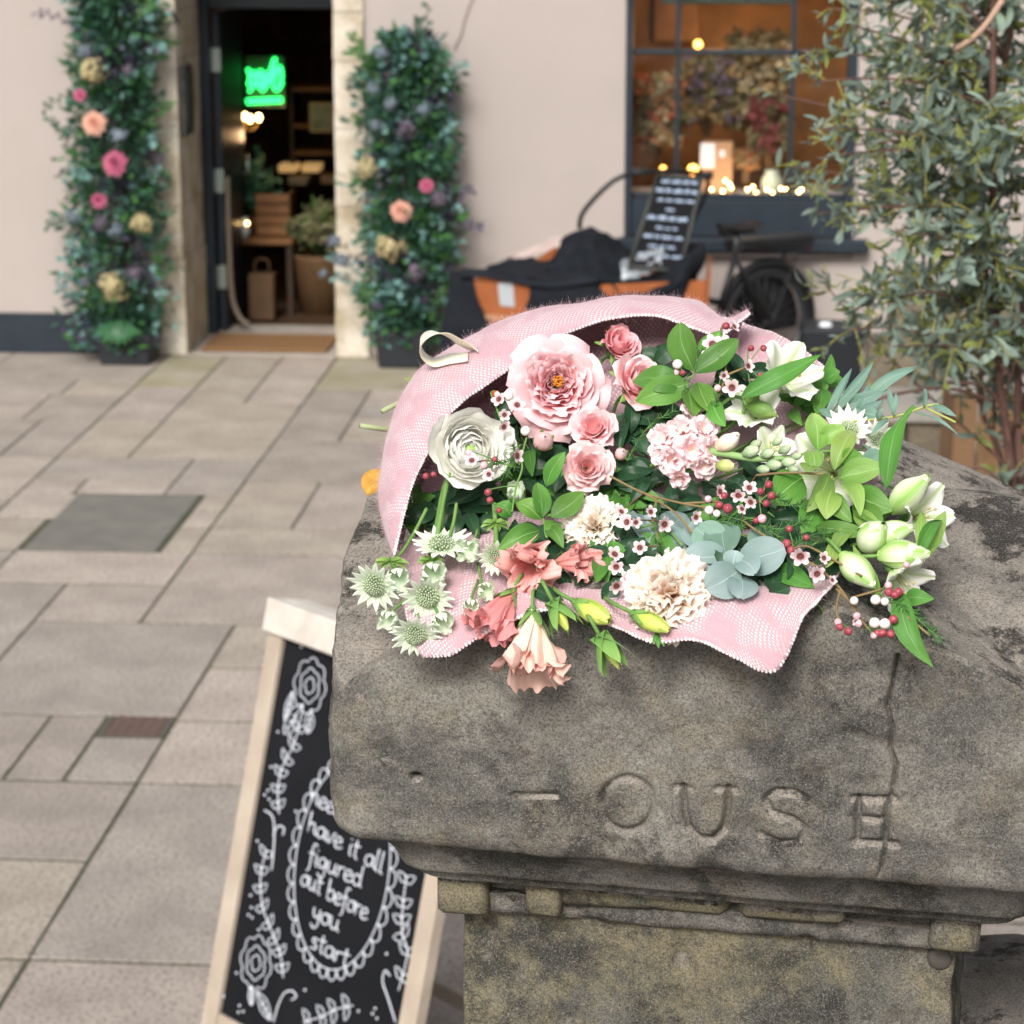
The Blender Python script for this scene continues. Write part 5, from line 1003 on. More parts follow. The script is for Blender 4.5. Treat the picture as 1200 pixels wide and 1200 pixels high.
# roses
GR = 'pink roses of the bouquet'
def rosette(label, px, py, dpx, d, m, seed, off=0):
    """old garden rose: flat, quartered, crowded with small petals round yellow stamens"""
    R = dpx*.5*SZ(px,py); Z = AX(*d); fr = frame(Z); c = B(px,py,off)-Z*R*.55; r_ = random.Random(seed); t = thing('rose', label, 'rose', c, GR); sp_ = []
    for i in range(16):     # outer cup
        q = i/15.; sp_.append(dict(phi=i*2.39996, P=prof_curve(R*(.82+.28*q),82,30+42*q,R*.05,0,10,1,10+40*q), half=R*(.56+.12*q), seed=seed+i, rip=R*.045, rf=1.2, edge=R*.05*q, nu=11, crump=R*.008))
    for i in range(40):     # inner folded petals, in five swirls
        k = i%5; q = (i//5)/9.; rr = R*(.13+.52*q); ph = k*2*PI/5+r_.uniform(-.42,.42)+q*.35
        sp_.append(dict(phi=ph, P=prof_curve(R*(.40+.20*q),12+26*q,-6+46*q,rr*.72,R*.10,9,1,30*q+20), half=R*(.20+.18*q), seed=seed*3+i, rip=R*.13, rf=1.8, nu=9, crump=R*.02, conf=.55, tw=r_.uniform(-.25,.25)))
    petals(t,'petal',sp_,m,c,fr); b = MB()
    for k in range(46):
        a = r_.uniform(0,2*PI); rr = R*.11*r_.random()**.5; q_ = c+Z*R*(.56+.08*r_.random())+(fr[0]*math.cos(a)+fr[1]*math.sin(a))*rr; b.tube([c+Z*R*.2,q_],R*.005,4); b.ball(q_,R*.022,4)
    b.build('stamens', mat('rose_stamen',(.62,.22,.02),.7), t, kind='stuff'); calyx(t,c,fr,R*.5,R*.7,seed=seed); stem(t,c-Z*R*.4,Z); return t
rosette('largest pale pink garden rose, wide open with orange-yellow stamens', 654,447,118,(.05,.15,1),m_r1,5,-.022)
rose('deep pink half-open rose at the very top under the wool hood', 731,396,66,(.45,.55,.75),m_r3,12,th_out=22,n=22,group=GR,off=.02)
rose('mid pink rose under the deep pink one, partly behind green leaves', 756,440,82,(.45,.45,.8),m_r2,33,th_out=34,n=24,group=GR)
rose('mid pink rose directly under the large garden rose', 695,495,66,(-.1,.45,.9),m_r2,47,th_out=42,n=24,group=GR,off=-.005)
rose('small dusty pink rose, lowest of the column of roses', 690,546,66,(.1,.1,1),m_rd,58,th_out=60,n=30,group=GR,off=-.008)
def bud(label, px, py, L_, W_, d, m, seed, sep=True, off=0, cat='rosebud', n=6, name=None, open_=0, group=None, to=None, sepl=.8):
    s_ = SZ(px,py); L = L_*s_; R = W_*.5*s_; Z = AX(*d); fr = frame(Z); c = B(px,py,off)-Z*L*.5; t = thing(name or cat.replace(' ','_'), label, cat, c, group); sp_ = []
    for i in range(n):
        q = i/(n-1); P = []
        for k in range(10): w = k/9; P.append((R*(math.sin(PI*min(.995,.06+w*(.925-open_*.15)))**.75)*(.80+.20*q)+R*open_*w**3*(.3+.5*q), L*w*(1-.10*q*(i%2)-.03*q)))
        sp_.append(dict(phi=i*2.39996+seed, P=P, half=R*1.25, seed=seed+i, rip=R*.10*(1 if open_ else .2), rf=2, nu=11, crump=R*.02*(1 if open_ else .2), shape=lambda w: .12+1.0*math.sin(PI*min(.97,.08+.87*w))**.8))
    petals(t,'petal',sp_,m,c,fr)
    if sep: calyx(t,c,fr,R*.75,L*sepl,n=5,spread=10,seed=seed)
    stem(t,c,Z,to=to,r=.0018); return t
bud('small peach-pink rosebud with green sepals between the ranunculus and the roses',637,517,34,24,(.1,.3,1),m_rd,3,off=-.002)
bud('tiny dusty pink rosebud below the pink stock',728,532,22,16,(.2,.3,1),m_rd,8,off=.02)
# ranunculus
def ranunculus():
    px,py,dpx = 552,526,106; R = dpx*.5*SZ(px,py); Z = AX(.18,.05,1); fr = frame(Z); c = B(px,py,-.03)-Z*R*.6; r_ = random.Random(2); sp_ = []
    t = thing('ranunculus','large white ranunculus with a pale green centre at the left under the wool','ranunculus',c)
    for i in range(44):
        q = i/43.; L = R*(.50+.98*q); sp_.append(dict(phi=i*2.39996+r_.uniform(-.15,.15), P=prof_curve(L,84-10*(1-q),-58+66*q**1.1,R*.01,0,9,.9,8*q), half=R*(.24+.44*q), seed=i*1.7, rip=R*.07, rf=1.6, nu=9, crump=R*.012))
    petals(t,'petal',sp_,m_ran,c,fr); b = MB(); b.ball(c+Z*R*.36,R*.17,8)
    b.build('centre', mat('ranunculus_eye',(.28,.50,.10),.5,(.4,.6,.15),200), t); MB().tube(crom([c,B(522,565,.0),B(508,640,-.01)],5),.0022,6).build('stem', M_stem, t)
ranunculus()
# carnations
def carnation(label, px, py, dpx, d, m, seed, off=0):
    R = dpx*.5*SZ(px,py); Z = AX(*d); fr = frame(Z); c = B(px,py,off)-Z*R*.45; r_ = random.Random(seed); t = thing('carnation', label, 'carnation', c, 'cream carnations of the bouquet'); sp_ = []
    for i in range(48):
        q = ((i+.5)/48)**.6; th = 84*q; L = R*(.90+.10*r_.uniform(-1,1))*(1-.22*(1-q))
        sp_.append(dict(phi=i*2.39996+r_.uniform(-.3,.3), P=prof_curve(L,th*.55,th*1.05,R*.02,0,11,1,r_.uniform(-25,55)), half=R*(.30+.14*q), seed=seed+i*1.1, rip=R*.16, rf=3.4, nu=17, crump=R*.04, conf=.3, ruf=R*.085, rfr=r_.uniform(6,9), tang=.8, shape=lambda w: .10+.95*w**1.2))
    petals(t,'petal',sp_,m,c,fr); MB().lathe(c-Z*R*.75,[(R*.12,0),(R*.26,R*.15),(R*.28,R*.6),(R*.36,R*.8)],12,Z).build('calyx', m_sep, t); stem(t,c-Z*R*.7,Z); return t
carnation('smaller cream-white carnation beside the coral lisianthus', 697,614,90,(.0,.25,1),m_carn,21,-.01)
carnation('large peach-cream carnation below the eucalyptus leaves', 785,697,128,(-.02,.1,1),m_carn2,22,-.026)
# lisianthus
def lisianthus(label, px, py, L_, W_, d, m, seed, n=6, off=0, to=None, flare=62):
    s_ = SZ(px,py); L = L_*s_; R = W_*.5*s_; Z = AX(*d); fr = frame(Z); c = B(px,py,off)-Z*L*.5; t = thing('lisianthus', label, 'lisianthus', c, 'ruffled lisianthus blooms'); r_ = random.Random(seed); sp_ = []
    for i in range(n):
        q = i/(n-1); sp_.append(dict(phi=i*2.39996+r_.uniform(-.3,.3), P=prof_curve(L*r_.uniform(.82,1.2),35,2+16*r_.random(),R*.05,0,13,.4,flare*r_.uniform(.2,1.6)), half=R*r_.uniform(.6,.85), seed=seed+i*2.3, rip=R*.34, rf=2.2, nu=25, crump=R*.05, edge=R*.08, ruf=R*.17, rfr=r_.uniform(6,10), tang=1.1, shape=lambda w: .25+.85*w**.7))
    petals(t,'petal',sp_,m,c,fr); calyx(t,c,fr,R*.3,L*.4,spread=20,seed=seed); stem(t,c,Z,to=to); return t
lisianthus('coral ruffled lisianthus, upper bloom of the coral pair', 622,662,72,86,(-.35,-.25,.85),m_coral,31,n=9,off=-.015,flare=80)
lisianthus('small coral lisianthus bloom opening towards the right', 668,657,50,48,(.75,.15,.6),m_coral,36,n=5,off=-.018,flare=50)
lisianthus('darker coral lisianthus hanging below the wool edge', 583,722,76,76,(-.45,-.75,.55),m_coral2,32,n=8,off=-.015,flare=55,to=(625,670))
lisianthus('pale peach frilly lisianthus hanging lowest over the stone', 622,758,92,82,(-.05,-.92,.5),m_peach,35,n=7,off=-.02,flare=62,to=(650,690))
for lab,px,py,L_,W_,d,op,to in (('yellow-green closed lisianthus bud hanging in the middle',694,717,50,26,(.78,-.45,.4),.35,(650,665)),('yellow-green lisianthus bud tip in front of the large carnation',763,729,50,22,(.85,-.42,.4),.25,(675,665))):
    bud(lab,px,py,L_,W_,d,m_lbud,int(px),True,-.03,'lisianthus bud',5,open_=op,to=to,sepl=.5,group='closed lisianthus buds')
for lab,px,py,L_,W_,d,to in (('thin green lisianthus bud with long sepals between the peach bloom and the bud',657,722,40,14,(.45,-.85,.3),(640,680)),('lowest thin green lisianthus bud with spiky sepals over the stone',714,764,46,13,(.5,-.85,.2),(690,735))):
    b_ = bud(lab,px,py,L_,W_,d,m_lbud,int(px),True,-.03,'lisianthus bud',3,open_=.1,to=to,sepl=1.15,group='closed lisianthus buds')
# stock
def stock():
    c0 = B(805,522); t = thing('stock_flower','dusty pink double stock spike with green buds reaching right','stock flower',c0)
    r_ = random.Random(6); k = 0
    for px,py,dp,dx,dy in ((775,512,40,-.5,.2),(800,500,40,-.1,.5),(828,500,38,.3,.45),(785,540,42,-.4,-.3),(812,528,46,.0,-.1),(838,525,36,.4,.1),(826,548,34,.1,-.5),(795,562,30,-.3,-.7),(770,532,30,-.8,-.1),(812,478,28,.1,.9)):
        R = dp*.5*SZ(px,py); Z = AX(dx,dy,.8); fr = frame(Z); c = B(px,py,-.012+.01*r_.random())-Z*R*.5; sp_ = []
        for i in range(11): q = i/10.; sp_.append(dict(phi=i*2.39996, P=prof_curve(R*(.75+.38*q),35+30*q,20+58*q,R*.03,0,8,1,r_.uniform(-10,30)), half=R*(.46+.2*q), seed=k*20+i, rip=R*.24, rf=1.4, nu=11, crump=R*.05, conf=.6, ruf=R*.05, rfr=4))
        petals(t,'floret',sp_,m_stock,c,fr,True); k += 1
    MB().tube(crom([B(800,522,.01),B(850,532,-.004),B(890,538,-.006),B(925,536,-.004)],6),[.004]*6+[.0034]*6+[.0026]*7,8).build('stem', mat('pale_green_stem',(.26,.42,.16),.6), t)
    for px,py,s_,kind in ((850,520,30,1),(858,514,18,1),(848,546,24,2),(878,530,22,0),(884,522,16,0),(898,532,18,0),(905,545,20,0),(918,528,16,0),(922,542,18,0),(932,535,14,0),(893,550,16,0),(910,518,14,0),(928,550,14,0)):
        R = s_*.40*SZ(px,py); Z = AX(.8,.1*(545-py)/5,.5); fr = frame(Z); c = B(px,py,-.014)-Z*R; sp_ = []
        for i in range(5):
            P = [(R*.85*math.sin(PI*min(1,.06+w_/7*.88))**.8, R*2.5*w_/7) for w_ in range(8)]; sp_.append(dict(phi=i*2.4,P=P,half=R*1.1,seed=i+px,rip=R*.12,nu=7,rf=2))
        petals(t,'bud',sp_,(petalmat('stock_bud',(.26,.42,.20),(.40,.54,.32),(.62,.68,.48),ov=.2),m_carn,petalmat('stock_bud_lime',(.3,.45,.1),(.55,.62,.22),(.7,.7,.35)))[kind],c,fr,True)
stock()
# alstroemerias
def alst(label, px, py, dpx, d, seed, n=6, th=(70,50), off=0, roll=30, m=None):
    R = dpx*.5*SZ(px,py); Z = AX(*d); fr = frame(Z); c = B(px,py,off)-Z*R*.6; r_ = random.Random(seed); t = thing('alstroemeria', label, 'alstroemeria', c, 'white alstroemerias'); sp_ = []
    for i in range(n): sp_.append(dict(phi=i*2*PI/3+(i//3)*PI/3+seed, P=prof_curve(R*1.35,30+10*(i//3),th[i//3 % 2],R*.03,0,11,1,roll*r_.uniform(.4,1.2)), half=R*(.48 if i//3 else .36), seed=seed+i, rip=R*.14, rf=1.5, nu=11, crump=R*.03, conf=.5, shape=lambda w: .12+.9*math.sin(PI*min(1,.03+.83*w))**1.2))
    petals(t,'petal',sp_,m or m_alst,c,fr); b = MB()
    for k in range(5):
        a = k*1.26+seed; e_ = c+Z*R*.9+(fr[0]*math.cos(a)+fr[1]*math.sin(a))*R*.22; b.tube([c,c.lerp(e_,.5)+Z*R*.1,e_],R*.015,5); b.ball(e_,R*.05,5)
    b.build('stamens', mat('pale_stamen',(.5,.42,.2),.6), t); MB().lathe(c-Z*R*.3,[(R*.05,0),(R*.16,R*.1),(R*.16,R*.3),(R*.08,R*.4)],10,Z).build('ovary', m_sep, t); stem(t,c-Z*R*.3,Z); return t
alst('white alstroemeria at the top right under the wool edge, behind the long green leaf',922,440,90,(.45,.45,.7),61,th=(52,36))
alst('white and green alstroemeria bloom facing left among buds',884,478,72,(-.25,.5,.8),62,th=(62,40),off=.004)
alst('white alstroemeria low in the right centre behind lime leaves',972,552,104,(-.3,.1,.9),63,th=(72,48),off=.02)
alst('white alstroemeria partly hidden to the right of the big green leaves',905,525,56,(.2,.3,.9),64,th=(64,44),off=.03)
alst('white alstroemeria on the far right behind the striped buds',1083,605,84,(.55,.1,.7),65,th=(66,46),off=.012)
alst('white alstroemeria at the lower right under the striped buds',1058,682,74,(.45,-.6,.6),66,th=(70,48),off=.0)
for i,(lab,px,py,L_,W_,d) in enumerate((('upper right white and green striped alstroemeria bud pointing up right',1066,578,64,36,(.62,.62,.42)),('striped alstroemeria bud left of the upper right one',1024,628,56,40,(.3,.55,.8)),('striped alstroemeria bud pointing right',1060,650,62,36,(.9,.05,.45)),
    ('striped alstroemeria bud pointing down to the right, frontmost',1006,669,60,34,(.55,-.62,.55)),('middle striped alstroemeria bud half hidden by its neighbours',1046,625,56,32,(.75,.25,.5)))):
    bud(lab,px,py,L_,W_,d,m_bud,70+i,False,-.02,'alstroemeria bud',6,open_=.0,group='striped alstroemeria buds',to=(960,640))
for i,(px,py,L_,W_,d) in enumerate(((893,481,40,22,(.8,-.3,.5)),(882,466,34,17,(.5,.7,.5)))): bud(('fresh green round alstroemeria bud in the upper right','narrow green alstroemeria bud behind the round one')[i],px,py,L_,W_,d,m_lime,80+i,False,-.008,'alstroemeria bud',5,group='green alstroemeria buds')
# astrantias
def astrantia(label, px, py, dpx, d, seed, cone=0, off=-.02, to=None, fl=True, m=None):
    R = dpx*.5*SZ(px,py); Z = AX(*d); fr = frame(Z); X,Y,_ = fr; c = B(px,py,off)-Z*R*.2; r_ = random.Random(seed); t = thing('astrantia', label, 'astrantia', c, 'pale green astrantia flowers'); sp_ = []
    n = 17 if fl else 13
    for i in range(n): sp_.append(dict(phi=i*2*PI/n, P=(prof_curve(R*1.05*r_.uniform(.9,1.1),60-50*cone,(74 if i%2 else 84)-60*cone,R*.12,0,8) if fl else prof_curve(R*1.75*r_.uniform(.9,1.1),95,-62+20*(i%3),R*.05,0,8)), half=R*(.19 if fl else .30), seed=seed+i, rip=R*.05, nu=5, conf=.3, shape=lambda w: max(.04,math.sin(PI*min(1,.24+.74*w)))**.85))
    petals(t,'bract',sp_,m or m_ast,c,fr)
    if fl:
        b = MB()
        for i in range(95):
            q = ((i+.5)/95)**.5; a = i*2.39996; e_ = c+(X*math.cos(a)+Y*math.sin(a))*R*.54*q+Z*R*(.40*(1-q*q)+.14+.05*r_.random()); b.tube([c+(X*math.cos(a)+Y*math.sin(a))*R*.3*q,e_],R*.013,4); b.ball(e_,R*.042,4)
        b.build('florets', mat('astrantia_floret',(.30,.42,.24),.6,(.62,.68,.48),400), t, kind='stuff')
    MB().tube(crom([c-Z*R*.05,c-Z*R*.5-VU*-.003,B(*(to or (px,py-45)),0)],5),.0013,6).build('stem', M_stem, t); return t
for a_ in (('leftmost astrantia, facing out over the stone edge',439,686,56,(-.25,-.45,.8),0,(455,655)),('nearly closed astrantia beside the leftmost one',466,677,36,(.1,-.3,.9),.75,(458,655)),
  ('upper closed astrantia of the hanging left cluster',508,670,38,(.1,-.35,.9),.7,(500,640)),('wide astrantia in the middle of the left cluster',501,699,58,(.0,-.5,.85),.12,(505,655)),('small closed astrantia at the lower left of the cluster',457,724,30,(-.3,-.4,.8),.8,(480,700)),
  ('small closed astrantia at the right of the left cluster',516,726,32,(.4,-.5,.8),.8,(505,700)),('lowest wide astrantia of the left cluster',487,744,54,(-.05,-.55,.8),.05,(495,700)),('astrantia seen from its dark underside behind the left cluster',517,638,64,(.0,.75,.45),.0,(520,590)),
  ('half-open astrantia left of the coral lisianthus',551,645,32,(-.2,.0,.9),.7,(560,620)),('astrantia half hidden beside the coral lisianthus',581,652,46,(.1,-.2,.9),.3,(582,610)),('closed astrantia below the green leaves',568,692,26,(.3,-.1,.9),.8,(560,660)),('smallest greenish astrantia bud beside the wool',553,708,24,(.0,-.5,.8),.8,(560,680)),
  ('closed whitish astrantia bud under the ranunculus',603,577,26,(.2,.4,.8),.7,(590,600))):
    astrantia(a_[0],a_[1],a_[2],a_[3],a_[4],int(a_[1]),a_[5],to=a_[6],fl=a_[5]<.5)
m_spk = petalmat('white_spiky_bract',(.55,.62,.45),(.80,.82,.72),(.88,.88,.80))
astrantia('white spiky astrantia near the wool edge at the right',994,506,60,(-.2,.45,.8),91,.35,off=.0,to=(960,540),m=m_spk); astrantia('second white spiky astrantia, further right and lower',1028,516,48,(.3,.3,.8),92,.3,off=.01,to=(980,550),m=m_spk)
# ------------------------------------------------------------------ leaves
def leaf_mb(b, p0, p1, wd, nrm_, fold=.25, arch=.12, nv=9, nu=5, rip=.03, tip=.9, seed=0, twist=0, curve=0, shp=None):
    L = (p1-p0).length; d = (p1-p0).normalized(); X0 = d.cross(nrm_).normalized(); N0 = X0.cross(d); sd_ = Vector((seed,seed*.7,0))
    def fn(u,w):
        s_ = shp(w) if shp else math.sin(PI*min(1,w**.85*.97+.015))**.8; a = twist*w; X = X0*math.cos(a)+N0*math.sin(a); N = N0*math.cos(a)-X0*math.sin(a)
        return p0+d*(L*w)+X*(u*wd*s_+curve*L*math.sin(PI*w))+N*(arch*L*math.sin(PI*w)+abs(u)*wd*fold*s_+rip*L*noise.noise(Vector((u*1.5,w*3,seed))+sd_))
    b.grid(fn,nu,nv)
def sprig(label, stems, lvs, m, name='leafy_sprig', cat='foliage', sm=None, r=.0011, group=None, rseed=0, off=-.02, **kw):
    """stems: px polylines; lvs: (x0, y0, x1, y1, half width px [, extra offset])"""
    x_,y_ = lvs[0][0],lvs[0][1]; t = thing(name, label, cat, B(x_,y_,off), group); r_ = random.Random(rseed+int(x_)); sb = MB()
    for st in stems: MB().tube(crom([B(*q,off+(.004 if len(q) < 3 else 0)) if len(q) == 2 else B(q[0],q[1],off+q[2]) for q in st],5), r, 6).build('stem', sm or M_stem, t)
    for i,l in enumerate(lvs):
        e = l[5] if len(l) > 5 else 0; mm = l[6] if len(l) > 6 else m; p0 = B(l[0],l[1],off+e); p1 = B(l[2],l[3],off+e-.004+r_.uniform(-.006,.008)); n_ = AX(r_.uniform(-.45,.45),r_.uniform(0,.55),1)
        k2 = dict(kw); k2.setdefault('fold',r_.uniform(.12,.5)); k2.setdefault('arch',r_.uniform(-.06,.24)); k2.setdefault('rip',.06); k2.setdefault('curve',r_.uniform(-.07,.07)); b = MB(); leaf_mb(b,p0,p1,l[4]*(.86 if mm is m_lime else .93)*SZ(x_,y_),n_,seed=i+x_*.1,**k2); b.build('leaf', mm, t, attr=True)
    return t
sprig('bright green leaf sprig on top of the roses at the upper centre',[[(800,450),(812,440),(818,425),(822,405)],[(812,440),(795,455)]],[(813,435,796,378,19),(815,437,865,398,17),(806,456,742,446,18,.003),(808,450,745,470,19,-.003),(818,448,836,486,17,.004),(806,455,812,488,15,.002),(835,470,850,500,12,.006),(820,425,846,388,12,.01)],m_lgreen)
sprig('green leaf sprig over the middle left below the roses',[[(640,625),(636,605),(630,590)],[(640,605),(655,600)]],[(636,606,629,566,13),(646,606,684,577,15,-.010),(632,622,584,643,15,-.004),(634,608,605,590,14,.004),(642,618,660,642,10,.002),(640,570,662,530,11),(600,605,580,592,12,.01),(655,612,640,630,11,.004)],m_lgreen)
sprig('lime green leaf sprig across the right centre',[[(935,533),(980,530),(1000,560),(1010,590)],[(980,560),(960,575)],[(985,535),(960,500)]],
 [(958,528,953,484,19),(953,545,945,553,14,-.002),(955,552,948,528,14),(985,560,1037,548,19),(972,556,945,600,15),(985,566,1008,605,13),(978,550,1000,505,15,.004),(990,548,1010,532,20,.006,m_lgreen),(1000,575,1046,598,20,.006,m_lgreen),(975,575,968,608,18,-.003),(968,580,998,612,14,.005,m_lgreen),(940,560,905,590,24,.018,m_lgreen),(958,590,940,625,20,.014,m_lgreen),(1010,545,1042,535,17,.012,m_eucg),(1002,590,1034,615,15,.01,m_lgreen),(960,520,990,500,13,.004)],m_lime)
sprig('pale green leaves curling round the lower alstroemeria buds',[[(950,640),(975,625),(1000,615)],[(975,625),(985,650)]],[(955,618,1020,625,12,.004,m_lgreen),(980,630,968,665,10),(975,645,1000,618,10),(1000,600,1035,622,12,.006),(1080,600,1076,645,7),(1075,660,1108,600,15,.01),(1030,700,1000,640,12,.02),(1100,620,1070,655,12,.008)],m_lime)
# long blades
def blade(label, p0, p1, w_, m=None, **kw): return sprig(label,[],[(*p0,*p1,w_)],m or m_blade,'long_leaf','leaf',tip=1,nv=13,shp=lambda w: max(.02,math.sin(PI*min(1,w**.75)))**.9,**kw)
blade('long dark green leaf crossing the white alstroemeria at the top right',(868,465),(962,416),13,off=-.035,curve=.03,group='long green alstroemeria leaves')
blade('long green leaf standing upright above the right-hand buds',(1038,572),(1072,476),14,off=-.03,curve=-.06,twist=.6,group='long green alstroemeria leaves')
blade('long green leaf hanging down over the stone at the right',(1052,690),(1094,782),15,off=-.03,curve=.10,twist=-.5,group='long green alstroemeria leaves')
blade('dark green leaf lying under the eucalyptus at the lower centre',(905,668),(955,690),14,off=-.005,fold=.5,group='long green alstroemeria leaves')
blade('dark ribbed leaf lying flat in the right middle',(905,608),(1000,622),16,m=m_dark,off=.0,group='long green alstroemeria leaves')
blade('small green leaf tip poking from under the last alstroemeria',(1060,700),(1095,702),12,off=.0,group='long green alstroemeria leaves')
blade('green curled leaf hugging the right side of the alstroemerias',(1075,655),(1104,610),10,off=-.02,curve=-.22,group='long green alstroemeria leaves')
# silver dollar eucalyptus
def disc(w): return math.sin(PI*min(1,max(0,w*.96+.02)))**.5
sprig('silver-blue round eucalyptus leaves at the lower centre',[[(865,680),(862,655),(850,635)],[(862,655),(885,640)],[(800,640),(775,615),(745,620)]],
 [(866,668,828,690,25,-.010),(866,660,920,643,25,-.002),(850,648,846,612,24,.0,m_eucg),(852,652,800,655,22,.004),(858,665,862,645,14,-.012),(866,655,886,672,16,-.014),(868,675,868,702,20,-.004),(830,640,806,615,20,.010),(848,640,815,618,24,.006,m_eucg),(880,640,902,622,18,.012,m_eucg),(810,640,760,636,22,.02),(775,640,752,606,22,.022),(775,632,805,604,20,.022),(740,600,770,645,18,.024)],m_euc,'eucalyptus_sprig','eucalyptus',fold=.10,arch=.06,shp=disc,nu=7,nv=10)
# willow-leaved eucalyptus twigs on the right
def willow(label, st, lv_, m=m_wil, off=0.0, sm=None): return sprig(label,st,lv_,m,'eucalyptus_twig','eucalyptus',sm=sm or mat('yellow_green_twig',(.38,.42,.12),.6),off=off,nv=11,shp=lambda w: max(.03,math.sin(PI*min(1,w**.8)))**.8,arch=.10)
willow('long blue-green leaves sweeping up at the right edge of the wool',[[(950,490),(980,480),(1010,462)]],[(965,492,998,432,0.1+5),(975,486,1023,424,7),(978,480,1040,456,10,.004),(1010,470,1075,430,8,.008),(1000,482,1040,492,8),(990,500,1035,470,8,.004),(960,480,985,502,7),(1000,492,1018,450,5)])
willow('thin yellowish twig with small curled leaves reaching far right',[[(1000,494),(1050,488),(1085,476),(1100,474)],[(1085,478),(1120,495)]],[(1048,488,1042,455,4),(1047,487,1050,460,3,-.004),(1082,477,1084,455,4),(1092,475,1121,488,5),(1072,484,1122,509,3),(1040,490,1020,510,4),(1028,491,1035,478,4),(1010,520,1045,560,3)],off=-.01)
# olive-green stems poking out of the wool at the left
t = thing('cut_stem','longer of two pale cut stem ends poking out of the wool at the left','stem',B(440,501,.1)); MB().tube([at(422,499,2.34),at(445,502,2.35),at(500,510,2.38)],.0026,8).build('stalk', mat('cut_stem',(.34,.40,.22),.6), t)
t = thing('cut_stem','shorter cut twig end poking out above the pale one','stem',B(450,480,.1)); MB().tube([at(448,482,2.36),at(468,472,2.38),at(510,460,2.4)],.0026,8).build('stalk', MATS['cut_stem'], t)
b = MB(); leaf_mb(b, at(500,460,2.4), at(474,444,2.37), .007, AX(0,.3,1)); t = thing('small_leaf','small bright leaf tip showing at the left rim of the wool','leaf',at(480,450,2.38)); b.build('blade', m_lime, t, attr=True)
# filler greenery deep in the bunch
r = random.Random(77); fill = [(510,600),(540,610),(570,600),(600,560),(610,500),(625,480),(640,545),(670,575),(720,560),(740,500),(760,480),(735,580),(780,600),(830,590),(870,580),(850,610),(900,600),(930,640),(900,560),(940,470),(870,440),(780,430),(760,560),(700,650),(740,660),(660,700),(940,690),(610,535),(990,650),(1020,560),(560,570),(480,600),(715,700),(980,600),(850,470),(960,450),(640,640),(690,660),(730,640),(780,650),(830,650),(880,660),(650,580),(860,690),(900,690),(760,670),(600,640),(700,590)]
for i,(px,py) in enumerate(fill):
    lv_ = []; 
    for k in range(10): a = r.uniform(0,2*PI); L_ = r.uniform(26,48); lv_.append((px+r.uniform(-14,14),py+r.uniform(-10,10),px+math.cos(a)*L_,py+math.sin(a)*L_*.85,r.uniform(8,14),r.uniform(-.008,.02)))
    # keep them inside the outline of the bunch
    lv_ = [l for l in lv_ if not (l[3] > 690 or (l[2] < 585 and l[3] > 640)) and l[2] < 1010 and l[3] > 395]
    if lv_: sprig('dark green filler leaves deep between the flowers of the bouquet',[[(px,py,0),(px+r.uniform(-20,20),py+25,.02),(CORE[0],CORE[1],.06)]],lv_,(m_dark,m_dark,m_dark,m_blade)[i%4],'filler_foliage','foliage',group='dark filler foliage in the bouquet',rseed=i,off=(.045 if py < 620 else .002),r=.001)
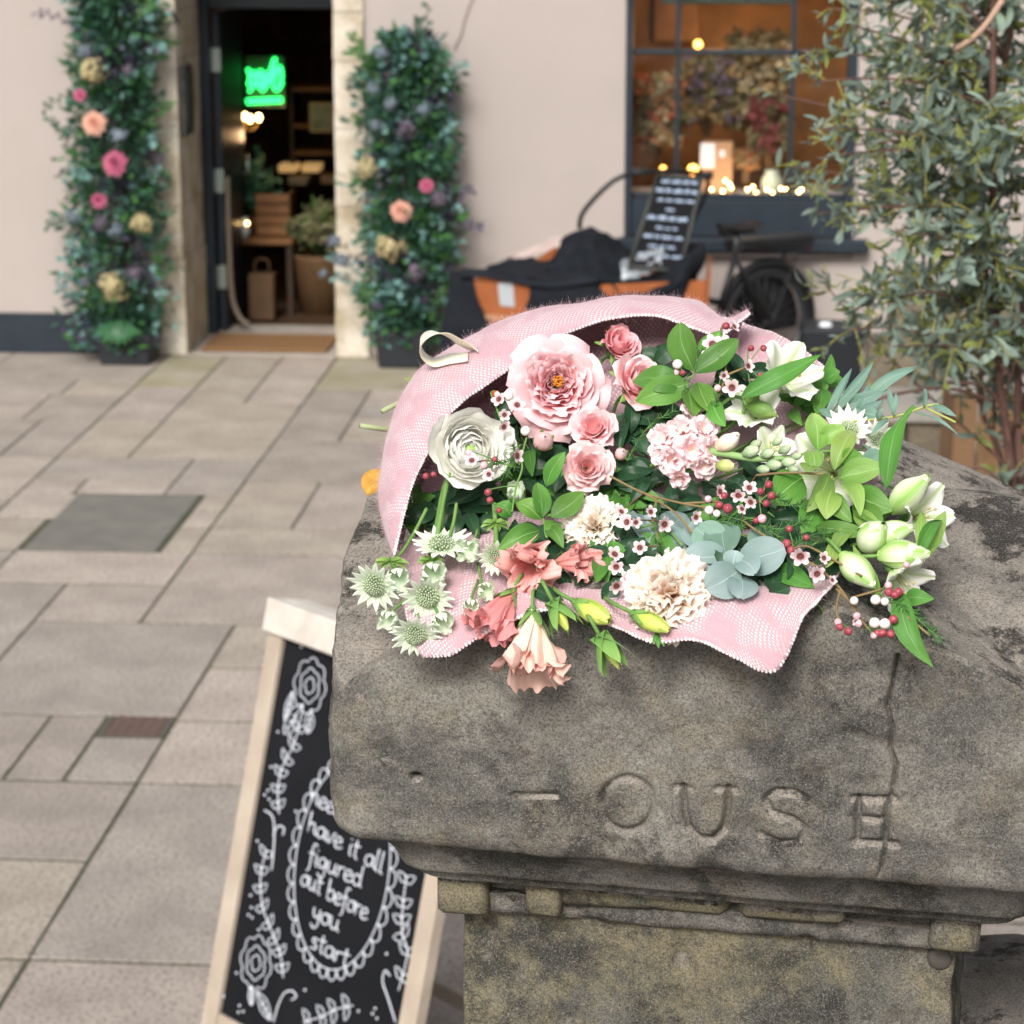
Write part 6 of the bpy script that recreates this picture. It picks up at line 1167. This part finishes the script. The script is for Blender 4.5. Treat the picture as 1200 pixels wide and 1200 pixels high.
# ------------------------------------------------------------------ waxflower sprigs: twigs, needles, berries, small flowers
m_ber = [mat('berry_white',(.80,.72,.68),.35,(.86,.82,.78),200),mat('berry_red',(.24,.025,.045),.35,(.42,.10,.12),300),mat('berry_pink',(.62,.28,.36),.35,(.8,.6,.62),300),mat('berry_orange',(.45,.08,.03),.35)]
m_cup = mat('waxflower_cup',(.14,.06,.045),.5,(.2,.07,.06),300); m_need = mat('needle_green',(.05,.14,.04),.5,(.10,.24,.06),60)
def waxsprig(label, twigs_, flowers, berries, needles=(), off=-.025, brown=True, seed=0):
    x_,y_ = twigs_[0][0][:2]; t = thing('waxflower_sprig', label, 'waxflower', B(x_,y_,off), 'waxflower sprigs'); r_ = random.Random(seed)
    for st in twigs_: MB().tube(crom([B(q[0],q[1],off+(q[2] if len(q) > 2 else .003)) for q in st],5), .0011 if brown else .0009, 6).build('twig', M_dstem if brown else M_stem, t)
    allp = [q for st in twigs_ for q in st]
    def link(b_, p, px, py):
        q = min(allp, key=lambda q: (q[0]-px)**2+(q[1]-py)**2); e_ = B(q[0],q[1],off+.003)
        if (e_-p).length < .035: b_.tube(crom([p,(p+e_)/2+AX(0,.3,0)*.001,e_],3),.0006,4)
    for px,py,dp,dx,dy in flowers:
        R = dp*.42*SZ(px,py)*r_.uniform(.85,1.12); Z = AX(dx+r_.gauss(0,.35),dy+r_.gauss(0,.35),.85); fr = frame(Z); X,Y,_ = fr; c = B(px,py,off-.006)
        fo = empty('flower', c-wloc(t), None, t); fo.parent = t; b_ = MB()
        for i in range(5): petal_on(b_, c, fr, i*2*PI/5+px+r_.gauss(0,.08), prof_curve(R*.76,80,50,R*.30,R*.1,6), R*.38, px+i, nu=7, conf=.2, rip=R*.08, shape=lambda w: .5+.55*math.sin(PI*min(1,.1+.85*w)))
        b_.build('petals', m_wax, fo, attr=True); b2_ = MB(); b2_.lathe(c-Z*R*.5,[(R*.12,0),(R*.3,R*.25),(R*.37,R*.62),(R*.30,R*.60),(R*.1,R*.45)],12,Z); link(b2_, c-Z*R*.5, px, py)
        for i in range(9): a = i*.7; b2_.ball(c+Z*R*.22+(X*math.cos(a)+Y*math.sin(a))*R*.31,R*.06,4)
        b2_.ball(c+Z*R*.2,R*.1,4); b2_.build('cup', m_cup, fo)
    for px,py,dp,k in berries:
        R = dp*.5*SZ(px,py); c = B(px,py,off-.004); Z = AX(r_.uniform(-.5,.5),r_.uniform(-.6,.2),.7); b_ = MB(); b_.lathe(c-Z*R,[(R*.15,0),(R*.62,R*.2),(R*.95,R*.7),(R,R*1.1),(R*.8,R*1.6),(R*.45,R*1.85),(R*.12,R*1.88)],12,Z)
        bo = b_.build('berry', m_ber[k], t); b_ = MB(); b_.lathe(c-Z*R*1.5,[(R*.12,0),(R*.4,R*.3),(R*.7,R*.7),(R*.72,R*.8)],8,Z); link(b_, c-Z*R*1.4, px, py); b_.build('berry_base', m_sep, bo)
    if needles:
        b_ = MB()
        for st in needles:
            cv_ = crom([B(q[0],q[1],off+.002) for q in st],8); b_.tube(cv_,.0007,4)
            for i in range(len(cv_)-1):
                for k in range(4):
                    q = cv_[i].lerp(cv_[i+1],r_.random()); T_ = (cv_[i+1]-cv_[i]).normalized(); d = (T_*.8+Vector((r_.gauss(0,1),r_.gauss(0,1),r_.gauss(0,1))).normalized()).normalized(); L_ = r_.uniform(.006,.011); b_.tube([q,q+d*L_*.6,q+d*L_],[.0005,.0004,.0001],3,False)
        b_.build('needles', m_need, t, kind='stuff')
    return t
waxsprig('waxflower sprig in front of the ranunculus with white and red buds',[[(600,600),(605,570),(612,545),(600,520)],[(604,548),(580,540)],[(608,545),(618,510)],[(590,500),(575,460)]],
 [(591,486,20,-.2,.3),(606,475,26,.3,.2),(590,500,22,-.1,0),(553,540,22,-.3,.2),(573,556,20,0,-.1),(605,534,22,.2,-.2),(585,468,20,-.3,.5)],
 [(596,464,12,0),(581,462,9,3),(616,505,12,0),(598,517,11,0),(550,531,10,2),(567,545,9,2),(580,538,7,1),(572,577,9,1),(574,586,8,1),(585,598,7,1),(499,558,8,1),(508,556,7,1)],needles=[[(610,520),(595,540),(575,545)],[(600,520),(606,540),(590,555)]],off=-.045,brown=False,seed=1)
waxsprig('waxflower sprig rising at the top beside the upper green leaves',[[(840,470),(850,440),(848,415),(845,385)],[(846,420),(835,400)],[(850,440),(875,430)],[(800,450),(795,430)]],
 [(835,404,26,-.2,.3),(876,429,20,.3,.4),(858,454,24,.1,0),(848,440,14,0,.2),(860,383,18,.4,.6)],
 [(851,382,9,1),(850,397,10,0),(841,455,9,2),(870,455,9,0),(881,456,12,0),(895,408,8,1),(880,408,8,1),(892,441,9,1),(794,427,12,0),(792,437,8,2),(800,437,7,1),(826,415,9,0)],needles=[[(838,475),(845,440)],[(820,410),(850,420)],[(805,455),(792,430)]],seed=2)
waxsprig('brown waxflower twig crossing the middle with pink buds',[[(715,558,.0),(755,578),(800,590),(830,595)],[(755,578),(790,600),(812,625)],[(770,585),(765,610),(775,640)],[(800,590),(840,588)]],
 [(735,612,26,-.2,.2),(750,642,24,.1,-.2),(722,664,22,-.3,.1),(735,677,24,0,-.2),(778,614,26,.3,.1),(843,576,22,-.1,.3),(815,606,20,.1,.2),(720,650,22,-.2,.2),(728,600,20,-.2,.3),(762,600,18,.3,.1),(722,686,22,-.1,-.5),(745,612,18,.3,0)],
 [(831,598,11,0),(843,592,10,1),(853,596,12,1),(849,581,9,1),(830,585,9,2),(840,602,9,0)],needles=[[(770,590),(768,625),(775,640)],[(830,600),(870,610)],[(735,540),(760,500),(790,482)]],seed=3)
waxsprig('waxflower twig in the right centre with dark red berries',[[(886,557),(925,554),(970,556)],[(870,610),(900,630),(930,640)],[(900,560),(890,590)]],
 [(878,572,24,-.2,.1),(880,588,22,.1,-.1),(865,580,20,-.3,.2),(870,596,18,0,0)],
 [(901,568,10,1),(891,576,9,1),(904,581,10,1),(898,590,9,1),(893,608,11,2),(886,610,8,1),(868,580,8,1),(925,620,9,1),(922,637,11,1),(927,645,10,1)],needles=[[(905,580),(925,590),(945,595)],[(890,615),(915,630)],[(870,605),(910,620),(945,610)],[(835,610),(870,618)]],seed=4)
waxsprig('waxflower sprig with three open blooms right of the eucalyptus',[[(925,645),(945,640),(975,655),(1010,675)],[(930,650),(960,665)]],
 [(938,651,28,-.1,.2),(957,672,24,0,-.4),(965,654,22,.4,-.1),(975,680,16,.2,-.3)],[(1062,662,8,2),(945,630,8,1)],needles=[[(930,640),(950,628),(970,625)]],off=-.032,seed=5)
waxsprig('hanging waxflower twig of pink and red berries over the stone at the lower right',[[(965,670,.01),(985,690),(1005,720),(1018,738)],[(985,690),(980,715),(985,730)],[(1000,700),(1035,690)],[(1030,695),(1060,720),(1090,745)],[(980,690),(1003,712)]],
 [(1003,728,12,0,0)],
 [(1025,730,13,0),(1037,731,13,0),(1028,742,9,1),(1034,742,10,1),(1044,743,10,1),(1047,726,11,1),(984,735,9,1),(982,729,9,2),(1004,722,9,2),(1006,731,9,2),(994,740,10,1),(1026,703,12,0),(1037,705,10,0),(1042,694,11,1),(1049,697,10,1),(1053,694,11,1),(1041,686,9,2),(1024,745,8,2),(1001,704,10,0)],needles=[[(1050,705),(1075,725),(1100,748)],[(1035,700),(1070,715)]],off=-.03,seed=6)
# green shoots below
t = sprig('small dark needle tuft poking out under the large carnation',[[(770,735),(772,745),(775,752)]],[(770,742,778,758,3),(772,742,765,755,3),(772,744,772,760,3)],m_blade,'needle_tuft','foliage',off=-.02)
# stems running over the left side
for pts,lab in (([(526,555),(519,590),(512,630),(506,655)],'thick pale green stem running down from under the ranunculus'),([(500,596),(485,625),(470,648),(456,658)],'thin green stem curving left to the leftmost astrantia'),([(579,590),(581,620),(582,645)],'short green stem above the half hidden astrantia'),([(535,590),(532,610),(527,628)],'thin green stem in the shade behind the left astrantias')):
    q = [B(x,y,-.018) for x,y in pts]; t = thing('green_stalk', lab, 'stem', q[0]); MB().tube(crom(q,6),.0022 if pts[0][0] in (526,579) else .0016,8).build('stalk', M_stem, t)
for px,py,s_,lab in ((581,612,28,'green bract collar where the middle astrantia stems branch'),(505,655,26,'green bract collar above the left astrantia cluster'),(458,657,34,'green bract collar at the top of the leftmost astrantia stems')):
    t = thing('bract_collar',lab,'bracts',B(px,py,-.022)); c = B(px,py,-.022); 
    for i in range(8):
        a = i*PI/4+.2; e_ = c+(RT*math.cos(a)+VU*(math.sin(a)*.4-.25))*s_*.5*SZ(px,py)*1.3-VF*.003*math.sin(a); b = MB(); leaf_mb(b,c,e_,.0028,AX(0,.7,.7),nv=6); b.build('bract', m_lime, t, attr=True)
# ------------------------------------------------------------------ wool wrap
def wool_mat():
    m = bpy.data.materials.new('pink_wool'); m.use_nodes = True; n = m.node_tree; P = n.nodes['Principled BSDF']; L = n.links
    P.inputs['Roughness'].default_value = .95; P.inputs['Specular IOR Level'].default_value = .1; P.inputs['Sheen Weight'].default_value = .35; P.inputs['Sheen Roughness'].default_value = .5
    uv = n.nodes.new('ShaderNodeUVMap'); uv.uv_map = 'uv'; mp = n.nodes.new('ShaderNodeMapping'); L.new(uv.outputs[0], mp.inputs[0])
    nz = n.nodes.new('ShaderNodeTexNoise'); nz.inputs['Scale'].default_value = 130; nz.inputs['Detail'].default_value = 3; L.new(uv.outputs[0], nz.inputs['Vector'])
    sub = n.nodes.new('ShaderNodeVectorMath'); sub.operation = 'MULTIPLY_ADD'; sub.inputs[1].default_value = (.0034,.0034,0); L.new(nz.outputs['Color'], sub.inputs[0]); L.new(mp.outputs[0], sub.inputs[2])
    sx = n.nodes.new('ShaderNodeSeparateXYZ'); L.new(sub.outputs[0], sx.inputs[0])
    def M(op, a, b=None):
        x = n.nodes.new('ShaderNodeMath'); x.operation = op
        for i,c_ in ((0,a),(1,b)):
            if c_ is None: continue
            if isinstance(c_,(int,float)): x.inputs[i].default_value = c_
            else: L.new(c_, x.inputs[i])
        return x.outputs[0]
    K = 2*PI/.0046
    a = M('SINE', M('MULTIPLY', sx.outputs[0], K)); b_ = M('SINE', M('MULTIPLY', sx.outputs[1], K*.8)); w_ = M('MULTIPLY', a, b_)      # basket weave
    # broad blocks of plainer and whiter cloth (a faint check)
    big = n.nodes.new('ShaderNodeTexNoise'); big.inputs['Scale'].default_value = 26; big.inputs['Detail'].default_value = 2; L.new(uv.outputs[0], big.inputs['Vector'])
    mr = n.nodes.new('ShaderNodeMapRange'); mr.inputs['From Min'].default_value = .1; mr.inputs['From Max'].default_value = .6; L.new(w_, mr.inputs[0])
    mr2 = n.nodes.new('ShaderNodeMapRange'); mr2.inputs['From Min'].default_value = .42; mr2.inputs['From Max'].default_value = .56; mr2.inputs['To Min'].default_value = .02; mr2.inputs['To Max'].default_value = .95; L.new(big.outputs['Fac'], mr2.inputs[0])
    mx = n.nodes.new('ShaderNodeMixRGB'); mx.inputs[1].default_value = (.60,.385,.435,1); mx.inputs[2].default_value = (.85,.78,.80,1); L.new(M('MULTIPLY', mr.outputs[0], mr2.outputs[0]), mx.inputs[0])
    fz = n.nodes.new('ShaderNodeTexNoise'); fz.inputs['Scale'].default_value = 700; fz.inputs['Detail'].default_value = 4; L.new(uv.outputs[0], fz.inputs['Vector'])
    hs = n.nodes.new('ShaderNodeHueSaturation'); m3 = n.nodes.new('ShaderNodeMapRange'); m3.inputs['To Min'].default_value = .8; m3.inputs['To Max'].default_value = 1.2; L.new(fz.outputs['Fac'], m3.inputs[0]); L.new(m3.outputs[0], hs.inputs['Value']); L.new(mx.outputs[0], hs.inputs['Color']); L.new(hs.outputs[0], P.inputs['Base Color'])
    h = M('ADD', M('MULTIPLY', w_, .6), M('MULTIPLY', fz.outputs['Fac'], .5)); bp = n.nodes.new('ShaderNodeBump'); bp.inputs['Strength'].default_value = .5; bp.inputs['Distance'].default_value = .0009; L.new(h, bp.inputs['Height']); L.new(bp.outputs[0], P.inputs['Normal'])
    tr_ = n.nodes.new('ShaderNodeBsdfTranslucent'); ms_ = n.nodes.new('ShaderNodeMixShader'); ms_.inputs[0].default_value = .15; L.new(hs.outputs[0], tr_.inputs[0]); L.new(P.outputs[0], ms_.inputs[1]); L.new(tr_.outputs[0], ms_.inputs[2]); L.new(ms_.outputs[0], n.nodes['Material Output'].inputs[0])
    return m
M_wool = wool_mat(); M_fuzz = mat('wool_fuzz',(.80,.58,.63),.9,trans=.3)
wrap = thing('wool_wrap','pale pink and white woven wool cloth wrapped round the bouquet','wool wrap',B(700,600,.1))
FZ = MB(); SB = MB()
def cloth(rows_, name='cloth_fold', amp=.002, seed=0, nx=90, ny=40, rim=None, rot=0, fuzz=900, sil=None, rimsign=1):
    """rows_: lists of (px, py, off) lofted both ways"""
    R_ = []
    for r_ in rows_:
        c_ = crom([B(*q) if len(q) == 3 else q[0] for q in r_],10); L_ = [0]
        for a,b_ in zip(c_[:-1],c_[1:]): L_.append(L_[-1]+(b_-a).length)
        out = []; j = 0
        for i in range(nx):
            s_ = L_[-1]*i/(nx-1)
            while j < len(L_)-2 and L_[j+1] < s_: j += 1
            f_ = 0 if L_[j+1] == L_[j] else (s_-L_[j])/(L_[j+1]-L_[j]); out.append(c_[j].lerp(c_[j+1],min(1,max(0,f_))))
        R_.append(out)
    cols = []
    for i in range(nx):
        c_ = crom([r_[i] for r_ in R_],12); L_ = [0]
        for a,b_ in zip(c_[:-1],c_[1:]): L_.append(L_[-1]+(b_-a).length)
        out = []; j = 0
        for k in range(ny):
            s_ = L_[-1]*k/(ny-1)
            while j < len(L_)-2 and L_[j+1] < s_: j += 1
            f_ = 0 if L_[j+1] == L_[j] else (s_-L_[j])/(L_[j+1]-L_[j]); out.append((c_[j].lerp(c_[j+1],min(1,max(0,f_))), s_))
        cols.append(out)
    v = []; uv = []; sx_ = [0]; jm = ny//2
    for i in range(1,nx): sx_.append(sx_[-1]+(cols[i][jm][0]-cols[i-1][jm][0]).length)
    for k in range(ny):
        for i in range(nx):
            p,s_ = cols[i][k]; v.append(p+vtx(p,8,seed+4)*amp*1.6+vtx(p,22,seed)*amp+vtx(p,60,seed+2)*amp*.35); uv.append((sx_[i]*math.cos(rot)-s_*math.sin(rot), sx_[i]*math.sin(rot)+s_*math.cos(rot)))
    b = MB(); b.add(v,[(k*nx+i,k*nx+i+1,(k+1)*nx+i+1,(k+1)*nx+i) for k in range(ny-1) for i in range(nx-1)])
    o = b.build(name, M_wool, wrap, uv=uv); md = o.modifiers.new('thickness','SOLIDIFY'); md.thickness = .0028; md.offset = 0
    rr_ = random.Random(seed)
    def fibre(p, nrm_, tn):
        L_ = rr_.uniform(.003,.009)*(1.3 if rr_.random() < .15 else 1); d = (nrm_*rr_.uniform(.05,.9)**1.5+tn*rr_.gauss(0,.9)+Vector((rr_.gauss(0,.5),rr_.gauss(0,.5),rr_.gauss(0,.5)))).normalized(); e_ = Vector((rr_.gauss(0,1),rr_.gauss(0,1),rr_.gauss(0,1)))
        s_ = d.cross(e_).normalized()*.000045; q1 = p+d*L_*.5+e_*L_*.08; q2 = p+d*L_*.8+e_*L_*.25; FZ.add([p-s_,p+s_,q1+s_,q1-s_,q2+s_*.6,q2-s_*.6],[(0,1,2,3),(3,2,4,5)])
    for _ in range(fuzz):
        i = rr_.randrange(nx-1); k = rr_.randrange(ny-1); p = v[k*nx+i].lerp(v[(k+1)*nx+i+1],rr_.random()); a = v[k*nx+i+1]-v[k*nx+i]; c_ = v[(k+1)*nx+i]-v[k*nx+i]
        if a.length < 1e-6 or c_.length < 1e-6: continue
        nn = a.cross(c_).normalized(); nn = nn if nn.dot(CAMPOS-p) > 0 else -nn
        fibre(p, nn if rr_.random() < .8 else -nn, a.normalized())
    # overlocked edge along the first row (k = 0) and along any others asked for
    for which in (rim or ()):
        seq = {'first':[v[i] for i in range(nx)],'last':[v[(ny-1)*nx+i] for i in range(nx)],'left':[v[k*nx] for k in range(ny)],'right':[v[k*nx+nx-1] for k in range(ny)]}[which]
        inn = {'first':[v[nx+i] for i in range(nx)],'last':[v[(ny-2)*nx+i] for i in range(nx)],'left':[v[k*nx+1] for k in range(ny)],'right':[v[k*nx+nx-2] for k in range(ny)]}[which]
        d_ = 0; tot = sum((b_-a).length for a,b_ in zip(seq[:-1],seq[1:])); nst = max(2,int(tot/.0034)); Ls = [0]
        for a,b_ in zip(seq[:-1],seq[1:]): Ls.append(Ls[-1]+(b_-a).length)
        j = 0
        for s_i in range(nst):
            s_ = tot*(s_i+.5)/nst
            while j < len(Ls)-2 and Ls[j+1] < s_: j += 1
            f_ = (s_-Ls[j])/max(1e-9,Ls[j+1]-Ls[j]); p = seq[j].lerp(seq[j+1],f_); T_ = (seq[j+1]-seq[j]).normalized(); IN = (inn[j]-seq[j]).normalized()
            SB.ball(p+IN*.0008, .0017*rr_.uniform(.85,1.15), 5, (IN+T_*.5).normalized(), 1.25)
            fibre(p, -IN, T_)
    return o
# hood: opening rim nearest us, over the crest, down behind
cloth([
 [(462,648,-.03),(474,606,-.035),(489,556,-.035),(520,492,-.03),(570,448,-.025),(632,404,-.015),(700,377,-.005),(760,370,.0),(812,383,.005),(846,393,.012),(880,366,.02)],
 [(458,640,-.02),(462,595,-.028),(472,540,-.03),(500,474,-.025),(548,428,-.02),(610,388,-.008),(690,364,.004),(755,359,.01),(812,368,.016),(848,383,.022),(879,364,.024)],
 [(455,630,.0),(448,585,-.006),(454,522,-.006),(482,452,.0),(532,409,.006),(598,373,.02),(685,355,.03),(755,348,.035),(815,353,.04),(850,374,.04),(878,363,.03)],
 [(458,632,.03),(447,588,.02),(452,518,.02),(480,450,.03),(530,408,.045),(598,375,.06),(685,358,.07),(755,351,.075),(815,357,.075),(848,378,.07),(872,370,.05)],
 [(462,640,.05),(455,600,.06),(462,540,.07),(490,480,.08),(540,440,.10),(600,420,.11),(685,405,.12),(755,400,.12),(815,405,.12),(845,410,.10),(866,400,.07)],
 [(470,650,.06),(475,620,.08),(490,590,.09),(520,560,.10),(560,540,.12),(610,530,.13),(685,520,.14),(755,515,.14),(815,510,.14),(840,500,.12),(860,480,.09)]],
 'hood_fold', .0022, 1, 150, 60, ('first',), .08, 42000)
# far side of the wrap, its inside showing to the right
cloth([
 [(800,372,.09),(850,370,.09),(880,382,.09),(915,395,.085),(955,420,.08),(985,450,.07),(1008,485,.06),(1022,520,.05),(1030,560,.04)],
 [(795,392,.085),(845,392,.085),(875,402,.082),(908,415,.08),(940,440,.075),(965,470,.065),(985,500,.055),(1000,540,.05),(1010,575,.04)],
 [(790,430,.09),(840,440,.09),(870,450,.09),(895,460,.085),(920,480,.08),(940,505,.075),(955,530,.065),(965,560,.06),(975,590,.05)],
 [(780,500,.10),(820,520,.10),(850,530,.10),(870,540,.095),(890,550,.09),(905,560,.085),(915,575,.08),(925,590,.07),(935,610,.06)]],
 'inner_fold', .003, 2, 80, 40, ('first',), .6, 8000)
# under layer of cloth lying on the stone and hanging over its front
cloth([
 [(468,640,.03),(540,610,.06),(620,600,.07),(700,600,.07),(780,600,.07),(860,600,.07),(930,610,.06),(1000,640,.04)],
 [(474,675,.015),(545,655,.02),(620,650,.035),(700,655,.045),(780,660,.045),(860,660,.04),(930,665,.03),(985,672,.012)],
 [(476,715,-.002),(530,715,-.004),(590,700,.0),(660,695,.0),(720,700,-.004),(800,700,-.006),(870,700,-.006),(930,700,-.006),(975,688,-.002)],
 [(484,745,-.012),(525,748,-.014),(580,726,-.01),(650,708,-.008),(712,722,-.014),(790,735,-.018),(850,742,-.02),(900,752,-.022),(950,712,-.015)],
 [(494,766,-.014),(530,764,-.018),(568,742,-.014),(640,716,-.012),(700,728,-.016),(760,752,-.022),(818,752,-.024),(862,774,-.026),(912,790,-.028),(940,722,-.018)]],
 'lower_fold', .0022, 3, 150, 60, ('last','right'), .55, 16000)
SB.build('stitched_edge', mat('edge_yarn',(.84,.62,.66),.9,(.90,.80,.82),300), wrap, kind='stuff'); FZ.build('fuzz', M_fuzz, wrap, kind='stuff', smooth=False)
# dark inner wall of the wrap at the back of the flowers
cloth([[(480,600,.06),(520,520,.07),(590,450,.08),(680,410,.085),(780,395,.09),(850,400,.09)],[(490,640,.05),(540,590,.08),(610,540,.09),(690,520,.10),(780,520,.10),(860,540,.10)],[(500,660,.03),(560,640,.06),(630,630,.07),(700,630,.07),(780,630,.07),(860,630,.07)]],'back_fold',.003,5,40,24,None,0,0)
# ribbon loop
rb = thing('ribbon','cream ribbon loop standing up behind the left of the wool wrap','ribbon',B(515,405,.1))
pts = [(548,418),(528,420),(508,424),(495,414),(494,400),(506,391),(524,393),(538,401),(552,408),(560,412)]
cv_ = crom([at(x,y,2.335+.012*math.sin(i*.9)) for i,(x,y) in enumerate(pts)],6); b = MB(); v = []
for i,p in enumerate(cv_):
    a = PI*.5*math.sin(i*.11); w_ = (VF*math.cos(.5+a*.3)+VU*.55*math.sin(.9+a)).normalized()*.0085; v += [p-w_,p+w_]
b.add(v,[(2*i,2*i+1,2*i+3,2*i+2) for i in range(len(cv_)-1)]); o = b.build('ribbon_loop', mat('cream_satin',(.80,.76,.58),.35,sheen=.3), rb); md = o.modifiers.new('thickness','SOLIDIFY'); md.thickness = .0008
# orange leaf on the stone's left shoulder
ol = thing('autumn_leaf','bright orange dry leaf lying on the left shoulder of the pillar cap','leaf',at(435,565,2.37)); b = MB(); leaf_mb(b, at(430,580,2.37), at(447,550,2.39), .011, AX(-.2,.3,1), nu=7, rip=.1); b.build('blade', mat('orange_leaf',(.36,.17,.02),.8,(.55,.32,.06),90,bump=.5,bscale=300), ol)
